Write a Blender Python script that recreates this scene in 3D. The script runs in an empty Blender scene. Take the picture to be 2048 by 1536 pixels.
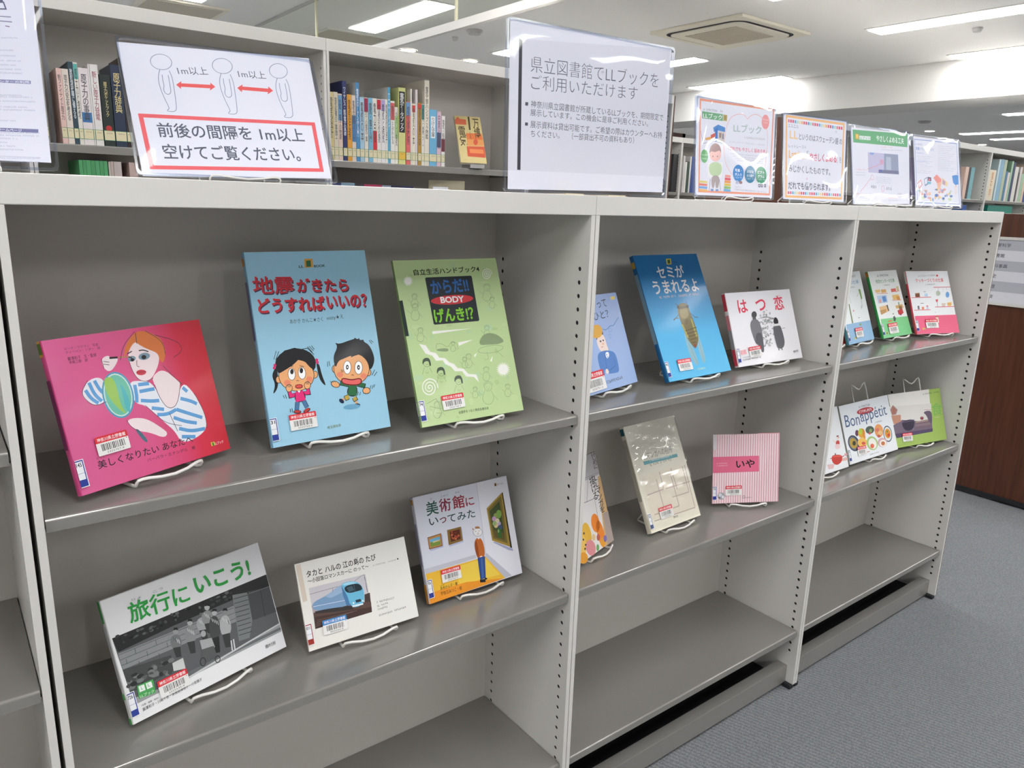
import bpy, bmesh, math, random
from mathutils import Vector, Matrix
R = math.radians
SC = bpy.context.scene
COL = SC.collection

# ---------------------------------------------------------------- camera, world, exposure
cd = bpy.data.cameras.new('camera'); cam = bpy.data.objects.new('camera', cd); COL.objects.link(cam)
YAW, PITCH, ROLL = R(37.9286), R(13.6246), R(1.7743)
fw = Vector((math.sin(YAW)*math.cos(PITCH), math.cos(YAW)*math.cos(PITCH), -math.sin(PITCH)))
rt = Vector((math.cos(YAW), -math.sin(YAW), 0)); up = rt.cross(fw)
rt, up = rt*math.cos(ROLL)+up*math.sin(ROLL), up*math.cos(ROLL)-rt*math.sin(ROLL)
cam.matrix_world = Matrix(((rt.x, up.x, -fw.x, -.064882), (rt.y, up.y, -fw.y, -1.008331), (rt.z, up.z, -fw.z, 1.361574), (0, 0, 0, 1)))
cd.sensor_width = 36; cd.lens = 36*1506.726/2048; cd.clip_start = .02; cd.clip_end = 100
SC.camera = cam
w = bpy.data.worlds.new('world'); SC.world = w; w.use_nodes = True
w.node_tree.nodes['Background'].inputs[0].default_value = (.9, .95, 1, 1)
w.node_tree.nodes['Background'].inputs[1].default_value = .15
vs = SC.view_settings; vs.view_transform = 'Standard'; vs.look = 'None'; vs.gamma = 1; vs.use_curve_mapping = False; vs.exposure = 0.6
LAMP = 14.0            # radiance of the fluorescent diffusers

# ---------------------------------------------------------------- materials
def lin(h):
    o = []
    for i in (0, 2, 4):
        c = int(h[i:i+2], 16)/255
        o.append(c/12.92 if c <= .04045 else ((c+.055)/1.055)**2.4)
    return (o[0], o[1], o[2], 1)
def mat(name, col, rough=.5, metal=0, coat=0, spec=.5, emit=0):
    m = bpy.data.materials.new(name); m.use_nodes = True; b = m.node_tree.nodes['Principled BSDF']
    b.inputs['Base Color'].default_value = lin(col); b.inputs['Roughness'].default_value = rough; b.inputs['Metallic'].default_value = metal
    b.inputs['Coat Weight'].default_value = coat; b.inputs['Coat Roughness'].default_value = .08; b.inputs['Specular IOR Level'].default_value = spec
    if emit:
        b.inputs['Emission Color'].default_value = lin(col); b.inputs['Emission Strength'].default_value = emit
    return m
def N(m, t, **k):
    n = m.node_tree.nodes.new(t)
    for a, v in k.items(): setattr(n, a, v)
    return n
def bump(m, scale, strength, dist=.001, detail=2, stretch=None):
    l = m.node_tree.links; b = m.node_tree.nodes['Principled BSDF']
    tc = N(m, 'ShaderNodeTexCoord'); nz = N(m, 'ShaderNodeTexNoise'); nz.inputs['Scale'].default_value = scale; nz.inputs['Detail'].default_value = detail
    src = tc.outputs['Object']
    if stretch:
        mp = N(m, 'ShaderNodeMapping'); mp.inputs['Scale'].default_value = stretch; l.new(src, mp.inputs[0]); src = mp.outputs[0]
    l.new(src, nz.inputs['Vector'])
    bp = N(m, 'ShaderNodeBump'); bp.inputs['Strength'].default_value = strength; bp.inputs['Distance'].default_value = dist
    l.new(nz.outputs['Fac'], bp.inputs['Height']); l.new(bp.outputs[0], b.inputs['Normal'])
    return nz, src
def mixcol(m, nz, c0, c1, lo=.3, hi=.7):
    r = N(m, 'ShaderNodeValToRGB'); r.color_ramp.elements[0].color = lin(c0); r.color_ramp.elements[1].color = lin(c1)
    r.color_ramp.elements[0].position = lo; r.color_ramp.elements[1].position = hi
    m.node_tree.links.new(nz.outputs['Fac'], r.inputs[0]); m.node_tree.links.new(r.outputs[0], m.node_tree.nodes['Principled BSDF'].inputs['Base Color'])
def printed(name, rough, coat, spec=.5):
    m = mat(name, 'ffffff', rough, 0, coat, spec); a = N(m, 'ShaderNodeAttribute', attribute_name='Col')
    m.node_tree.links.new(a.outputs['Color'], m.node_tree.nodes['Principled BSDF'].inputs['Base Color']); return m
def clear(name, tint, ior=1.45, rough=.03, base=0.0):
    m = bpy.data.materials.new(name); m.use_nodes = True; nt = m.node_tree; nt.nodes.clear()
    o = N(m, 'ShaderNodeOutputMaterial'); mx = N(m, 'ShaderNodeMixShader'); t = N(m, 'ShaderNodeBsdfTransparent'); g = N(m, 'ShaderNodeBsdfGlossy'); f = N(m, 'ShaderNodeFresnel')
    t.inputs[0].default_value = lin(tint); g.inputs['Roughness'].default_value = rough; f.inputs[0].default_value = ior
    ad = N(m, 'ShaderNodeMath', operation='ADD'); ad.inputs[1].default_value = base; nt.links.new(f.outputs[0], ad.inputs[0])
    ge = N(m, 'ShaderNodeNewGeometry'); fr = N(m, 'ShaderNodeMath', operation='SUBTRACT'); fr.inputs[0].default_value = 1; nt.links.new(ge.outputs['Backfacing'], fr.inputs[1])
    mu = N(m, 'ShaderNodeMath', operation='MULTIPLY'); nt.links.new(ad.outputs[0], mu.inputs[0]); nt.links.new(fr.outputs[0], mu.inputs[1]); nt.links.new(mu.outputs[0], mx.inputs[0]); nt.links.new(t.outputs[0], mx.inputs[1]); nt.links.new(g.outputs[0], mx.inputs[2]); nt.links.new(mx.outputs[0], o.inputs[0])
    return m
PRINT = printed('laminated_print', .3, .12, .25); MATTE = printed('matte_print', .5, .0, .3); CLOTH = printed('book_cloth', .45, .08)
PAINT = mat('ivory_paint', 'dad7d2', .38); bump(PAINT, 900, .06, .0004)
SHELFP = mat('grey_shelf_paint', '94918c', .17, .25, 0, .6); bump(SHELFP, 1200, .05, .0003)
BACKP = mat('back_panel_paint', 'cfcac3', .5); bump(BACKP, 900, .05, .0004)
HOLE_SHADE = mat('dark_hole_and_shade', '17171c', .8); RUBBER = mat('black_rubber', '1b1d22', .6)
WIRE = mat('white_coated_wire', 'eceae4', .25, 0, .3); PAGES = mat('book_pages', 'e6dfd0', .8)
CLEAR = clear('clear_plastic', 'fbfbff'); EDGE = clear('plastic_edge', 'e2e8f2', 1.5, .15, .15); GLASS = clear('smoke_glass', 'f8faf6', 1.5, .01, .02)
TAPE = mat('cream_tape', 'e6d9b8', .4); STEEL = mat('steel', 'b9b9b6', .35, .8); GREYP = mat('grey_plate', 'b4b2b0', .4)
WOOD = mat('dark_wood_veneer', '4a2a1e', .35)
nz, src = bump(WOOD, 5, .05, .001, 6, (1, 14, .7)); mixcol(WOOD, nz, '48281b', '643a29', .3, .75)
CARPET = mat('grey_carpet', '8f9398', .95, 0, 0, .1)
def carpet():
    m = CARPET; l = m.node_tree.links; b = m.node_tree.nodes['Principled BSDF']
    tc = N(m, 'ShaderNodeTexCoord'); wv = N(m, 'ShaderNodeTexWave'); wv.wave_type = 'BANDS'; wv.bands_direction = 'X'
    mp = N(m, 'ShaderNodeMapping'); mp.inputs['Rotation'].default_value = (0, 0, R(-20)); l.new(tc.outputs['Object'], mp.inputs[0]); l.new(mp.outputs[0], wv.inputs['Vector'])
    wv.inputs['Scale'].default_value = 25; wv.inputs['Distortion'].default_value = 7; wv.inputs['Detail'].default_value = 3; wv.inputs['Detail Scale'].default_value = 9
    nz = N(m, 'ShaderNodeTexNoise'); nz.inputs['Scale'].default_value = 420; nz.inputs['Detail'].default_value = 3; l.new(tc.outputs['Object'], nz.inputs['Vector'])
    ad = N(m, 'ShaderNodeMath', operation='ADD'); l.new(wv.outputs['Fac'], ad.inputs[0]); l.new(nz.outputs['Fac'], ad.inputs[1])
    r = N(m, 'ShaderNodeValToRGB'); r.color_ramp.elements[0].color = lin('75787c'); r.color_ramp.elements[1].color = lin('989a9d'); r.color_ramp.elements[0].position = .25; r.color_ramp.elements[1].position = .85
    hf = N(m, 'ShaderNodeMath', operation='MULTIPLY'); hf.inputs[1].default_value = .5; l.new(ad.outputs[0], hf.inputs[0]); l.new(hf.outputs[0], r.inputs[0]); l.new(r.outputs[0], b.inputs['Base Color'])
    bp = N(m, 'ShaderNodeBump'); bp.inputs['Strength'].default_value = .5; bp.inputs['Distance'].default_value = .003; l.new(ad.outputs[0], bp.inputs['Height']); l.new(bp.outputs[0], b.inputs['Normal'])
carpet()
CEIL = mat('ceiling_board', 'e8e6e2', .9, 0, 0, .2); nz, _ = bump(CEIL, 160, .15, .001, 3); mixcol(CEIL, nz, 'f0eeea', 'f7f6f3')
WALLM = mat('white_wall', 'e8e6e2', .8, 0, 0, .2); bump(WALLM, 220, .1, .001)
DIFF = mat('lamp_diffuser', 'ffffff', .5, emit=LAMP); DOWN = mat('downlight_lens', 'fff6ea', .5, emit=LAMP*1.3)
ACP = mat('air_conditioner_cream', 'ece6d4', .5); ACG = mat('air_intake_grille', 'cdc4b2', .7); DARK = mat('dark_gap', '24222a', .7)
EXITG = mat('exit_green', '18a878', .5, emit=3); EXITW = mat('exit_white', 'eafff6', .5, emit=4)

# ---------------------------------------------------------------- mesh helpers
class MB:
    def __init__(s): s.v = []; s.f = []; s.c = []; s.m = []
    def face(s, pts, col=None, mi=0):
        n = len(s.v); s.v += [tuple(p) for p in pts]; s.f.append(tuple(range(n, n+len(pts)))); s.c.append(col); s.m.append(mi)
    def mesh(s, vs, fs, col=None, mi=0):
        n = len(s.v); s.v += [tuple(v) for v in vs]
        for f in fs: s.f.append(tuple(i+n for i in f)); s.c.append(col); s.m.append(mi)
    def box(s, a, b, col=None, mi=0):
        x0, y0, z0 = a; x1, y1, z1 = b
        s.mesh([(x0,y0,z0),(x1,y0,z0),(x1,y1,z0),(x0,y1,z0),(x0,y0,z1),(x1,y0,z1),(x1,y1,z1),(x0,y1,z1)],
               [(0,3,2,1),(4,5,6,7),(0,1,5,4),(1,2,6,5),(2,3,7,6),(3,0,4,7)], col, mi)
    def tube(s, pts, r, n=8, col=None, mi=0, closed=False):
        P = [Vector(p) for p in pts]; k = len(P); rings = []
        ref = Vector((.31, .17, .93))
        for i in range(k):
            a = P[i-1] if (i or closed) else P[0]; b = P[(i+1) % k] if (i < k-1 or closed) else P[-1]
            t = (b-a).normalized(); u = t.cross(ref)
            if u.length < .05: u = t.cross(Vector((1, 0, 0)))
            u.normalize(); v = t.cross(u)
            rings.append([P[i]+(u*math.cos(6.2832*j/n)+v*math.sin(6.2832*j/n))*r for j in range(n)])
        vs = [v for q in rings for v in q]; fs = []
        for i in range(k if closed else k-1):
            for j in range(n):
                a = i*n; b = ((i+1) % k)*n; fs.append((a+j, a+(j+1) % n, b+(j+1) % n, b+j))
        if not closed: fs.append(tuple(range(n))[::-1]); fs.append(tuple((k-1)*n+j for j in range(n)))
        s.mesh(vs, fs, col, mi)
    def cyl(s, c, r, z0, z1, n=24, col=None, mi=0, r1=None):
        r1 = r if r1 is None else r1
        vs = [(c[0]+r*math.cos(6.2832*i/n), c[1]+r*math.sin(6.2832*i/n), z0) for i in range(n)]+[(c[0]+r1*math.cos(6.2832*i/n), c[1]+r1*math.sin(6.2832*i/n), z1) for i in range(n)]
        s.mesh(vs, [(i, (i+1) % n, n+(i+1) % n, n+i) for i in range(n)]+[tuple(range(n))[::-1], tuple(range(n, 2*n))], col, mi)
    def build(s, name, mats, parent=None, bevel=0, smooth=False):
        me = bpy.data.meshes.new(name); me.from_pydata(s.v, [], s.f); me.update()
        for m in (mats if isinstance(mats, (list, tuple)) else [mats]): me.materials.append(m)
        me.polygons.foreach_set('material_index', s.m)
        if any(c is not None for c in s.c):
            at = me.color_attributes.new('Col', 'FLOAT_COLOR', 'CORNER'); buf = []
            for f, c in zip(s.f, s.c):
                c = c or (.8, .8, .8, 1)
                if isinstance(c[0], tuple): 
                    for k in c: buf += k
                else: buf += list(c)*len(f)
            at.data.foreach_set('color', buf)
        if smooth: me.polygons.foreach_set('use_smooth', [True]*len(me.polygons))
        o = bpy.data.objects.new(name, me); COL.objects.link(o)
        if parent: o.parent = parent
        if bevel:
            b = o.modifiers.new('bevel', 'BEVEL'); b.width = bevel; b.segments = 2; b.limit_method = 'ANGLE'; b.angle_limit = R(40)
        return o
def thing(name, label, cat, loc=(0, 0, 0), rot=None, group=None):
    o = bpy.data.objects.new(name, None); COL.objects.link(o); o.empty_display_size = .05; o.location = loc
    if rot: o.rotation_euler = rot
    o['label'] = label; o['category'] = cat
    if group: o['group'] = group
    return o
def tag(o, label, cat, group=None):
    o['label'] = label; o['category'] = cat
    if group: o['group'] = group
    return o
def struct(name, mb, m, bevel=0):
    o = mb.build(name, m, None, bevel); o['kind'] = 'structure'; return o

# ---------------------------------------------------------------- lettering and flat print
_tx = {}
def glyphs(txt, wt=0):
    k = (txt, wt)
    if k not in _tx:
        cu = bpy.data.curves.new('txt', 'FONT'); cu.body = txt; cu.offset = wt; cu.resolution_u = 3; cu.align_x = 'CENTER' if '\n' in txt else 'LEFT'; cu.space_line = .86
        o = bpy.data.objects.new('txt', cu); COL.objects.link(o); bpy.context.view_layer.update()
        dg = bpy.context.evaluated_depsgraph_get(); me = o.evaluated_get(dg).to_mesh()
        v = [(p.co.x, p.co.y) for p in me.vertices]; f = [tuple(p.vertices) for p in me.polygons]
        nrm = [p.normal.z for p in me.polygons]; f = [q if n > 0 else q[::-1] for q, n in zip(f, nrm)]
        o.evaluated_get(dg).to_mesh_clear(); bpy.data.objects.remove(o); bpy.data.curves.remove(cu)
        if not v: v = [(0, 0)]; f = []
        x0 = min(p[0] for p in v); x1 = max(p[0] for p in v); y0 = min(p[1] for p in v); y1 = max(p[1] for p in v)
        _tx[k] = ([((p[0]-x0)/max(x1-x0, 1e-6), (p[1]-y0)/max(y1-y0, 1e-6)) for p in v], f)
    return _tx[k]
STEP = .000006
def chaikin(p, closed):
    for _ in range(2):
        q = [] if closed else [p[0]]; n = len(p)
        for i in range(n if closed else n-1):
            a, b = p[i], p[(i+1) % n]; q += [(a[0]*.75+b[0]*.25, a[1]*.75+b[1]*.25), (a[0]*.25+b[0]*.75, a[1]*.25+b[1]*.75)]
        p = q if closed else q+[p[-1]]
    return p
class Art:
    """prints flat shapes (millimetres, u to the right, v up) on the plane y = 0 of a mesh that faces -y"""
    def __init__(s, mb, mi=0, y0=-.00003, xf=None): s.mb = mb; s.mi = mi; s.y = y0; s.xf = xf; s.last = None
    def layer(s, col):
        if col != s.last: s.y -= STEP
        s.last = col
    def pt(s, u, v): 
        if s.xf: return s.xf(u/1000, v/1000, s.y)
        return (u/1000, s.y, v/1000)
    def poly(s, col, pts):
        s.layer(col)
        A = sum(pts[i-1][0]*pts[i][1]-pts[i][0]*pts[i-1][1] for i in range(len(pts)))
        if A < 0: pts = pts[::-1]
        s.mb.face([s.pt(*p) for p in pts], lin(col), s.mi)
    def line(s, col, w, pts, closed=0):
        s.layer(col)
        P = [Vector(p) for p in pts]; k = len(P); L = []; Q = []
        for i in range(k):
            a = P[i-1] if (i or closed) else P[0]; b = P[(i+1) % k] if (i < k-1 or closed) else P[-1]
            t1 = (P[i]-a); t2 = (b-P[i]); t1 = t1.normalized() if t1.length > 1e-6 else t2.normalized(); t2 = t2.normalized() if t2.length > 1e-6 else t1
            t = (t1+t2); t = t.normalized() if t.length > .2 else t1
            n = Vector((-t.y, t.x)); m = min(1.8, 1/max(.3, abs(t.dot(t1))))
            L.append(P[i]+n*w/2*m); Q.append(P[i]-n*w/2*m)
        vs = [s.pt(*p) for p in L+Q]; c = lin(col)
        s.mb.mesh(vs, [(i, k+i, k+(i+1) % k, (i+1) % k) for i in range(k if closed else k-1)], c, s.mi)
    def text(s, col, txt, a, b, h, wt=0):
        s.layer(col)
        v, f = glyphs(txt, wt); a = Vector(a); b = Vector(b); d = (b-a); n = Vector((-d.y, d.x)).normalized()*h
        s.mb.mesh([s.pt(*(a+d*p[0]+n*p[1])) for p in v], f, lin(col), s.mi)
    def column(s, col, txt, a, b, wt=0):
        s.layer(col)
        t = txt.replace('ー', '｜').replace('・', '・')
        s_ = '\n'.join(t); v, f = glyphs(s_, wt)
        s.mb.mesh([s.pt(a[0]+(b[0]-a[0])*p[0], b[1]+(a[1]-b[1])*p[1]) for p in v], f, lin(col), s.mi)
    def dashes(s, col, a, b, h, seed=0):
        s.layer(col)
        rn = random.Random(seed); a = Vector(a); b = Vector(b); L = (b-a).length; d = (b-a)/L; n = Vector((-d.y, d.x)); x = 0; c = lin(col)
        def bar(x0, y0, x1, y1):
            s.mb.face([s.pt(*(a+d*p+n*q)) for p, q in ((x0, y0), (x1, y0), (x1, y1), (x0, y1))], c, s.mi)
        while x < L-h*.3:
            g = h*rn.uniform(.6, .95)
            if rn.random() > .08:
                t = h*.13
                for q in rn.sample((.05, .3, .55, .82), rn.choice((2, 2, 3))): bar(x+rn.uniform(0, .15)*g, q*h, x+g*rn.uniform(.8, .95), q*h+t)
                p = x+g*rn.uniform(.25, .6); bar(p, 0, p+t, h)
            x += g*1.12
    def run(s, art, w, h):
        for it in art:
            k = it[0]
            if k in 'PQ': s.poly(it[1], pairs(it[2]))
            elif k == 'S': s.poly(it[1], chaikin(pairs(it[2]), True))
            elif k == 'L': s.line(it[1], it[2], chaikin(pairs(it[3]), it[4] == 3) if it[4] > 1 else pairs(it[3]), it[4] % 2)
            elif k in 'EO':
                g = pairs(it[-1] if k == 'E' else it[3]); c, a, b = g; a0, a1 = (it[4], it[5]) if k == 'O' and len(it) > 4 else (0, 360)
                n = 14 if math.hypot(*a) < 4 else 26; cl = a1-a0 >= 360
                ps = [(c[0]+a[0]*math.cos(R(q))+b[0]*math.sin(R(q)), c[1]+a[1]*math.cos(R(q))+b[1]*math.sin(R(q))) for q in (a0+(a1-a0)*i/n for i in range(n if cl else n+1))]
                if k == 'E': s.poly(it[1], ps)
                else: s.line(it[1], it[2], ps, 1 if cl else 0)
            elif k == 'T': s.text(it[1], it[2], it[3], it[4], it[5], it[6])
            elif k == 'V': s.column(it[1], it[2], it[3], it[4], it[5])
            elif k == 'D': s.dashes(it[1], it[2], it[3], it[4], int(it[5]))
            elif k == 'G':
                st = it[2]; ax = it[1]
                for (p, c), (q, e) in zip(st[:-1], st[1:]):
                    a, b = lin(c), lin(e)
                    if ax == 0: s.mb.face([s.pt(w*p, 0), s.pt(w*q, 0), s.pt(w*q, h), s.pt(w*p, h)], (a, b, b, a), s.mi)
                    else: s.mb.face([s.pt(0, h*p), s.pt(w, h*p), s.pt(w, h*q), s.pt(0, h*q)], (a, a, b, b), s.mi)
                s.y -= STEP; s.last = None
def pairs(t):
    if t and isinstance(t[0], tuple): return [(p[0], p[1]) for p in t]
    return [(t[i]/10, t[i+1]/10) for i in range(0, len(t), 2)]
def sticker(parent, kind, a, b, num):
    """barcode sticker of the library: coloured title band over bars and digits"""
    a = Vector(a); d = (Vector(b)-a); w = d.length; ang = math.atan2(d.y, d.x); h = w*.56; mb = MB()
    ca, sa = math.cos(ang), math.sin(ang)
    A = Art(mb, 0, 0, lambda u, v, y: ((a.x/1000+u*ca-v*sa), y-.0026, (a.y/1000+u*sa+v*ca)))
    band = 'dd3038' if kind == 'red' else '3a86c8'
    A.poly('eceae8', [(1, -h), (w-1, -h), (w, -h+1), (w, -h*.3), (0, -h*.3), (0, -h+1)]); A.poly(band, [(0, -h*.34), (w, -h*.34), (w, -1), (w-1.2, 0), (1.2, 0), (0, -1)])
    A.text('f6eef0', '神奈川県立図書館', (w*.06, -h*.28), (w*.94, -h*.28), h*.21, .01)
    rn = random.Random(num); x = w*.14
    while x < w*.84:
        q = rn.choice((.5, .8, 1.2)); A.mb.face([A.pt(x, -h*.78), A.pt(x+q, -h*.78), A.pt(x+q, -h*.42), A.pt(x, -h*.42)], lin('26262a'), 0); x += q+rn.choice((.6, .9, 1.3))
    A.y -= STEP; A.text('44444a', num, (w*.27, -h*.93), (w*.8, -h*.93), h*.1); A.poly(band, [(w*.93, -h*.42), (w*.96, -h*.42), (w*.96, -h*.37), (w*.93, -h*.37)])
    return mb.build('barcode_label', MATTE, parent)
def spine_label(parent, T, col='2c3f96', txt='726', hb=11, ht=45, fw_=10):
    """call number label that wraps from the spine on to the cover"""
    mb = MB(); A = Art(mb, 0, -.0026)
    A.poly('f0f0f2', [(0, hb-1), (fw_+1, hb-1), (fw_+1, ht+1), (0, ht+1)]); A.poly(col, [(0, hb), (fw_, hb), (fw_, ht), (0, ht)]); A.poly('eeeef2', [(0, hb+9), (fw_-1.3, hb+9), (fw_-1.3, ht-1.5), (0, ht-1.5)])
    A.text('33333a', txt, (.6, ht-8.5), (fw_-2.5, ht-8.5), 5.5, .02); A.poly('8890b8', [(0, hb+17), (fw_-1.3, hb+17), (fw_-1.3, hb+17.5), (0, hb+17.5)])
    B = Art(mb, 0, -.0003, lambda u, v, y: (y, T/2-u, v)); B.y = -.0003
    t = T*1000/2-.6
    B.poly('f0f0f2', [(-t, hb-1), (t, hb-1), (t, ht+1), (-t, ht+1)]); B.poly(col, [(-t, hb), (t, hb), (t, ht), (-t, ht)]); B.poly('eeeef2', [(-t, hb+9), (t, hb+9), (t, ht-1.5), (-t, ht-1.5)])
    return mb.build('spine_label', MATTE, parent)

# ---------------------------------------------------------------- shell of the room
H = 2.7; X0, Y0 = -9, -7
mb = MB(); mb.face([(X0, Y0, 0), (22, Y0, 0), (22, 9, 0), (X0, 9, 0)]); struct('floor', mb, CARPET)
mb = MB(); mb.face([(X0, Y0, H), (X0, 9, H), (22, 9, H), (22, Y0, H)]); struct('ceiling', mb, CEIL)
for nm, a, b in (('wall_back', (X0, 9, 0), (22, 9.1, H)), ('wall_front', (X0, Y0-.1, 0), (22, Y0, H)), ('wall_left', (X0-.1, Y0, 0), (X0, 9, H)), ('wall_right', (22, Y0, 0), (22.1, 9, H))):
    mb = MB(); mb.box(a, b); struct(nm, mb, WALLM)
mb = MB(); mb.box((7.42, Y0, 2.365), (8.05, 9, H-.001)); struct('trim_1', mb, WALLM)

def ceiling_lamp(x, y, n, where):
    t = thing('ceiling_light', 'long white fluorescent ceiling light '+where, 'ceiling light', (x, y, H), None, 'fluorescent lights in the ceiling')
    f = MB(); W, L = .1, .6
    for a, b in (((-W-.02, -L-.02), (-W, L+.02)), ((W, -L-.02), (W+.02, L+.02)), ((-W, -L-.02), (W, -L)), ((-W, L), (W, L+.02))): f.box((a[0], a[1], -.006), (b[0], b[1], -.0005))
    f.build('frame', PAINT, t)
    d = MB(); d.box((-W+.001, -L+.001, -.013), (W-.001, L-.001, -.0012)); d.build('diffuser', DIFF, t)
VIS = {(3.04, 4.5): 'seen through the hanging glass screen above the back shelves', (4.45, 4.5): 'half hidden behind the top left corner of the large notice', (5.86, 4.5): 'peeping out right of the large notice', (7.24, 4.5): 'at the foot of the white beam above the picture leaflet',
       (5.86, 1.65): 'nearest the top right corner, beside the air conditioner', (7.24, 1.65): 'against the white beam at the right edge', (11.7, 2.87): 'just under the white beam at the far right', (14.1, 4.4): 'beyond the beam, upper of the thin far pair', (15.35, 4.4): 'beyond the beam, lower of the thin far pair'}
for x in (-6.76, -5.36, -3.96, -2.56, -1.16, .24, 1.64, 3.04, 4.45, 5.86, 7.24):  # leftmost columns are unseen lamps added to light side panels and shelf interiors
    for y in (7.35, 4.5, 1.65, -1.2, -4.05):  # rearmost and frontmost rows added unseen, to brighten ceiling and shelf depths
        ceiling_lamp(x, y, 0, VIS.get((x, y), 'unseen over the aisles, outer ones added for light'))
for x in (9.0, 10.4, 11.8, 13.2, 14.6, 16.0, 17.4):
    for y in (.4, -2.4, -5.2, 7.35): ceiling_lamp(x, y, 0, 'unseen over the aisles, outer ones added for light')  # extra unseen lamps, added because the ceiling past the beam came out dark
for k in ((11.7, 2.87), (14.1, 4.4), (15.35, 4.4)): ceiling_lamp(k[0], k[1], 0, VIS[k])
for x, y, wh in ((3.73, 5.59, 'left of the pair above the back shelf'), (4.44, 5.6, 'right of the pair above the back shelf'), (13.37, 5.2, 'far off above the blue framed card'), (14.7, 5.58, 'far off, left of the last pair on the right'), (16.4, 5.57, 'far off, right of the last pair on the right')):
    t = thing('downlight', 'small round ceiling downlight '+wh, 'ceiling light', (x, y, H), None, 'round downlights'); m = MB()
    n = 24; r0, r1 = .07, .085
    vs = [(r0*math.cos(6.2832*i/n), r0*math.sin(6.2832*i/n), -.006) for i in range(n)]+[(r1*math.cos(6.2832*i/n), r1*math.sin(6.2832*i/n), -.001) for i in range(n)]
    m.mesh(vs, [(i, n+i, n+(i+1) % n, (i+1) % n) for i in range(n)]); m.build('rim', PAINT, t)
    m = MB(); m.face([v for v in vs[:n]][::-1]); m.build('lens', DOWN, t)
# air conditioner cassette
t = thing('air_conditioner', 'cream square cassette air conditioner in the ceiling', 'air conditioner', (5.14, 3.04, H))
m = MB(); S = .435; m.box((-S, -S, -.022), (S, S, -.0005)); m.build('panel', ACP, t, .004)
def rr(s, r, z, n=8):
    o = []
    for cx, cy, a in ((s-r, s-r, 0), (-s+r, s-r, 90), (-s+r, -s+r, 180), (s-r, -s+r, 270)):
        for i in range(n+1): q = R(a+90*i/n); o.append((cx+r*math.cos(q), cy+r*math.sin(q), z))
    return o
m = MB(); A_, B_ = rr(.375, .11, -.0225), rr(.345, .09, -.0225); n = len(A_)
m.mesh(A_+B_, [(i, n+i, n+(i+1) % n, (i+1) % n) for i in range(n)]); m.build('air_outlet', DARK, t)
m = MB(); A_, B_ = rr(.345, .09, -.0235), rr(.345, .09, -.03); m.mesh(A_+B_, [(i, (i+1) % n, n+(i+1) % n, n+i) for i in range(n)]+[tuple(range(n, 2*n))[::-1]]); cpl = m.build('centre_plate', ACP, t)
m = MB()
for i in range(25): m.box((-.24, -.24+i*.0195, -.034), (.24, -.24+i*.0195+.012, -.0305))
m.build('intake_grille', ACG, cpl)
m = MB(); m.box((-.3, -.3, -.004), (.3, .3, -.0005)); m.box((-.27, -.27, -.007), (.27, .27, -.004), None, 1); tag(m.build('ceiling_vent', [CEIL, ACG]), 'faint square ceiling vent seen through the hanging glass screen', 'vent').location = (3.08, 5.55, H)
m = MB(); m.box((-.3, -.3, -.012), (.3, .3, -.0005)); m.box((-.26, -.26, -.016), (.26, .26, -.012), None, 1); tag(m.build('ceiling_vent', [ACP, ACG]), 'square ceiling vent cut by the back shelf top at upper left', 'vent').location = (1.68, 5.5, H)
for x, y, r, lb in ((3.69, 4.45, .07, 'round smoke detector beyond the hanging glass screen'), (3.72, 4.78, .025, 'tiny sprinkler head beyond the hanging glass screen'), (6.25, 1.68, .035, 'small sprinkler head beside the long lights at upper right'), (11.9, 4.62, .09, 'smoke detector beyond the white beam')):
    m = MB(); m.cyl((0, 0), r*.75, -.03, -.012, 20, r1=r); m.cyl((0, 0), r, -.012, -.0005, 20); tag(m.build('smoke_detector' if r > .05 else 'sprinkler_head', GREYP), lb, 'ceiling fitting').location = (x, y, H)
# hanging glass smoke screen
t = thing('glass_smoke_screen', 'clear glass smoke screen hanging from the ceiling above the back shelf', 'glass screen', (2.32, 0, 2.25))
for i, (a, b) in enumerate(((-3.0, .84), (.845, 2.63), (2.635, 4.42), (4.425, 6.4))):
    m = MB(); m.box((-.003, a, .03), (.003, b-.004, .448)); m.build('glass_pane', GLASS, t)
for y in (.84, 2.63, 4.42):
    m = MB(); m.box((-.006, y-.006, .02), (.006, y+.008, .448)); m.build('joint_strip', mat('joint_strip', 'd8d2b4', .4), t)
m = MB(); m.box((-.014, -3, -.012), (.014, 6.4, .03)); m.build('bottom_rail', PAINT, t)
m = MB(); m.box((-.012, -3, .436), (.012, 6.4, .4495)); m.build('ceiling_track', GREYP, t)

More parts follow.
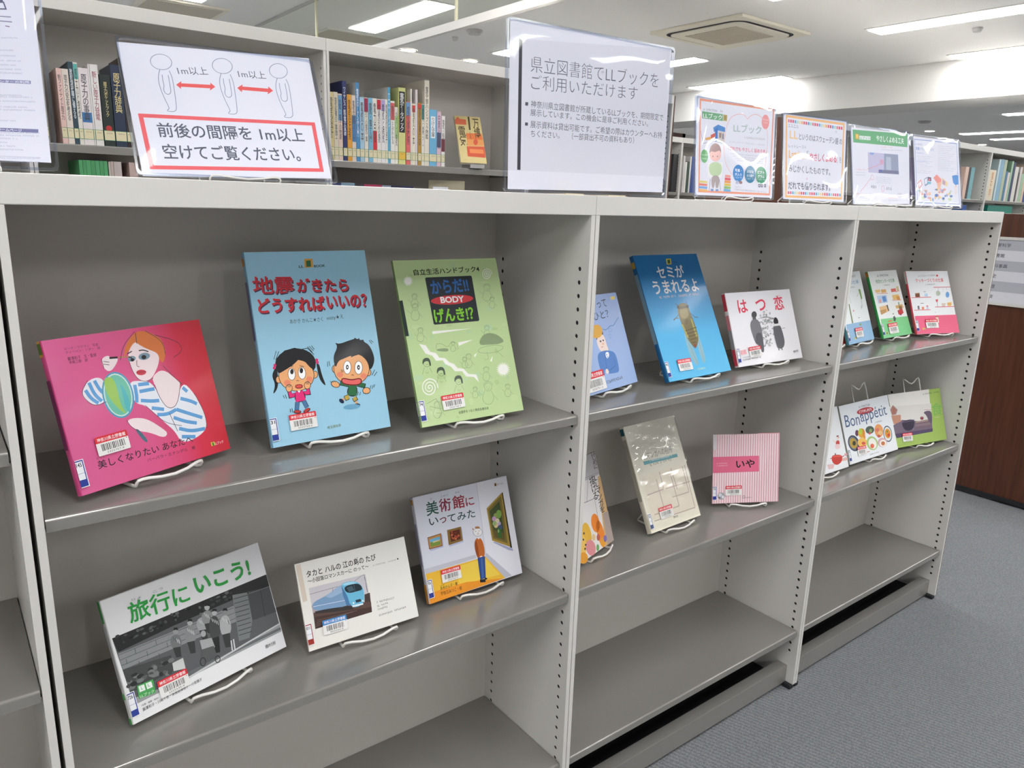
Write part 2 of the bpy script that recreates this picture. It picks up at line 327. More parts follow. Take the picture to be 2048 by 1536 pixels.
# ---------------------------------------------------------------- bookcases
def side_panel(name, parent, x0, x1, y0, y1, z0, z1, zh0, zh1, face, cols, pitch=.0251, r=.0043):
    """steel upright; face = -1 / +1 / 0 says which side carries the punched rows of shelf holes"""
    m = MB(); pts = [(x0, y0), (x1, y0), (x1, y1), (x0, y1)]
    m.face([(x0, y0, z0), (x1, y0, z0), (x1, y0, z1), (x0, y0, z1)]); m.face([(x1, y1, z0), (x0, y1, z0), (x0, y1, z1), (x1, y1, z1)])
    m.face([(x0, y0, z1), (x1, y0, z1), (x1, y1, z1), (x0, y1, z1)]); m.face([(x0, y1, z0), (x1, y1, z0), (x1, y0, z0), (x0, y0, z0)])
    for sd, X in ((-1, x0), (1, x1)):
        q = lambda a, b, c, d: m.face([(X, a, c), (X, b, c), (X, b, d), (X, a, d)] if sd > 0 else [(X, b, c), (X, a, c), (X, a, d), (X, b, d)])
        if sd not in (face if isinstance(face, tuple) else (face,)): q(y0, y1, z0, z1); continue
        hs = pitch/2; n = int((zh1-zh0)/pitch)+1; za = zh1-(n-1)*pitch-hs; zb = zh1+hs; ys = [y0]
        for c in cols: ys += [c-hs, c+hs]
        ys.append(y1)
        for i in range(len(ys)-1):
            if i % 2 == 0: q(ys[i], ys[i+1], z0, z1); continue
            q(ys[i], ys[i+1], z0, za); q(ys[i], ys[i+1], zb, z1); cy = (ys[i]+ys[i+1])/2
            K = 12
            for j in range(n):
                cz = za+hs+j*pitch; sq = []; ci = []; cb = []
                for k in range(K):
                    a = 2*math.pi*k/K; mx = max(abs(math.cos(a)), abs(math.sin(a)))
                    sq.append((X, cy+hs*math.cos(a)/mx, cz+hs*math.sin(a)/mx)); ci.append((X, cy+r*math.cos(a), cz+r*math.sin(a))); cb.append((X-sd*.0016, cy+r*math.cos(a), cz+r*math.sin(a)))
                fs = []
                for k in range(K):
                    e = (k+1) % K; f1 = (k, e, K+e, K+k); fs.append(f1 if sd < 0 else f1[::-1])
                # corner squares of the cell lie on the 45 degree rays, so add the four corner triangles
                m.mesh(sq+ci, fs)
                for sy, sz in ((1, 1), (-1, 1), (-1, -1), (1, -1)):
                    c = (X, cy+sy*hs, cz+sz*hs); k1 = (X, cy+sy*hs, cz+sz*hs*math.tan(R(30))); k2 = (X, cy+sy*hs*math.tan(R(30)), cz+sz*hs); m.face([k1, c, k2])
                m.mesh(ci+cb, [(k, (k+1) % K, K+(k+1) % K, K+k) for k in range(K)]); m.mesh(cb, [tuple(range(K))], None, 1)
    return m.build(name, [PAINT, HOLE_SHADE], parent)
def bookcase(label, x0, x1, y0, D, top0, top1, shelves, holes, group, back=.288, t=.0104, lip=.0175, plinth=True, endp=False, both=True, gapl=0):
    c = thing('bookcase', label, 'bookcase', (x0, y0, 0), None, group); Wd = x1-x0
    spl = side_panel('side_panel', c, .001, t, 0, D, .014, top0, holes[0], holes[1], 1, (.0245, .2615)); spr = side_panel('side_panel', c, Wd-t, Wd-.001, 0, D, .014, top0, holes[0], holes[1], -1, (.0245, .2615))
    m = MB(); m.box((t, back, .02), (Wd-t, back+.012, top0)); m.build('back_panel', BACKP, c)
    m = MB(); m.box((gapl, -.0005, top0), (Wd-.0006, D, top1)); m.build('top_board', PAINT, c, .0012)
    for z in shelves:
        m = MB(); a, b = t+.002, Wd-t-.002; s0, s1, hh = .0065, back-.001, lip
        rr_ = .004; pr = [(s0+rr_-rr_*math.sin(R(q)), z-rr_+rr_*math.cos(R(q))) for q in (0, 15, 30, 45, 60, 75, 90)]+[(s0, z-hh), (s0+.012, z-hh), (s0+.012, z-hh+.0015), (s0+.0016, z-hh+.0015), (s0+.0016, z-.003), (s1, z-.003), (s1, z)]
        n = len(pr); m.mesh([(a, p[0], p[1]) for p in pr]+[(b, p[0], p[1]) for p in pr], [(i, (i+1) % n, n+(i+1) % n, n+i) for i in range(n)]+[tuple(range(n))[::-1], tuple(range(n, 2*n))]); 
        m.box((a, s0+.002, z-hh), (a+.0015, s1, z-.003)); m.box((b-.0015, s0+.002, z-hh), (b, s1, z-.003)); sh = m.build('shelf', SHELFP, c)
        if plinth:
            for X, d in ((t, 1), (Wd-t, -1)):
                for yy in (.0245, .2615): m = MB(); m.box((min(X, X+d*.004), yy-.004, z-hh-.004), (max(X, X+d*.004), yy+.004, z-hh-.0002)); m.build('shelf_clip', STEEL, sh)
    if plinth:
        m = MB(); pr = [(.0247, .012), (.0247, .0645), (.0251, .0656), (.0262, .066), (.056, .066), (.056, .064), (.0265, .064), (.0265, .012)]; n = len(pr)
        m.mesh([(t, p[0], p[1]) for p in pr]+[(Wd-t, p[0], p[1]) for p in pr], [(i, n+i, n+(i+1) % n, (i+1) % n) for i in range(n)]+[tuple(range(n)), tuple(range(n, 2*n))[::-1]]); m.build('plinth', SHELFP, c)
        m = MB(); m.box((t, .03, .0135), (Wd-t, .26, .016)); m.box((t, .26, .0135), (Wd-t, .262, .12)); m.build('void_shade_sheet', HOLE_SHADE, c)  # near-black sheet painted as the deep shade over the carpet below the shelves
        for X, sp in ((.0025, spl), (Wd-.0225, spr)):
            for y in (.001, D-.03): m = MB(); m.box((X, y, 0), (X+.02, y+.026, .0138)); m.build('foot', RUBBER, sp, .003)
    if endp:
        m = MB(); m.box((Wd, .004, .016), (Wd+.014, D, top1-.001)); m.build('end_panel', WOOD, c, .001)
    return c
OFF = .345; TB, TT = 1.3415, 1.376
bookcase('low ivory steel bookcase at the left edge, mostly out of the picture', -.9045, -.0035, 0, .6, TB, TT, (1.06, .742, .39, .1875), (.17, 1.245), 'low bookcases in the front row')
bookcase('low ivory steel bookcase with the pink woman book and the earthquake book', 0, .9, 0, .6, TB, TT, (.9679, .5905, .1879), (.09, 1.2442), 'low bookcases in the front row')
bookcase('middle low ivory steel bookcase holding the cicada book', .9, 1.8049, 0, .6, TB, TT, (.9679, .5905, .1875), (.09, 1.2445), 'low bookcases in the front row')
bookcase('low ivory steel bookcase at the right end of the row, with dark wood side', 1.8049, 2.7088, 0, .6, TB, TT, (.9679, .5905, .1902), (.09, 1.3231), 'low bookcases in the front row', endp=True)
ROWB = 'tall bookcases in the rows behind'
for i, (a, b) in enumerate(((-.687, .213), (.213, 1.113), (1.113, 2.013), (2.013, 2.913))):
    bookcase('tall ivory bookcase of row two '+('left of the dark atomic energy dictionaries', 'behind the social distance sign', 'with electrical books and one faced out', 'hidden behind the large notice, dark wood end')[i], a, b, 1.6, .6, 1.845, 1.885, (1.486, 1.146, .8, .45, .1), (.09, 1.79), ROWB, back=.255, lip=.024, plinth=False, endp=(i == 3))
def wood_end(c, D, z):
    m = MB(); m.box((-.014, .002, .01), (-.0004, D, z)); m.build('end_panel', WOOD, c, .001)
for i in range(4):
    a = 3.98+.9*i
    c = bookcase('tall ivory far bookcase '+('with a dark wood end seen between two leaflets', 'second from its wood end', 'with a few books right of the blue framed card', 'at the right edge with the orange section marker')[i], a, a+.9, 1.6, .6, 1.845, 1.885, (1.486, 1.146, .8), (.09, 1.79), ROWB, back=.255, lip=.024, plinth=False)
    if i == 0: wood_end(c, .6, 1.884)
for i in range(3):
    a = 3.08+.9*i
    bookcase('tall ivory bookcase of the third row '+('left of the thick black book', 'with the thick black book', 'with the far blue and white books')[i], a, a+.9, 3.2, .6, 1.86, 1.9, (1.475, 1.13, .8), (.09, 1.8), ROWB, back=.255, lip=.024, plinth=False)
# low block beyond the right end with its category sign
c = bookcase('low bookcase beyond the right end, seen by its dark wood end', 3.98, 4.88, 0, .6, TB, TT, (.97, .59, .19), (.09, 1.24), 'low bookcases in the front row')
wood_end(c, .6, 1.375)
m = MB(); m.box((-.0136, .0, .01), (-.0002, .6, .03)); m.build('base_strip', RUBBER, c).location = (-.0145, 0, 0)
t = thing('category_sign', 'white category list sign with grey bands on the dark wood end panel', 'sign', (3.9655, .55, .954)); m = MB()
A = Art(m, 0, 0, lambda u, v, y: (y-.004, -u, v)); A.poly('dcdce0', [(0, 0), (420, 0), (420, 315), (0, 315)]); m.box((-.0038, -.42, 0), (-.0006, 0, .315), lin('d4d4d8'))
ROWS = ('情報科学', '図書館', '百科事典', '歴史', '地理', '経済')
for i, s in enumerate(ROWS):
    v = 302-(i+1)*48.5; A.poly('b9bac4' if i % 2 == 0 else 'dfe0e6', [(0, v), (420, v), (420, v+48.5), (0, v+48.5)]); A.text('5a5c66', s, (72, v+14), (72+len(s)*19, v+14), 18.5, .01)
m.build('sign_plate', MATTE, t)
m = MB(); m.box((-.007, -.42, .302), (-.0045, 0, .315)); m.box((-.007, -.42, -.004), (-.0045, 0, .006)); m.build('rail', PAINT, t)

# ---------------------------------------------------------------- printed designs (mm on each cover) and rows of book spines (x, width, height, colour)
DATA={}
DATA['pink']={'pos': [0.0577, 0.0326, 0.9799], 'yaw': 22.56, 'tilt': 15.25, 'w': 231.5, 'h': 201.7,'art':[
('G',0,((0,'dc6498'),(0.5,'da5789'),(0.68,'d84470'),(0.8,'d62e4a'),(1,'d02436'))),('S','d9783f',(1253,1968,1407,1961,1536,1884,1633,1801,1649,1618,1559,1453,1507,1541,1486,1624,1343,1725,1203,1785,1071,1709,998,1625,1066,1805)),
('S','f3dfe2',(1218,1841,1080,1707,1065,1576,1075,1439,1127,1314,1227,1259,1329,1285,1449,1412,1523,1538,1509,1630,1378,1700,1273,1775)),
('S','f0dfe2',(1336,1313,1532,1397,1702,1205,1767,1111,1595,821,1458,811,1376,988,1346,1193)),
('S','e9eaf2',(991,1301,1122,1295,1326,1236,1386,946,1479,806,1621,835,1783,1169,1932,954,2029,619,2001,394,1795,300,1536,285,1478,483,1365,632,1239,801,1130,943,1018,987,971,1113)),
('S','e9e6ee',(438,1425,593,1451,665,1364,617,1112,458,1081,353,1168,311,1286)),('L','5f9fd6',4.7,(449,1396,480,1233,554,1125),2),('L','5f9fd6',4.7,(526,1409,565,1272,622,1204),2),('L','5f9fd6',4.7,(380,1309,422,1190,503,1108),2),
('L','5f9fd6',5,(1107,1240,1270,1227),2),('L','5f9fd6',5,(1101,1144,1268,1140,1331,1137),2),('L','5f9fd6',5,(1089,1020,1244,977,1358,962),2),('L','5f9fd6',5,(1219,884,1396,824),2),('L','5f9fd6',5,(1274,773,1440,744,1584,782),2),
('L','5f9fd6',5.2,(1767,1070,1827,996),2),('L','5f9fd6',5.2,(1691,922,1855,846,1933,787),2),('L','5f9fd6',5.2,(1584,782,1762,681,1967,571),2),('L','5f9fd6',5.1,(1510,678,1686,575,1855,514),2),
('L','5f9fd6',5.2,(1552,505,1734,419,1967,402),2),('L','5f9fd6',5.2,(1562,380,1778,325),2),('L','5f9fd6',5,(1058,1249,1048,1097,1023,1005),2),
('S','f0dfe2',(690,1676,795,1711,828,1653,921,1657,903,1603,808,1506,737,1490,684,1565)),('S','f0dfe2',(817,802,949,809,1119,750,1303,567,1367,481,1287,431,1108,556,957,613,858,696)),
('S','4f6f80',(896,648,948,654,1054,452,1001,433)),('E','4e9dc0',(794,1159,219,7,-3,-316)),('E','cfe3da',(794,1159,195,6,-3,-294)),('E','6fc0a8',(794,1159,179,6,-3,-276)),
('S','9fc860',(661,1420,775,1418,802,1262,790,1036,845,872,753,969,663,1139,637,1294)),('S','55b7bd',(849,1328,914,1201,932,1006,888,881,841,968,857,1136)),('E','7f95a6',(1110,1607,60,0,-3,-38)),
('E','7f95a6',(1301,1610,88,0,-4,-49)),('E','24222a',(1116,1590,27,-4,-6,-22)),('E','24222a',(1292,1600,36,-6,-8,-30)),('L','3a2a30',1.4,(1063,1681,1141,1708),2),('L','3a2a30',1.6,(1243,1701,1315,1700,1379,1664),2),
('L','2a2228',2.6,(803,1667,917,1657),2),('L','b48a50',1.6,(927,1656,1073,1642),2),('L','2a2228',1.5,(1073,1642,1116,1615),2),('L','9a7078',0.95,(1177,1576,1155,1493,1192,1477),2),('E','cc2c44',(1197,1398,73,-9,-7,-38)),
('L','7a1528',0.73,(1129,1414,1202,1401,1275,1399),2),('L','4a3a48',0.73,(1065,1576,1075,1439,1126,1310,1226,1256,1352,1291),2),('L','4a3a48',0.82,(1543,1435,1702,1205,1770,1121),2),
('L','4a3a48',0.82,(1346,1193,1376,988,1458,811,1621,835,1756,1154),2),('L','4a3a48',0.73,(1130,943,1239,801,1365,632,1605,533),2),('L','4a3a48',0.73,(438,1425,311,1286,368,1156,458,1081,615,1103),2),
('L','4a3a48',0.71,(817,802,858,696,957,613),2),('L','4a3a48',0.73,(1253,1968,1038,1810,945,1615),2),('L','4a3a48',0.82,(1536,1884,1876,1746,1925,1595,1745,1522),2),('L','4a3a48',0.73,(1407,1961,1638,1780,1627,1581),2),
('L','4a3a48',0.82,(1259,1951,1238,1799),2),('L','4a3a48',0.73,(690,1676,694,1545),2),('L','4a3a48',0.85,(1932,954,2029,619,2001,394),2),('L','4a3a48',0.82,(1463,749,1520,472),2),('L','4a3a48',0.73,(708,1636,789,1613),2),
('L','4a3a48',0.73,(699,1600,779,1577),2),('T','2c2430','美しくなりたい あなたへ',(28.4,26.7),(172.2,25.2),11.3,0.008),('T','2c2430','うつく',(28.8,39.5),(39.7,39),2.6,0),('T','4c2c40','バーバラ・エナンデル\u3000著',(96.2,17.4),(172.9,15.1),5,0),
('T','6c3c5c','ビーナ・ワウマン\u3000写真',(25.6,185.8),(69.9,185.1),3.6,0),('T','6c3c5c','ティーバン・ソダー\u3000絵',(25.6,181),(71.5,180.6),3.6,0),('T','5a3048','藤澤和子\u3000文・監修',(26,172),(64.1,171.7),4.7,0),
('T','5a3048','寺尾三郎\u3000訳',(26.6,167.4),(51.1,166.9),4.3,0),('P','d8c040',(2001,179,2068,174,2069,118,2001,119)),('P','3f7a3c',(2022,169,2051,167,2052,118,2023,120)),('T','f4e4e8','LLブック',(206.9,11.8),(221.8,11.5),4.6,0.01),
('K','red',(31.5,67.9),(76.5,68.4)),]}
DATA['quake']={'pos': [0.3268, 0.0889, 0.9799], 'yaw': 1.55, 'tilt': 15.92, 'w': 206.9, 'h': 304.7,'art':[
('G',1,((0,'9fcfe7'),(1,'9fcfe7'))),('P','dba23e',(960,2921,1103,2924,1093,2784,949,2776)),('P','2f6a45',(987,2892,1067,2897,1061,2796,981,2792)),('T','222226','LL',(85.2,277.9),(93.3,278.1),4.2,0.02),
('T','222226','BOOK',(111,277.8),(130.9,278.4),4.1,0.02),('T','4a3350','地震',(6.6,236.7),(73.6,234.7),28.5,0.014),('T','4a3350','がきたら',(77.5,236.8),(168,233.8),22.6,0.03),('T','4a3350','どうすれば',(9.9,206.7),(121.3,204.4),24.3,0.03),
('T','4a3350','いいの？',(124.7,206.6),(198.2,205.2),23,0.03),('T','d8303c','地震',(5.3,238.7),(72.3,236.8),28.5,0.014),('T','d8303c','がきたら',(76.2,238.9),(166.5,236),22.6,0.03),('T','d8303c','どうすれば',(8.6,208.8),(119.9,206.6),24.2,0.03),
('T','d8303c','いいの？',(123.3,208.8),(196.7,207.5),23.1,0.03),('T','3a4650','あかき かんこ★さく',(56.5,189.5),(112.6,189.4),7,0),('T','3a4650','mitty★え',(120.1,188.9),(149.8,190),8.6,0),('E','222226',(559,1253,337,-15,-20,-246)),
('S','222226',(208,1224,140,1108,182,967,107,808,203,897,239,1039,244,1220)),('S','222226',(899,1250,952,1197,963,1032,1019,818,922,931,902,1086)),('E','222226',(244,1039,50,-7,-9,-60)),('E','efb078',(244,1039,41,-5,-8,-51)),
('E','222226',(847,1046,53,-6,-10,-62)),('E','efb078',(847,1046,43,-5,-9,-53)),('E','222226',(543,1071,295,-36,-40,-252)),('E','f0b07a',(543,1071,285,-35,-39,-243)),
('S','222226',(213,1110,305,1360,499,1472,668,1483,824,1398,899,1157,818,1131,747,1220,662,1357,536,1255,407,1190)),('E','222226',(464,1098,63,-2,-6,-97)),('E','ffffff',(464,1098,56,-1,-6,-90)),
('E','222226',(475,1138,28,-3,-7,-42)),('E','222226',(635,1094,65,-2,-6,-98)),('E','ffffff',(635,1094,58,-2,-6,-91)),('E','222226',(632,1136,29,-3,-7,-43)),('E','ee9070',(373,973,56,-7,-7,-45)),
('E','ee9070',(744,984,52,-7,-8,-46)),('L','222226',0.92,(447,1219,508,1228),0),('L','222226',0.91,(614,1217,682,1193),0),('L','8a4a2a',0.91,(522,981,547,990,568,973),0),('S','7a1a22',(489,928,615,924,617,854,493,859)),
('S','e2554f',(502,917,602,914,604,867,504,871)),('E','e03070',(217,1268,23,-3,-4,-25)),('E','e03070',(200,1229,22,-2,-4,-24)),('E','e03070',(915,1276,25,-2,-4,-25)),('E','e03070',(921,1236,25,-3,-4,-25)),
('L','222226',6.8,(488,768,392,758,383,851),0),('L','e8317c',5.2,(488,768,397,762,385,837),0),('L','222226',6.8,(603,771,695,767,692,844),0),('L','e8317c',5.3,(603,771,691,773,691,833),0),
('S','222226',(469,828,618,831,647,649,444,636)),('P','e8317c',(481,815,606,821,629,661,460,648)),('P','f4f4f4',(517,828,569,826,539,788)),('E','222226',(388,884,55,-7,-10,-63)),('E','f0b07a',(388,884,46,-6,-9,-54)),
('L','222226',0.61,(377,936,374,900),0),('L','222226',0.71,(396,933,390,897),0),('L','222226',0.71,(414,931,406,895),0),('E','222226',(695,890,57,-7,-10,-63)),('E','f0b07a',(695,890,48,-6,-9,-54)),
('L','222226',0.61,(684,943,680,906),0),('L','222226',0.71,(703,940,697,904),0),('L','222226',0.71,(722,938,714,902),0),('L','222226',7.3,(488,648,459,524),0),('L','4d7ba8',6,(488,648,462,528),0),
('L','222226',7.4,(595,656,634,540),0),('L','4d7ba8',6,(595,656,630,545),0),('E','222226',(464,496,63,-10,-5,-31)),('E','c04040',(465,500,51,-7,-4,-22)),('E','222226',(623,495,60,23,12,-30)),('E','c04040',(623,500,49,18,9,-22)),
('L','222226',0.81,(213,1359,272,1488),0),('L','222226',0.91,(241,1344,312,1477),0),('L','222226',0.92,(792,1506,862,1406),0),('L','222226',0.92,(822,1510,883,1427),0),('L','222226',1,(862,1515,901,1449),0),
('L','222226',0.82,(274,786,290,738),0),('L','222226',0.92,(310,792,323,726),0),('L','222226',0.91,(356,558,352,502),0),('L','222226',0.91,(385,565,384,497),0),('L','222226',0.92,(1095,1229,1087,1147),0),
('L','222226',0.91,(1122,1238,1124,1155),0),('L','222226',1,(1856,913,1926,1003),0),('L','222226',1,(1894,896,1963,962),0),('L','222226',1,(1779,690,1815,747),0),('L','222226',0.92,(1818,685,1856,749),0),
('L','222226',1,(1857,704,1885,755),0),('L','222226',0.92,(1538,613,1561,670),0),('L','222226',0.92,(1577,608,1599,660),0),('L','222226',1,(1901,1510,1944,1444),0),('L','222226',1,(1928,1512,1975,1466),0),
('L','222226',1.1,(260,1365,405,1475,575,1504,666,1472),0),('L','222226',1.1,(678,1471,789,1483,881,1369),0),('E','222226',(1196,1099,45,-5,-10,-60)),('E','f0b07a',(1196,1099,35,-4,-8,-51)),('E','222226',(1806,968,48,-5,-11,-62)),
('E','f0b07a',(1806,968,37,-4,-9,-53)),('E','222226',(1506,1064,325,-38,-44,-270)),('E','f0b07a',(1506,1064,315,-36,-42,-260)),
('S','222226',(1214,1097,1203,1300,1315,1456,1271,1531,1342,1494,1545,1542,1640,1558,1638,1582,1690,1541,1722,1570,1728,1526,1809,1530,1791,1500,1900,1424,1960,1209,1909,1067,1829,997,1814,1151,1717,1295,1566,1270,1511,1251,1543,1289,1379,1246,1285,1220)),
('E','222226',(1428,1097,72,-8,-18,-111)),('E','ffffff',(1428,1097,64,-8,-17,-104)),('E','222226',(1429,1101,25,-2,-7,-40)),('E','ffffff',(1431,1101,10,-1,-3,-16)),('E','222226',(1631,1069,74,-9,-18,-112)),
('E','ffffff',(1631,1069,66,-8,-17,-105)),('E','222226',(1632,1074,26,-3,-6,-41)),('E','ffffff',(1635,1073,10,-1,-3,-16)),('E','ee8f72',(1281,994,56,-7,-7,-47)),('E','ee8f72',(1700,920,59,-7,-7,-48)),
('L','222226',0.92,(1312,1074,1325,1025),0),('L','222226',0.91,(1338,1071,1344,1030),0),('L','8a4a2a',1,(1478,958,1506,967,1524,946),0),('L','222226',8.1,(1424,804,1260,858),0),('L','2f7046',6.2,(1424,804,1269,852),0),
('L','222226',8.2,(1556,804,1707,748),0),('L','2f7046',6.3,(1556,804,1695,755),0),('S','222226',(1395,800,1557,811,1539,588,1336,628)),('P','2f7046',(1409,791,1542,799,1526,607,1359,640)),
('S','7a1a22',(1278,911,1330,940,1477,886,1626,904,1668,851,1618,779,1461,785,1299,830)),('S','e76a68',(1297,901,1332,921,1474,867,1615,886,1646,848,1608,797,1464,804,1314,847)),('E','222226',(1173,846,71,-36,-27,-46)),
('E','f0b07a',(1173,846,62,-31,-22,-38)),('E','222226',(1713,669,74,-9,-9,-57)),('E','f0b07a',(1713,669,63,-8,-8,-47)),('L','222226',0.71,(1111,884,1089,911),0),('L','222226',0.81,(1660,642,1652,624),0),
('L','222226',0.71,(1145,880,1124,906),0),('L','222226',0.81,(1697,637,1689,619),0),('L','222226',0.61,(1180,876,1159,902),0),('L','222226',0.81,(1734,632,1725,614),0),('L','222226',8.6,(1375,611,1299,591),0),
('L','c2a546',6.7,(1380,613,1307,594),0),('L','222226',8.6,(1471,591,1497,524),0),('L','c2a546',6.7,(1471,591,1493,534),0),('L','f0b07a',4.3,(1285,588,1249,574),0),('L','f0b07a',4.3,(1495,515,1504,472),0),
('E','1c2a4a',(1237,559,33,-36,-25,-21)),('E','1c2a4a',(1507,455,52,-7,-4,-26)),('E','6fa9cb',(1404,439,151,-8,-2,-43)),('T','8a9468','埼玉福祉会',(92.1,14.1),(116.3,15.3),4.7,0),('K','red',(30.6,46.3),(75.5,46.9)),]}
